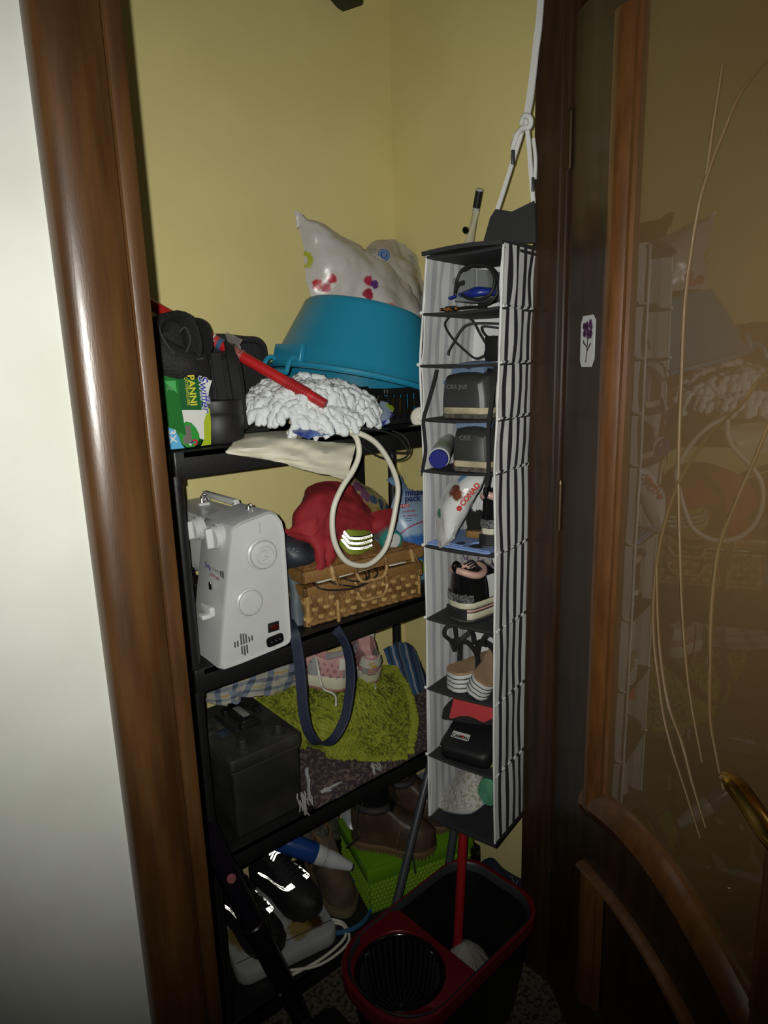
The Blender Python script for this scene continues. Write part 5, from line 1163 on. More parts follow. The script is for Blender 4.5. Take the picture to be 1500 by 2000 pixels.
obj('lining', upper_mb(BL * .42, .084, .03, [(0, .10), (.2, .117), (.9, .112), (1, .10)], [(0, .0), (.1, .085), (.9, .085), (1, .0)], BX @ Matrix.Translation((.006, 0, .006)), .002), M['suede_in'], bo, 50)
for k in range(3): obj('lace', MB().tube(crv([BX @ V((BL * (.45 + .05 * k), s, .028 + .105 - .022 * k - abs(s) * .4)) for s in (-.026, 0, .026)], 4), .0024, 6), M['black_cloth'], bo, 60)
obj('seam', MB().tube([BX @ V((BL * x, .049 * tab(FOOT, x) * s, .028 + z)) for x, s, z in ((.52, .99, .02), (.56, .97, .035), (.60, .8, .056), (.64, 0, .071), (.60, -.8, .056), (.56, -.97, .035), (.52, -.99, .02))], .0012, 5), mat('seam_tan', (.12, .085, .05), .8), bo, 60)
bl_ = thing('spray_bottle', 'blue bottle with white cap lying across the suede boot', 'bottle', tuple(onY(600, 1665, 1.32)))
b0, b1, b2_ = onY(515, 1628, 1.40), onY(619, 1668, 1.315), onY(683, 1692, 1.265); bd2 = (b2_ - b1).normalized()
BLM = basis(b1, V((0, 0, 1)), z=bd2); Lc = (b2_ - b1).length
obj('body', MB().lathe([(0, -.15), (.022, -.15), (.027, -.142), (.028, -.06), (.027, -.01), (.024, 0), (0, 0)], 26, BLM), mat('bottle_blue', (.012, .045, .20), .3), bl_)
obj('cap', MB().lathe([(.0, -.004), (.026, -.004), (.0265, 0), (.0262, .018), (.0235, .022), (.0235, .040), (.022, .052), (.017, Lc * .75), (.013, Lc), (.011, Lc + .004), (0, Lc + .004)], 26, BLM), mat('cap_white', (.46, .47, .47), .35), bl_)
obj('cap_shade_ring', MB().lathe([(.0245, .018), (.0262, .020), (.0262, .0225), (.0236, .024)], 26, BLM, cap=False), mat('cap_shadow', (.3, .31, .31), .4), bl_, 60)  # shade at the cap's step, painted as a greyer copy of its white
obj('tip', MB().lathe([(0, Lc + .003), (.0095, Lc + .003), (.0095, Lc + .010), (0, Lc + .010)], 16, BLM), M['navy'], bl_)
# green lidded box with raised diamonds
gbx = thing('green_box', 'bright green lidded plastic box carrying brown boots on the bottom shelf', 'box', (1.06, 1.27, T4))
GX, GY = V((.96, -.28, 0)).normalized(), V((.28, .96, 0)).normalized()
GM = Matrix(((GX.x, GY.x, 0, .894), (GX.y, GY.y, 0, 1.186), (0, 0, 1, T4 + .001), (0, 0, 0, 1)))
GW, GD, GH = .325, .235, .139
M['green'] = mat('green_plastic', (.10, .24, .007), .4, bump=.03, bs=40)
obj('body', MB().rbox((GW / 2, GD / 2, .049), (GW - .012, GD - .012, .098), .008, .003, M=GM, top=1.0), M['green'], gbx)
dm = MB()
def diamonds(Mf, w):
    nx = int(w / .0125); 
    for r_ in range(7):
        for c_ in range(nx):
            x = .008 + (w - .016) * (c_ + .5 + (.5 if r_ % 2 else 0)) / (nx + .5); z = .010 + r_ * .0125; hx, hz = .0062, .0105
            dm.add([(x - hx, 0, z), (x, 0, z - hz), (x + hx, 0, z), (x, 0, z + hz), (x, -.0038, z)], [(0, 1, 4), (1, 2, 4), (2, 3, 4), (3, 0, 4)], Mf)
diamonds(GM @ Matrix.Translation((0, .006, 0)), GW)
diamonds(GM @ Matrix.Translation((.006, GD, 0)) @ Matrix.Rotation(-PI / 2, 4, 'Z'), GD)
obj('diamond_relief', dm, mat('green_relief', (.17, .32, .02), .4), gbx, 0, 'stuff')
obj('lid', MB().rbox((GW / 2, GD / 2, .118), (GW, GD, .040), .010, .004, M=GM).rbox((GW / 2, GD / 2, .138), (GW - .03, GD - .03, .004), .01, .001, M=GM), M['green'], gbx)
obj('latch', MB().rbox((GW + .002, GD * .35, .10), (.008, .05, .05), .003, .002, M=GM), M['green'], gbx)
# brown boots on the green box
M['bleather'] = mat('brown_leather', (.036, .020, .010), .5, var=(.058, .034, .017), vs=20, bump=.2, bs=60); M['bpatent'] = mat('black_patent', (.006, .006, .006), .12); M['lug'] = mat('lug_sole', (.12, .075, .03), .7)
def work_boot(label, toe, heel, patent):
    d = (toe - heel).normalized(); Mx = basis(heel, d, z=(0, 0, 1)); L = (toe - heel).length; Wd = .104
    t = thing('work_boot', label, 'boot', tuple(heel), 'brown work boots on the green box')
    obj('sole', sole_mb(L, Wd, .016, Mx, .006, 1.02), M['lug'], t)
    lg = MB()
    for i in range(26):
        for s in (-1, 1):
            x = .03 + .94 * i / 25; lg.box((x * L, s * Wd / 2 * tab(FOOT, x) * .99, .005), (L * .022, .010, .011), Mx)
    obj('lug', lg, M['lug'], t, 0, 'stuff')
    obj('welt', sole_mb(L, Wd, .004, Mx, .022, 1.03), M['bleather'], t)
    obj('upper', upper_mb(L, Wd, .024, [(0, .09), (.08, .10), (.3, .095), (.46, .098), (.56, .078), (.66, .062), (.82, .050), (1, .026)], [(0, 0), (.06, 0), (.08, .07), (.42, .07), (.47, 0), (1, 0)], Mx, .014), M['bleather'], t, 50)
    obj('collar', MB().tube([Mx @ V((L * (.26 + .20 * math.cos(a)), Wd * .36 * math.sin(a), .024 + .096)) for a in [k * PI / 12 for k in range(24)]], .011, 8, True), mat('collar_dark', (.016, .014, .012), .7), t, 60)
    obj('toe_seam', MB().tube([Mx @ V((L * (.62 + .03 * math.cos(a * 2)), Wd * .47 * math.sin(a), .024 + .012 + .062 * math.cos(a))) for a in [k * .25 - 1.5 for k in range(13)]], .0014, 5), mat('seam_tan2', (.11, .07, .035), .8), t, 60)
    for k in range(4): obj('lace', MB().tube(crv([Mx @ V((L * (.46 + .055 * k), s, .024 + .106 - .017 * k - abs(s) * .35)) for s in (-.028, 0, .028)], 4), .0022, 6), M['black_cloth'], t, 60)
    if patent:
        sh = obj('shaft', MB().loft([[Mx @ V((L * (cx + rx * math.cos(a)), Wd * ry * math.sin(a), z)) for a in [k * PI / 14 for k in range(28)]] for cx, rx, ry, z in ((.26, .19, .34, .11), (.25, .20, .36, .14), (.245, .20, .37, .18), (.24, .205, .38, .22), (.24, .18, .33, .222), (.25, .17, .31, .15))]), M['bpatent'], t, 60)
        hh_ = hit([sh], 722, 1588); p = hh_[0] + (EYE - hh_[0]).normalized() * .002 if hh_ else Mx @ V((L * .455, -.012, .165)); d = (EYE - p).normalized()
        obj('yellow_tag', MB().rbox((0, 0, 0), (.022, .013, .0015), .004, .0005, M=basis(p + d * .002, d.cross(V((0, 0, 1))) * -1, z=d)), mat('tag_yellow', (.36, .30, .02), .5), t)
        obj('tongue', MB().sheet([[Mx @ V((L * x, y, z - abs(y) * .2)) for y in (-.028, -.014, 0, .014, .028)] for x, z in ((.47, .20), (.48, .16), (.52, .125))], .006), M['bpatent'], t, 60)
    return t, Mx, L
tA = V((1.085, 1.125, .251))
wt, WM, WL = work_boot('brown work boot with glossy black shaft and yellow tag on green box', tA, V((.945, 1.315, .251)), True)
tB = V((1.195, 1.155, .251))
work_boot('brown work boot without shaft at the right end of the green box', tB, V((1.075, 1.36, .251)), False)
obj('loose_laces', MB().tube(crv([onY(698, 1570, 1.22), onY(697, 1600, 1.2), onY(694, 1632, 1.19)], 4), .0022, 6).tube(crv([onY(806, 1640, 1.13), onY(806, 1670, 1.10), onY(811, 1706, 1.07)], 4), .002, 6).tube(crv([onY(702, 1634, 1.18), onY(688, 1645, 1.17), onY(676, 1656, 1.18)], 4), .0022, 6), M['black_cloth'], wt, 60, 'stuff')
# bags and packets behind the boots
def crumple(name, label, cat, rows, m, seed, part='film', amp=.005, puff=.012):
    t = thing(name, label, cat, tuple(V(rows[-1][1]) ))
    G = surf(rows, 6, 6, amp, 28, seed, .6)
    obj(part, MB().sheet(G, .0015, puff=lambda u, v: puff * math.sin(PI * u) * math.sin(PI * v)), m, t, 60)
    return t
crumple('silver_bag', 'crumpled silver plastic bag on the left of the green box', 'bag', blk([[(655, 1560, 1.38), (680, 1550, 1.37), (702, 1545, 1.36)], [(664, 1590, 1.34), (686, 1585, 1.33), (704, 1575, 1.34)], [(680, 1618, 1.30), (695, 1622, 1.29), (706, 1612, 1.31)]], 0), mat('silver_film', (.26, .28, .29), .3, .3, bump=.2, bs=40), 3)
crumple('grey_bag', 'pale grey carrier bag bunched behind the boots at bottom shelf', 'bag', blk([[(780, 1540, 1.42), (805, 1520, 1.42), (840, 1500, 1.42)], [(772, 1560, 1.39), (808, 1540, 1.38), (842, 1530, 1.38)], [(782, 1580, 1.37), (812, 1565, 1.36), (842, 1560, 1.36)]], 0), mat('grey_film', (.24, .245, .24), .4, bump=.2, bs=40), 5)
crumple('red_packet', 'bright red packet lying behind the boots on the green box', 'packet', blk([[(776, 1568, 1.36), (800, 1556, 1.36), (838, 1548, 1.36)], [(778, 1585, 1.34), (804, 1575, 1.33), (838, 1572, 1.33)], [(780, 1604, 1.32), (806, 1598, 1.31), (838, 1592, 1.31)]], 0), mat('red_film', (.28, .018, .02), .45, bump=.4, bs=90), 7)
crumple('cream_tag', 'limp cream leather tongue hanging beside the glossy boot', 'tongue', blk([[(778, 1560, 1.30), (783, 1555, 1.30), (788, 1555, 1.30)], [(768, 1585, 1.26), (773, 1585, 1.255), (778, 1582, 1.26)], [(770, 1610, 1.24), (772, 1610, 1.238), (774, 1606, 1.24)]], 0), M['shoe_white'], 9, 'leather', .002, .003)
crumple('dark_scarf', 'dark patterned scarf bundled behind the blue bottle', 'scarf', blk([[(590, 1612, 1.45), (625, 1596, 1.44), (660, 1585, 1.43)], [(590, 1630, 1.42), (625, 1620, 1.40), (662, 1612, 1.40)], [(596, 1656, 1.40), (630, 1648, 1.38), (662, 1640, 1.39)]], 0), mat('scarf_dark', (.028, .028, .02), .9, var=(.07, .065, .045), vs=70, bump=.4, bs=100), 6, 'cloth')
# black stick vacuum standing in front of the shelf
vc = thing('stick_vacuum', 'dark stick vacuum leaning in front of the shelf at lower left', 'vacuum cleaner', tuple(onZ(540, 1960, 0)))
v0, v1 = onZ(540, 1925, .055), onY(404, 1625, 1.115)
v0.y = min(v0.y, 1.115); VP_ = lambda t: v0 + (v1 - v0) * t
M['vac'] = mat('vacuum_plum', (.0065, .005, .009), .3)
obj('tube', MB().tube([VP_(t) for t in (0, .1, .102, .5, .505, .56, .565, 1.0)], [.020, .020, .024, .024, .027, .027, .024, .023], 20), M['vac'], vc)
obj('button', MB().lathe([(0, 0), (.009, 0), (.009, .004), (0, .006)], 16, basis(onY(452, 1716, 1.078), (0, 0, 1), z=EYE - onY(452, 1716, 1.07))), mat('button_red', (.14, .008, .012), .4), vc)
hd0 = V((v0.x - .04, v0.y - .06, 0))
obj('floor_head', MB().rbox((hd0.x, hd0.y, .026), (.25, .10, .045), .03, .010, M=Matrix.Identity(4)), M['black_plastic'], vc)
obj('neck', MB().tube([V((hd0.x + .03, hd0.y + .01, .04)), v0 + V((0, 0, -.004)), VP_(.06)], [.024, .022, .021], 16), M['black_plastic'], vc)
obj('pin', MB().lathe([(0, 0), (.004, 0), (.004, .003), (0, .004)], 12, basis(onP(547, 1944, v0 + V((0, -.026, 0)), YN), (1, 0, 0), z=EYE - v0)), M['chrome'], vc)

# ------------------------------------------------------------------ mop bucket on the floor
bk = thing('mop_bucket', 'black mop bucket with red rim and ribbed wringer on the floor', 'bucket', (.89, .92, 0))
ang = math.radians(3)
KM = Matrix.Translation((.892, .918, 0)) @ Matrix.Rotation(ang, 4, 'Z')
KW, KD, KZ = .475, .262, .262
def kout(k, z, n=8, r=.11):
    hx, hy = KW / 2 * k, KD / 2 * k; rr = min(r, hy - .001); out = []
    for cx, cy, a0 in ((hx - rr * .7, hy - rr * .7, 0), (-hx + rr, hy - rr, 1), (-hx + rr, -hy + rr, 2), (hx - rr * .7, -hy + rr * .7, 3)):
        q = rr * (.7 if cx > 0 else 1)
        for t in range(n + 1):
            a = (a0 + t / n) * PI / 2; out.append(KM @ V((cx + q * math.cos(a), cy + q * math.sin(a), z)))
    return out
M['bk_black'] = mat('bucket_black', (.006, .0065, .0065), .35); M['bk_red'] = mat('bucket_red', (.12, .005, .008), .38)
obj('tub', MB().loft([kout(.80, .002), kout(.84, .03), kout(.96, KZ - .02), kout(.99, KZ), kout(.955, KZ), kout(.93, KZ - .02), kout(.80, .02), kout(.3, .018)]), M['bk_black'], bk, 50)
obj('rim', MB().loft([kout(.985, KZ - .03), kout(1.012, KZ - .028), kout(1.02, KZ - .004), kout(1.01, KZ + .004), kout(.975, KZ + .005), kout(.962, KZ - .002)], False), M['bk_red'], bk, 50)
obj('inner_lip', MB().loft([kout(.962, KZ + .004), kout(.955, KZ + .007), kout(.94, KZ + .003), kout(.935, KZ - .02)], False), M['dark_grey'], bk, 50)
# red deck with the round opening for the wringer
wc_ = KM.inverted() @ V((.758, .905, KZ)); wr_ = .098
deck = MB(); top = []; hole = []
for k in range(40):
    a = 2 * PI * k / 40; hole.append(V((wc_.x + wr_ * math.cos(a), wc_.y + wr_ * math.sin(a), KZ + .002)))
    dx, dy = math.cos(a), math.sin(a); t = 9
    hx0, hx1, hy = -KW / 2 * .965, wc_.x + wr_ + .016, KD / 2 * .955
    if dx > 1e-6: t = min(t, (hx1 - wc_.x) / dx)
    if dx < -1e-6: t = min(t, (hx0 - wc_.x) / dx)
    if dy > 1e-6: t = min(t, (hy - wc_.y) / dy)
    if dy < -1e-6: t = min(t, (-hy - wc_.y) / dy)
    p = V((wc_.x + dx * t, wc_.y + dy * t, KZ + .002))
    c = V((-KW / 2 + .11, 0, 0)); 
    if p.x < -KW / 2 + .10:
        e = V((p.x - (-KW / 2 + .11), p.y, 0))
        if e.length > .108: e = e.normalized() * .108; p = V((-KW / 2 + .11 + e.x, e.y, KZ + .002))
    top.append(p)
deck.loft([[p + V((0, 0, -.012)) for p in hole], hole, [q.lerp(p, .06) + V((0, 0, .004)) for q, p in zip(hole, top)], top, [p + V((0, 0, -.012)) for p in top]], False, KM)
obj('deck', deck, M['bk_red'], bk, 50)
wm = MB().lathe([(wr_ + .002, .262), (wr_ - .004, .268), (wr_ - .010, .264), (wr_ - .018, .20), (wr_ - .028, .15), (.018, .142), (.014, .16), (0, .162), (0, .138), (.05, .138), (wr_ - .02, .145), (wr_ - .004, .258)], 48, KM @ Matrix.Translation((wc_.x, wc_.y, 0)), cap=False)
M['wring_rib'] = mat('wringer_rib', (.022, .022, .023), .3)  # paler than the wringer: the ribs' highlight is put into the colour
wrg = obj('wringer', wm, M['black_gloss'], bk, 50)
rib = None
for k in range(36):
    a = 2 * PI * k / 36; Mr = KM @ Matrix.Translation((wc_.x, wc_.y, 0)) @ Matrix.Rotation(a, 4, 'Z')
    r = obj('rib', MB().loft([[Mr @ V((x, y, z)) for x, y in ((rr, -.0018), (rr - .005, -.0012), (rr - .005, .0012), (rr, .0018))] for rr, z in ((wr_ - .0105, .258), (wr_ - .018, .20), (wr_ - .028, .155))]), M['wring_rib'], wrg, 0)
for k in range(30):
    a = 2 * PI * k / 30; Mr = KM @ Matrix.Translation((wc_.x, wc_.y, 0)) @ Matrix.Rotation(a, 4, 'Z')
    obj('rib', MB().box((.045, 0, .146), (.046, .0024, .006), Mr), M['wring_rib'], wrg, 0)
# mop standing in the bucket
pm = thing('floor_mop', 'red-handled mop with grey strands standing in the bucket', 'mop', tuple(onZ(893, 1880, .10)))
pA = onZ(892, 1884, .07); r_ = ray(906, 1600); pB = EYE + r_ * (1.47 / math.hypot(r_.x, r_.y)); pC = pA + (pB - pA) * ((.418 - pA.z) / (pB.z - pA.z))
obj('handle', MB().tube([pA, pC], .0118, 14), mat('pole_red', (.26, .008, .01), .4), pm)
obj('ferrule', MB().tube([pA + (pB - pA) * .02, pA + (pB - pA) * .16], [.0145, .013], 14), mat('ferrule_red', (.22, .008, .012), .4), pm)
random.seed(21); mb = MB()
for k in range(70):
    a = random.uniform(0, 2 * PI); L = random.uniform(.05, .085); c = V((pA.x + .014, pA.y - .012, .12))
    mb.tube([c + V((math.cos(a) * L * t, math.sin(a) * L * t * .7, .01 * (1 - t) - .085 * t * t + .004 * mn.noise(V((k, t * 4, 1))))) for t in (0, .25, .5, .75, 1)], [.004, .0048, .0042, .0048, .003], 6)
obj('strands', mb, mat('mop_grey', (.28, .265, .22), .95, bump=.4, bs=200), pm, 60, 'stuff')
# loose poles
g0, g1 = onZ(776, 1798, .20), onY(843, 1482, 1.135); g0.y = max(g0.y, 1.075)
gg = (g1 - g0)
tag(obj('broom_pole', MB().tube([g0 - gg * .55, g0 + gg * 1.25], .0105, 14).tube([g0 + gg * 1.25, g0 + gg * 1.28], [.012, .010], 14), M['grey_metal']), 'grey metal pole leaning between shelf front and striped organizer', 'pole')
k0, k1 = onY(886, 1625, 1.07), onY(870, 1730, 1.055); kk = k1 - k0
tag(obj('broom_pole', MB().tube([k0 - kk * .15, k0 + kk * 1.3], .0105, 14), M['grey_metal']), 'grey metal pole end just left of the red mop handle', 'pole')
# navy towel with a key border behind the bucket
tw = thing('navy_towel', 'navy towel with pale key pattern hanging behind the mop bucket', 'towel', (1.24, 1.0, 0))
TWR = lambda x, y, xx: onX(x, y, xx)
G = surf([[TWR(936, 1690, 1.245), TWR(957, 1676, 1.25), TWR(985, 1700, 1.25), TWR(1024, 1722, 1.245)], [TWR(930, 1740, 1.235), TWR(960, 1745, 1.225), TWR(992, 1752, 1.225), TWR(1026, 1770, 1.225)], [V((1.225, 1.10, .06)), V((1.205, 1.03, .06)), V((1.2, .98, .05)), V((1.2, .93, .05))], [V((1.21, 1.08, .006)), V((1.19, 1.02, .005)), V((1.18, .97, .005)), V((1.18, .92, .005))]], 6, 6, .003, 20, 3)
tf = obj('cloth', MB().sheet(G, .004, puff=lambda u, v: .006), M['navy'], tw, 60)
kp = MB()
for s in ([(990, 1703), (988, 1722), (998, 1730), (1003, 1722), (1000, 1712), (995, 1712)], [(991, 1735), (1000, 1741), (1005, 1735), (1009, 1724)], [(1004, 1750), (1004, 1736), (1012, 1720)], [(993, 1745), (998, 1752), (1003, 1755)]):
    P = []
    for x, y in s:
        h = hit([tf], x, y)
        if h: P.append(h[0] + (EYE - h[0]).normalized() * .002)
    if len(P) > 1: kp.tube(P, .0011, 5)
if kp.v: obj('key_border', kp, mat('border_grey', (.16, .16, .18), .8), tw, 60)
# ------------------------------------------------------------------ things in the hanging organizer, top to bottom
def OT(i, a, b): 
    """point on tray i: a across from its left corner (metres), b inwards"""
    return LW[i] + (RW[i] - LW[i]).normalized() * a + E2 * b + V((0, 0, .0015))
def otube(name, label, cat, lines, r, m, n=6):
    mb = MB()
    for L in lines: mb.tube(crv([OP(x, y, b) for x, y, b in L], n), r, 7)
    return tag(obj(name, mb, m, None, 60), label, cat)
# compartment 1
gcs = thing('grey_case', 'grey plastic case with blue strap in the organizer top compartment', 'case', tuple(OT(1, .08, .08)))
Zm = lambda x, y, b: OP(870 + x / 12.5, 500 + y / 12.5, b)
R = []
for d, k in ((.0, .05), (.004, 0), (.075, 0), (.08, .06)):
    ring = [Zm(x, y, .075) + E2 * d for x, y in [(150, 560), (330, 440), (560, 340), (800, 325), (1000, 330), (1060, 640), (1050, 1000), (700, 1130), (200, 1120), (190, 900)]]
    c = sum(ring, V()) / len(ring); R.append([p.lerp(c, k) for p in ring])
obj('shell', MB().loft(R), mat('case_grey', (.15, .16, .16), .4), gcs, 40)
obj('grip_slot', MB().tube(crv([Zm(240, 960, .074), Zm(260, 800, .072), Zm(330, 690, .072), Zm(460, 650, .072)], 5), [.0045] * 5 + [.0052] * 11, 8), M['black_rubber'], gcs, 60)
obj('front_ridge', MB().tube([Zm(760, 345, .075), Zm(770, 900, .075)], .004, 8), bpy.data.materials['case_grey'], gcs, 60)
bl = mat('strap_blue', (.012, .025, .19), .35)
obj('strap', MB().sheet(surf([[Zm(340, 930, .062), Zm(560, 830, .05), Zm(760, 760, .048), Zm(960, 770, .055), Zm(1200, 800, .07)], [Zm(350, 945, .058), Zm(560, 930, .045), Zm(760, 900, .042), Zm(960, 880, .05), Zm(1200, 880, .065)], [Zm(420, 1000, .058), Zm(560, 1010, .05), Zm(720, 990, .048), Zm(960, 960, .055), Zm(1200, 960, .07)]], 4, 5), .003, puff=lambda u, v: .003 * math.sin(PI * u)), bl, gcs, 60)
obj('strap_end', MB().rbox((0, 0, 0), (.018, .006, .010), .003, .002, M=basis(Zm(170, 1010, .045), E1 - V((0, 0, -.2)), z=-E2)), bl, gcs)
otube('cable_coil', 'coil of black cable looped over the grey case in top compartment', 'cable', [[(889, 571, .04), (893, 545, .05), (905, 525, .05), (930, 517, .045), (955, 523, .04), (966, 545, .035), (960, 570, .03), (940, 584, .028), (915, 583, .03), (902, 575, .04)], [(905, 528, .06), (935, 515, .055), (962, 525, .05), (973, 550, .045), (970, 575, .04), (955, 592, .04), (935, 596, .045)], [(950, 520, .05), (968, 535, .045), (976, 560, .04), (974, 590, .04)]], .0032, M['black_rubber'])
bd = thing('bead_bracelet', 'small amber bead bracelet at the front edge of the top compartment', 'bracelet', tuple(OT(1, .045, .01)))
amb = mat('amber', (.20, .07, .012), .15); bp0 = OT(1, .05, .022)
for k in range(14):
    a = 2 * PI * k / 14; o_ = obj('bead', MB().lathe([(0, -.0035), (.0032, -.0015), (.0032, .0015), (0, .0035)], 7, Matrix.Translation(bp0 + E1 * .020 * math.cos(a) + E2 * .012 * math.sin(a) + V((0, 0, .0035)))), amb if k % 3 else M['black_gloss'], bd, 60)
tag(obj('plug', MB().rbox((0, 0, .006), (.026, .012, .012), .003, .002, M=basis(OT(1, .035, .05), E1, z=(0, 0, 1))).tube([OT(1, .05, .05) + V((0, 0, .006)), OT(1, .085, .045) + V((0, 0, .006)), OT(1, .12, .05) + V((0, 0, .004))], .003, 7), M['black_plastic']), 'small black plug lying below the grey case at the tray edge', 'plug')
# compartment 2
otube('charger_cable', 'thin black charger cable crossing the second organizer compartment', 'cable', [[(878, 618, .05), (869, 631, .04), (873, 645, .035), (887, 665, .03), (907, 684, .03), (928, 700, .03), (946, 694, .03)], [(977, 632, .06), (939, 631, .05), (913, 634, .04), (899, 646, .035), (887, 667, .03), (877, 684, .025), (875, 694, .025)], [(911, 617, .06), (925, 629, .06), (935, 648, .055), (949, 672, .05)], [(977, 641, .07), (945, 637, .06), (941, 644, .055), (951, 657, .045), (966, 657, .04)]], .0022, M['black_rubber'])
ad = thing('power_adapter', 'square black power adapter at the right of the second organizer compartment', 'adapter', tuple(OT(2, .15, .05)))
p = OT(2, .153, .055)
obj('body', MB().rbox((0, 0, .027), (.042, .030, .050), .004, .003, M=basis(p, E1, z=(0, 0, 1))), M['black_plastic'], ad)
obj('prong', MB().tube([p - E1 * .020 + V((0, 0, .018)), p - E1 * .027 + V((0, 0, .018))], .0055, 10), M['black_plastic'], ad)
# compartments 3 and 4: slides
BLUNT = [(0, .4), (.05, .7), (.2, .88), (.5, .92), (.75, 1.0), (.9, .97), (.97, .86), (1.0, .70)]
def slide(label, toe, dirb, wtoe, txt, seed):
    """closed-toe slide with its toe to the front"""
    d = V(dirb).normalized(); L = .205; heel = toe + d * L; Mx = basis(heel, -d, z=(0, 0, 1))
    t = thing('slide_sandal', label, 'sandal', tuple(toe), 'pair of grey slides in the organizer')
    obj('outsole', sole_mb(L, wtoe, lambda x: .010, Mx, foot=BLUNT), mat('outsole_dark', (.035, .032, .028), .8, var=(.09, .08, .06), vs=60), t)
    obj('midsole', sole_mb(L, wtoe * .99, lambda x: .018 - .004 * x, Mx, .009, foot=BLUNT), mat('midsole_cream', (.40, .34, .22), .7, var=(.30, .26, .17), vs=30), t)
    up = obj('upper', upper_mb(L, wtoe, .022, [(0, .068), (.25, .072), (.5, .072), (.8, .070), (.93, .062), (1, .050)], [(0, 0), (1, 0)], Mx, .007, lo=.38, hi=1.0, grow=1.0, lean=.14, foot=BLUNT), mat('slide_grey', (.030, .031, .030), .45, bump=.06, bs=60), t, 50)
    blu = mat('strap_paleblue', (.13, .19, .29), .5)
    ps = [Mx @ V((L * .66 + .02 * math.cos(a), 0, .085 + .02 * math.sin(a))) for a in (0, 1, 2)]
    c = Mx @ V((L * .70, 0, .082)); R = []
    G = [[Mx @ V((L * x, y, z - abs(y) * .12)) for y in (-.046, -.035, -.012, .012, .030, .036)] for x, z in ((.86, .092), (.82, .106), (.72, .113), (.62, .110), (.55, .096))]
    obj('padded_strap', MB().sheet(surf(G, 4, 4), .005, puff=lambda u, v: .002), blu, t, 60)
    if seed:
        P = [Mx @ V((L * .80 + .001 * k, -.036 - .05 * min(1, k / 14) + (.0 if k < 10 else .0), .082 - .012 * math.sin(min(1, k / 14) * 3))) for k in range(12)]
        q = Mx @ V((L * .84, -.088 + .036, .072))
        sp = [q + E1 * (.020 - .0008 * k) * math.cos(-.5 + k * .45) * 1 + V((0, 0, (.014 - .00055 * k) * math.sin(-.5 + k * .45 + PI))) for k in range(20)]
        obj('curled_end', MB().loft([[p + E2 * -.008, p + E2 * .016, p + E2 * .016 + V((0, 0, .002)), p - E2 * .008 + V((0, 0, .002))] for p in sp]), blu, t, 60)
        obj('buckle', MB().rbox((0, 0, 0), (.024, .010, .002), .002, .0005, M=basis(Mx @ V((L * .85, .004, .102)), E1, z=(-.7, -.5, .5))), mat('strap_navy', (.03, .045, .085), .5), t)
    return t, Mx, L, up
toe = OP(902, 797, -.012); toe.z = LW[3].z + .0035
s1, SX, SL, su_ = slide('grey closed-toe slide with curled pale blue strap, upper one of two', toe, E2 * 1 + E1 * .08, .125, 'CRR JNS', 1)
def surf_text(body, ups, x, y, size, m, parent, tilt=(0, 0, 0)):
    h = hit(ups, x, y); p = h[0] if h else OP(x, y, -.02); n = (EYE - p).normalized() * .3 - E2 + V((0, 0, .15))
    return text('lettering', body, m, parent, basis(p + (EYE - p).normalized() * .007, E1 + V(tilt), z=n), size, bold=.0003)
M['emb_grey'] = mat('embossed_grey', (.085, .086, .084), .5)
surf_text('CRR JNS', [su_], 892, 756, .0125, M['emb_grey'], s1)
toe = OP(917, 903, -.002); toe.z = LW[4].z + .0035
s2, SX2, SL2, su2 = slide('grey closed-toe slide beside the white bottle, lower one of two', toe, E2 * 1 - E1 * .06, .098, 'CRR', 0)
surf_text('CRR', [su2], 908, 856, .0135, M['emb_grey'], s2)
wbot = thing('white_bottle', 'white bottle with round blue cap lying beside the lower grey slide', 'bottle', tuple(OT(4, .03, .03)))
c0 = OP(856, 898, -.022); c1 = OP(876, 858, .13); c0.z = max(c0.z, LW[4].z + .024); bM = basis(c0, V((0, 0, 1)), z=c1 - c0)
obj('cap', MB().lathe([(0, 0), (.0185, 0), (.0205, .0015), (.0208, .004), (.0208, .016), (0, .016)], 32, bM), mat('cap_blue', (.012, .018, .16), .35), wbot)
obj('body', MB().lathe([(0, .012), (.0222, .012), (.0232, .014), (.0232, .018), (.0225, .022), (.0225, .14), (.018, .15), (0, .15)], 32, bM), mat('bottle_white', (.52, .54, .53), .35, spots=[(bM @ V((.02, .0, .06)), .025, (.30, .36, .20))]), wbot)
def ribbon(label, pts, w=.0082):
    P = crv([OP(x, y, b) for x, y, b in pts], 6); R = []
    for i, p in enumerate(P):
        t = (P[min(i + 1, len(P) - 1)] - P[max(i - 1, 0)]).normalized(); wv = (E1 - t * E1.dot(t)).normalized(); c = wv.cross(t); k = w / 2 * (.35 if i > len(P) - 4 else 1)
        R.append([p + wv * k + c * .0008, p - wv * k + c * .0008, p - wv * k - c * .0008, p + wv * k - c * .0008])
    return tag(obj('ribbon', MB().loft(R), M['black_cloth'], None, 50), label, 'ribbon')
ribbon('black ribbon hanging down the left front edge of the organizer', [(853, 722, .0), (845, 755, -.012), (835, 790, -.016), (827, 820, -.016), (829, 850, -.016), (831, 880, -.016), (827, 908, -.016), (823, 930, -.018)])
ribbon('black ribbon hanging in front of both slides on the right', [(968, 716, -.03), (965, 745, -.06), (960, 785, -.062), (956, 815, -.06), (953, 850, -.05), (954, 890, -.05), (953, 930, -.045), (948, 962, -.04)])
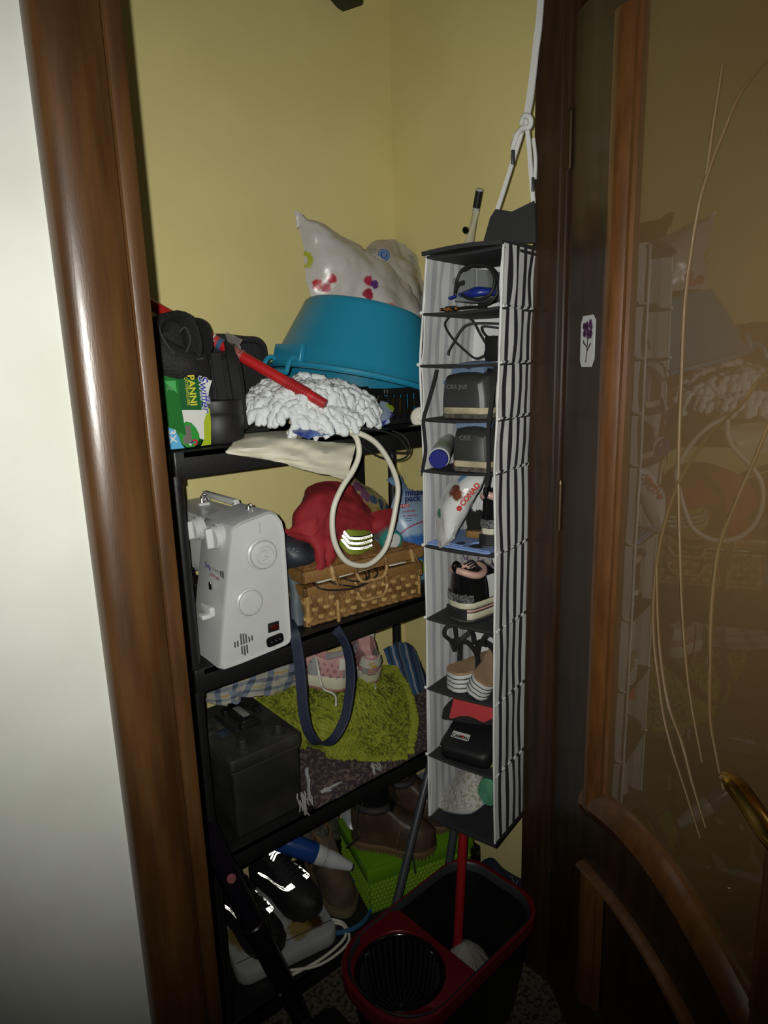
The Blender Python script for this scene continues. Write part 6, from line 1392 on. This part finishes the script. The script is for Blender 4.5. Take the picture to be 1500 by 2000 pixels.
# compartment 5
tr = thing('blue_board', 'pale blue plastic board with oval holes lying on an organizer tray', 'board', tuple(OT(5, .085, .05)))
mb = MB(); o0 = OT(5, .006, -.006)
def blue_ring():
    out = []
    for k in range(48):
        a = 2 * PI * k / 48
        out.append(V((.112 + .024 * math.cos(a), .045 + .026 * math.sin(a), .004)))
    return out
hole = blue_ring(); outer = []
for p in hole:
    dx, dy = p.x - .112, p.y - .045; t = 9
    if dx > 1e-6: t = min(t, (.160 - .112) / dx)
    if dx < -1e-6: t = min(t, (.060 - .112) / dx)
    if dy > 1e-6: t = min(t, (.15 - .045) / dy)
    if dy < -1e-6: t = min(t, (.0 - .045) / dy)
    outer.append(V((.112 + dx * t, .045 + dy * t, .004)))
TM = basis(o0 + V((0, 0, .001)), E1, z=(0, 0, 1)) ; TM = Matrix(((E1.x, E2.x, 0, o0.x), (E1.y, E2.y, 0, o0.y), (0, 0, 1, o0.z + .001), (0, 0, 0, 1)))
mb.loft([[p - V((0, 0, .004)) for p in hole], hole, outer, [p - V((0, 0, .004)) for p in outer]], False, TM)
mb.box((.031, .075, .002), (.058, .15, .004), TM)
for s, a, b in ((1, (.002, .006), (.158, .006)), (1, (.002, .018), (.085, .018))): mb.tube([V((a[0], a[1], .005)), V((b[0], b[1], .005))], .0012, 6, M=TM)
obj('panel', mb, mat('board_blue', (.20, .30, .56), .4), tr, 30)
obj('small_hole', MB().lathe([(0, .0044), (.010, .0044), (.010, .0048), (0, .0048)], 20, TM @ TR(.070, .035, 0) @ Matrix.Diagonal((1, 1.3, 1, 1))), mat('hole_dark', (.03, .04, .07), .6), tr)
br = thing('scrub_brush', 'wooden scrubbing brush with black bristles behind the white food bag', 'brush', tuple(OT(5, .10, .10)))
brM = basis(OT(5, .105, .085) + V((0, 0, .004)), E1 + E2 * .25, z=(0, 0, 1))
obj('handle', MB().rbox((0, 0, .012), (.085, .035, .018), .012, .005, M=brM), mat('brush_wood', (.24, .13, .035), .5, var=(.17, .09, .025), vs=20, stretch=(3, 40, 40)), br)
mb = MB(); random.seed(4)
for k in range(220):
    x, y = random.uniform(-.038, .038), random.uniform(-.013, .013)
    mb.tube([(x, y, .02), (x * 1.12, y * 1.5, .062 + random.uniform(-.004, .004))], .0010, 4, M=brM)
obj('bristles', mb, M['black_soft'], br, 0, 'stuff')
fb = thing('food_bag', 'half-empty white food bag with red print slouching in the fifth compartment', 'bag', tuple(OT(5, .05, .02)))
Z4 = lambda x, y, b: OP(800 + x / 5.77, 900 + y / 5.77, b)
G = surf([[Z4(480, 165, .03), Z4(600, 160, .02), Z4(730, 160, .015), Z4(860, 158, .03)], [Z4(390, 340, .01), Z4(520, 330, -.008), Z4(650, 320, -.012), Z4(780, 300, .02)], [Z4(310, 540, .0), Z4(430, 520, -.022), Z4(560, 520, -.022), Z4(680, 500, .015)], [Z4(285, 720, -.004), Z4(390, 730, -.028), Z4(490, 730, -.026), Z4(575, 710, .005)], [Z4(312, 880, -.010), Z4(370, 890, -.03), Z4(440, 890, -.028), Z4(505, 870, -.01)], [Z4(335, 985, -.012), Z4(360, 975, -.02), Z4(400, 955, -.018), Z4(440, 940, -.012)]], 4, 5, .006, 34, 6, .8)
ff = obj('film', MB().sheet(G, .001, puff=lambda u, v: .008 * math.sin(PI * v) * math.sin(PI * min(1, u + .15))), M['film_a'], fb, 25)
sp = []
for x, y, r, c in [(887, 958, .016, (.13, .035, .02)), (893, 966, .013, (.14, .04, .02)), (884, 955, .010, (.18, .06, .04)), (901, 934, .011, (.13, .28, .50)), (906, 931, .008, (.13, .28, .50)), (857, 1000, .008, (.02, .20, .09)), (858, 1006, .007, (.02, .20, .09))]:
    h = hit([ff], x, y)
    if h: sp.append((h[0], r, c))
ff.data.materials.clear(); ff.data.materials.append(mat('food_film', (.56, .57, .56), .3, spots=sp, bump=.2, bs=50))
rd = mat('print_red', (.42, .03, .02), .85, spec=.2)
h = hit([ff], 918, 966); p = h[0] if h else OP(918, 966, -.03); to = (EYE - p).normalized()
text('lettering', 'CONAD', rd, fb, basis(p + to * .011, E1 * .62 + V((0, 0, .78)), z=to * .8 - E2 * .2), .0155, bold=.0005)
h = hit([ff], 897, 993); p = h[0] if h else OP(897, 993, -.03); fM = basis(p + to * .004, E1 * .62 + V((0, 0, .78)), z=to)
mb = MB()
for k in range(6): mb.lathe([(0, 0), (.0028, 0), (.0028, .0006), (0, .0006)], 8, fM @ TR(.0035 * math.cos(k * PI / 3), .0035 * math.sin(k * PI / 3), 0))
obj('flower_mark', mb, rd, fb, 0, 'stuff')
# glossy platform sneakers
M['sk_black'] = mat('sneaker_patent', (.006, .006, .0065), .1); M['sk_pink'] = mat('sneaker_pink', (.50, .30, .25), .45); M['sk_silver'] = mat('sneaker_silver', (.32, .33, .33), .22, .6, var=(.10, .10, .10), vs=220, vc=(.45, .55)); M['sk_white'] = mat('sneaker_white', (.54, .55, .53), .5); M['sk_rib'] = mat('sneaker_rib', (.02, .02, .022), .55)
def platform(label, heel, d, L, Wd):
    d = V(d).normalized(); Mx = basis(heel, d, z=(0, 0, 1))
    t = thing('platform_sneaker', label, 'sneaker', tuple(heel), 'pair of black platform sneakers in the organizer')
    hh = lambda x: .040 - .012 * x
    obj('outsole', sole_mb(L, Wd, .006, Mx), mat('sneaker_out', (.06, .055, .045), .8), t)
    for k, (z, th, gm) in enumerate(((.005, .016, 'cream'), (.021, .002, 'black_rubber'), (.023, .006, 'sk_pink'), (.029, .002, 'black_rubber'), (.031, .013, 'cream'))):
        obj('midsole_layer', sole_mb(L, Wd * (1.0 if k % 2 == 0 else 1.012), th, Mx, z), M[gm], t)
    w = lambda x: Wd / 2 * tab(FOOT, x)
    def hp(a, z, o=.002): 
        x = .10 * a * a; return V((x * L - o * (1 - abs(a) * .6), math.copysign(w(x) * min(1, abs(a) / .5 if abs(a) < .5 else 1), a) * (1 - .30 * max(0, (z - .044) / .08) ** 2) + math.copysign(o, a) * abs(a), z))
    pt = obj('heel_patch', MB().sheet([[hp(a, z, .004) for a in [k / 5 * .62 - .62 for k in range(11)]] for z in (.030, .018, .006)], .003, Mx), M['sk_rib'], t, 60)
    for k in range(6): obj('rib', MB().tube([hp(a, .008 + .004 * k, .0065) for a in [q / 5 * .58 - .58 for q in range(11)]], .0009, 5, M=Mx), M['black_rubber'], pt, 60)
    up = obj('upper', upper_mb(L, Wd, .044, [(0, .070), (.06, .080), (.22, .058), (.40, .072), (.55, .058), (.78, .036), (1, .02)], [(0, 0), (.05, 0), (.07, .05), (.38, .05), (.44, 0), (1, 0)], Mx, .012), M['sk_black'], t, 50)
    obj('silver_band', MB().sheet([[hp(a, z, .0028) for a in [k / 8 - 1 for k in range(17)]] for z in (.064, .056, .046)], .002, Mx), M['sk_silver'], t, 60)
    P = [Mx @ V((L * (.22 + .20 * math.cos(a)), Wd * .33 * math.sin(a) * (1 + .15 * math.sin(a / 2)), .044 + .062 + .012 * math.cos(a) ** 2 * (1 if math.cos(a) < 0 else .6))) for a in [k * PI / 14 for k in range(28)]]
    obj('collar', MB().tube(P, .0085, 8, True), M['sk_pink'], t, 60)
    obj('pull_tab', MB().tube(crv([Mx @ V(p) for p in ((.004, 0, .112), (-.004, 0, .126), (.002, 0, .134), (.012, 0, .124))], 4), .0065, 8), M['sk_black'], t, 60)
    obj('side_panel', MB().sheet([[Mx @ V((L * x, -w(x) * (1 - .30 * q * q) - .003, .046 + .058 * q)) for q in (.05, .35, .7, .9)] for x in (.36, .44, .52, .58)], .002), M['sk_white'], t, 60)
    for k in range(8): obj('lace_band', MB().tube(crv([Mx @ V((L * (.30 + .025 * k), s * .9, .044 + .085 - .006 * k - abs(s) * .5)) for s in (-.034, -.018, 0, .018, .034)], 3), .0022, 5), M['black_rubber'], t, 60)
    return t
hl_ = OP(890, 1214, .012); hl_.z = LW[6].z + .0035
platform('black patent sneaker with pink collar and cream platform in sixth compartment', hl_, E2 + E1 * .22, .19, .096)
hl_ = OP(950, 1052, .035); hl_.z = LW[5].z + .0035
platform('black patent sneaker half hidden at the right of the fifth compartment', hl_, E2 - E1 * .03, .165, .052)
# small jar with purple print behind the sneaker
tag(obj('printed_cloth', MB().sheet(surf([[OP(905, 1082, .13), OP(930, 1080, .12), OP(960, 1082, .11)], [OP(910, 1095, .125), OP(935, 1098, .115), OP(962, 1098, .105)], [OP(920, 1112, .12), OP(940, 1116, .11), OP(964, 1112, .105)]], 5, 5, .003, 40), .002), mat('lilac_print', (.30, .29, .27), .7, var=(.07, .05, .10), vs=70, vc=(.5, .56))), 'small pale cloth with lilac print behind the black patent sneaker', 'cloth')
# compartment 7: platform sandals
def sandal(label, Mx, L, Wd):
    t = thing('platform_sandal', label, 'sandal', tuple(Mx.translation), 'pair of striped platform sandals')
    z = 0
    for k in range(7):
        th = .0088 if k % 2 == 0 else .0024
        obj('sole_layer', sole_mb(L, Wd * (1 if k % 2 == 0 else 1.01), th, Mx, z), M['sk_white'] if k % 2 == 0 else M['black_rubber'], t); z += th
    obj('insole', sole_mb(L, Wd * .985, .006, Mx, z), mat('insole_tan', (.36, .245, .15), .6, var=(.28, .18, .10), vs=14), t)
    z += .006; zz = z
    def st(P, w): return strap('strap', [Mx @ V(p) for p in P], w, M['black_soft'], t, .0018, 5, nrm=Mx.to_3x3() @ V((1, .2, 0)))
    if 'upright' in label: st([(L * .30, -Wd * .42, zz - .004), (L * .30, -Wd * .40, zz + .035), (L * .24, -Wd * .2, zz + .062), (L * .20, 0, zz + .066), (L * .24, Wd * .2, zz + .062), (L * .30, Wd * .40, zz + .035), (L * .30, Wd * .42, zz - .004)], .012)
    if 'upright' in label: st([(L * .62, -Wd * .46, zz - .004), (L * .62, -Wd * .36, zz + .03), (L * .62, 0, zz + .04), (L * .62, Wd * .36, zz + .03), (L * .62, Wd * .46, zz - .004)], .016)
    return t, zz
q = OP(880, 1337, .01); q.z = LW[7].z + .004
sA, zA = sandal('striped platform sandal standing upright at the left of seventh compartment', basis(q, E2 + E1 * .35, z=(0, 0, 1)), .18, .078)
strap('strap', [OP(888, 1272, .05), OP(880, 1252, .045), OP(868, 1240, .04), OP(871, 1226, .045), OP(886, 1222, .05), OP(890, 1240, .05), OP(893, 1268, .055)], .010, M['black_soft'], sA, .0016, 6)
strap('strap', [OP(880, 1252, .03), OP(900, 1248, .03), OP(920, 1234, .05), OP(926, 1258, .055)], .010, M['black_soft'], sA, .0016, 6)
q = OP(924, 1343, -.004); q.z = LW[7].z + .014
sB, zB = sandal('striped platform sandal tilted on its side at right of seventh compartment', basis(q, E2 * .92 + V((0, 0, .22)) - E1 * .05, z=E1 * .45 + V((0, 0, .9))), .160, .070)
strap('strap', [OP(944, 1262, .03), OP(945, 1246, .028), OP(955, 1238, .03), OP(966, 1244, .035)], .010, M['black_soft'], sB, .0016, 6)
# compartment 8: case and pink brush
ca = thing('grooming_case', 'black padded case with white tag in the eighth organizer compartment', 'case', tuple(OT(8, .085, .05)))
Z8 = lambda x, y, b: OP(860 + x / 12.5, 1360 + y / 12.5, b)
ctr = OT(8, .088, .062) + V((0, 0, .032)); cM = basis(ctr, E1 + E2 * .12 + V((0, 0, -.10)), z=V((0, 0, 1)) - E2 * .30)
obj('shell', MB().rbox((0, 0, 0), (.132, .13, .046), .022, .012, M=cM), mat('case_black', (.008, .008, .009), .55, bump=.15, bs=100), ca, 60)
obj('zip_band', MB().rbox((0, 0, -.006), (.135, .133, .006), .022, .002, M=cM), M['black_gloss'], ca)
obj('lime_edge', MB().rbox((.012, -.004, -.026), (.118, .128, .008), .022, .003, M=cM), mat('lime_edge', (.22, .27, .02), .5), ca)
tg = basis(cM @ V((-.020, -.024, .0235)), cM.to_3x3() @ V((1, 0, 0)), z=cM.to_3x3() @ V((0, -.25, 1)))
tgp = obj('tag', MB().rbox((0, 0, 0), (.046, .026, .0012), .003, .0004, M=tg), mat('tag_white', (.52, .53, .50), .5), ca)
text('lettering', 'CAMON', M['black_plastic'], tgp, tg @ TR(0, .001, .0010), .0115, bold=.0004)
obj('red_dot', MB().lathe([(0, 0), (.0034, 0), (.0034, .0006), (0, .0006)], 12, tg @ TR(.0062, .003, .0012)), M['red'], tgp)
obj('tag_line', MB().box((.002, -.0065, .0009), (.016, .001, .0004), tg), M['dark_grey'], tgp, 0)
mb = MB()
for k in range(16):
    mb.rbox((-.058 + .0068 * k, -.058, .0155), (.0034, .001, .0014), .0003, .0002, n=1, M=cM)
for k in range(8): mb.rbox((.056, -.052 + .007 * k, .0185), (.0014, .0030, .001), .0003, .0002, n=1, M=cM)
for k in range(5): mb.rbox((.012 + .008 * k, -.050, .0205), (.0034, .001, .0014), .0003, .0002, n=1, M=cM)
obj('stitch_marks', mb, M['sk_white'], ca, 0, 'stuff')
pbk = thing('pink_brush', 'coral pink brush block lying on top of the black tagged case', 'brush', tuple(ctr + V((0, 0, .04))))
ol8 = [(310, 60), (700, 120), (1330, 240), (1310, 530), (1190, 590), (1090, 640), (990, 610), (900, 560), (780, 510), (650, 475), (480, 480), (340, 525), (250, 548), (205, 515)]
F0 = [Z8(x, y, .012) for x, y in ol8]; bk_ = V((.15, .03, .055)) + E2 * .02
F1 = [p + E2 * .045 + V((0, 0, .022)) * (1 if i < 3 else .8) for i, p in enumerate(F0)]
cc_ = sum(F0, V()) / len(F0)
M['coral'] = mat('coral_plastic', (.50, .055, .06), .45, bump=.1, bs=80)
obj('block', MB().loft([[p.lerp(cc_, .03) - E2 * .001 for p in F0], [p + E2 * .003 for p in F0], [p + E2 * .02 for p in F0], [p.lerp(cc_, .05) + E2 * .024 for p in F0]]), M['coral'], pbk, 50)
mb = MB()
for r_ in range(6):
    for c_ in range(26):
        x = 330 + 36 * c_; y = 130 + 46 * r_ + .16 * (x - 310)
        if y > 440 + (.16 * (x - 310)): continue
        mb.lathe([(0, -.0016), (.0011, -.0008), (.0011, .0004), (0, .001)], 5, basis(Z8(x, y, .0105), E1, z=-E2))
obj('nubs', mb, M['coral'], pbk, 60, 'stuff')
tag(obj('black_pouch', MB().sheet(surf([[Z8(250, 40, .12), Z8(600, 60, .11), Z8(1000, 150, .11), Z8(1300, 200, .11)], [Z8(120, 300, .07), Z8(500, 300, .05), Z8(900, 350, .05), Z8(1300, 400, .06)], [Z8(70, 560, .05), Z8(450, 600, .04), Z8(900, 650, .045), Z8(1300, 680, .05)]], 5, 5), .003, puff=lambda u, v: .004), M['black_cloth'], None, 60), 'soft black pouch behind the pink brush in the organizer', 'pouch')
# compartment 9
hat = thing('woven_hat', 'white woven cap standing in the lowest organizer compartment', 'hat', tuple(OT(9, .06, .04)))
G = surf([[OP(905, 1500, .10), OP(914, 1497, .085), OP(924, 1497, .08), OP(934, 1502, .09)], [OP(885, 1530, .08), OP(905, 1532, .05), OP(926, 1532, .05), OP(944, 1530, .075)], [OP(866, 1560, .06), OP(892, 1565, .028), OP(922, 1563, .028), OP(948, 1553, .06)], [OP(855, 1577, .05), OP(885, 1586, .018), OP(920, 1586, .018), OP(948, 1566, .05)]], 7, 7, .001, 50)
obj('crown', MB().sheet(G, .003, puff=lambda u, v: .004), mat('straw_white', (.46, .46, .42), .8, var=(.30, .27, .19), vs=120, vc=(.5, .6), bump=.7, bs=170), hat, 60)
obj('brim', MB().tube([V(p) + V((0, 0, -.001)) for p in G[-1]], .0035, 7), mat('brim_blue', (.16, .21, .27), .6), hat, 60)
wv = MB()
for i in range(len(G) // 2, len(G) - 1, 2):
    wv.tube([V(p) + E2 * -.005 + V((0, 0, .0012 * math.sin(j * 2.4 + i))) for j, p in enumerate(G[i])], .0016, 5)
obj('weave', wv, mat('straw_tan', (.40, .38, .31), .8), hat, 60, 'stuff')
gs = thing('bath_sponge', 'round mint green bath sponge in the lowest organizer compartment', 'sponge', tuple(OT(9, .145, .05)))
c = OP(955, 1546, .035); sM = basis(c, E1, z=-E2)
M['mint'] = mat('mint', (.075, .27, .15), .75, bump=.5, bs=160)
obj('disc', MB().lathe([(0, .010), (.012, .010), (.022, .008), (.0275, .002), (.028, -.006), (.024, -.016), (0, -.018)], 32, sM @ Matrix.Diagonal((1, 1.22, 1, 1))), M['mint'], gs)
for k in range(4):
    r = .006 + .006 * k; obj('ring', MB().tube([V((r * math.cos(t * PI / 14), 1.22 * r * math.sin(t * PI / 14), .0105 - .0025 * (k / 3) ** 2 + .0006 * (t % 2))) for t in range(28)], .0020, 5, True, M=sM), M['mint'], gs, 60)
# folded stand leaning in the corner behind the organizer
tp = onX(931, 402, 1.285); yy_ = 478
while yy_ < 1200 and onY(931 - .18 * (yy_ - 402), yy_, 1.40).z > T1 + .003: yy_ += 4
lo_ = onY(931 - .18 * (yy_ - 402), yy_, 1.40)
fs = thing('folding_stand', 'beige folding stand with black end cap leaning in the corner behind organizer', 'stand', tuple(lo_))
ax = (tp - lo_).normalized()
M['beige'] = mat('beige_enamel', (.42, .38, .25), .4)
obj('leg', MB().tube([lo_, tp - ax * .16, tp - ax * .08, tp], [.0135, .0125, .010, .0066], 12), M['beige'], fs)
obj('side_leg', MB().tube([lo_ + V((-.016, .006, .0)), tp - ax * .10 + V((-.010, .004, 0)), tp + V((.002, -.002, -.012))], [.010, .0075, .0045], 10), mat('beige_side', (.50, .46, .32), .35), fs)
obj('end_cap', MB().tube([tp - ax * .004, tp + ax * .034], [.0092, .0092], 14), M['black_plastic'], fs)
obj('tube_end', MB().tube([tp + ax * .034, tp + ax * .038], [.0094, .008], 14).tube([tp - ax * .014, tp - ax * .003], [.0088, .0084], 12), mat('end_grey', (.40, .40, .37), .4), fs)
kp_ = onX(909, 449, 1.27)
obj('wing_knob', MB().lathe([(0, -.008), (.008, -.008), (.0085, -.002), (.0065, .006), (.004, .010), (0, .010)], 14, basis(kp_, (0, 0, 1), z=(-.85, -.5, .1))), M['black_gloss'], fs)
# set the origin of every single-mesh thing at its own base
for o in list(scene.objects):
    if o.type == 'MESH' and o.parent is None and o.get('kind') != 'structure' and o.data.users == 1:
        xs = [v.co for v in o.data.vertices]; lo = V((min(v.x for v in xs), min(v.y for v in xs), min(v.z for v in xs))); hi = V((max(v.x for v in xs), max(v.y for v in xs), max(v.z for v in xs)))
        b = V(((lo.x + hi.x) / 2, (lo.y + hi.y) / 2, lo.z)); o.data.transform(Matrix.Translation(-b)); o.location = b
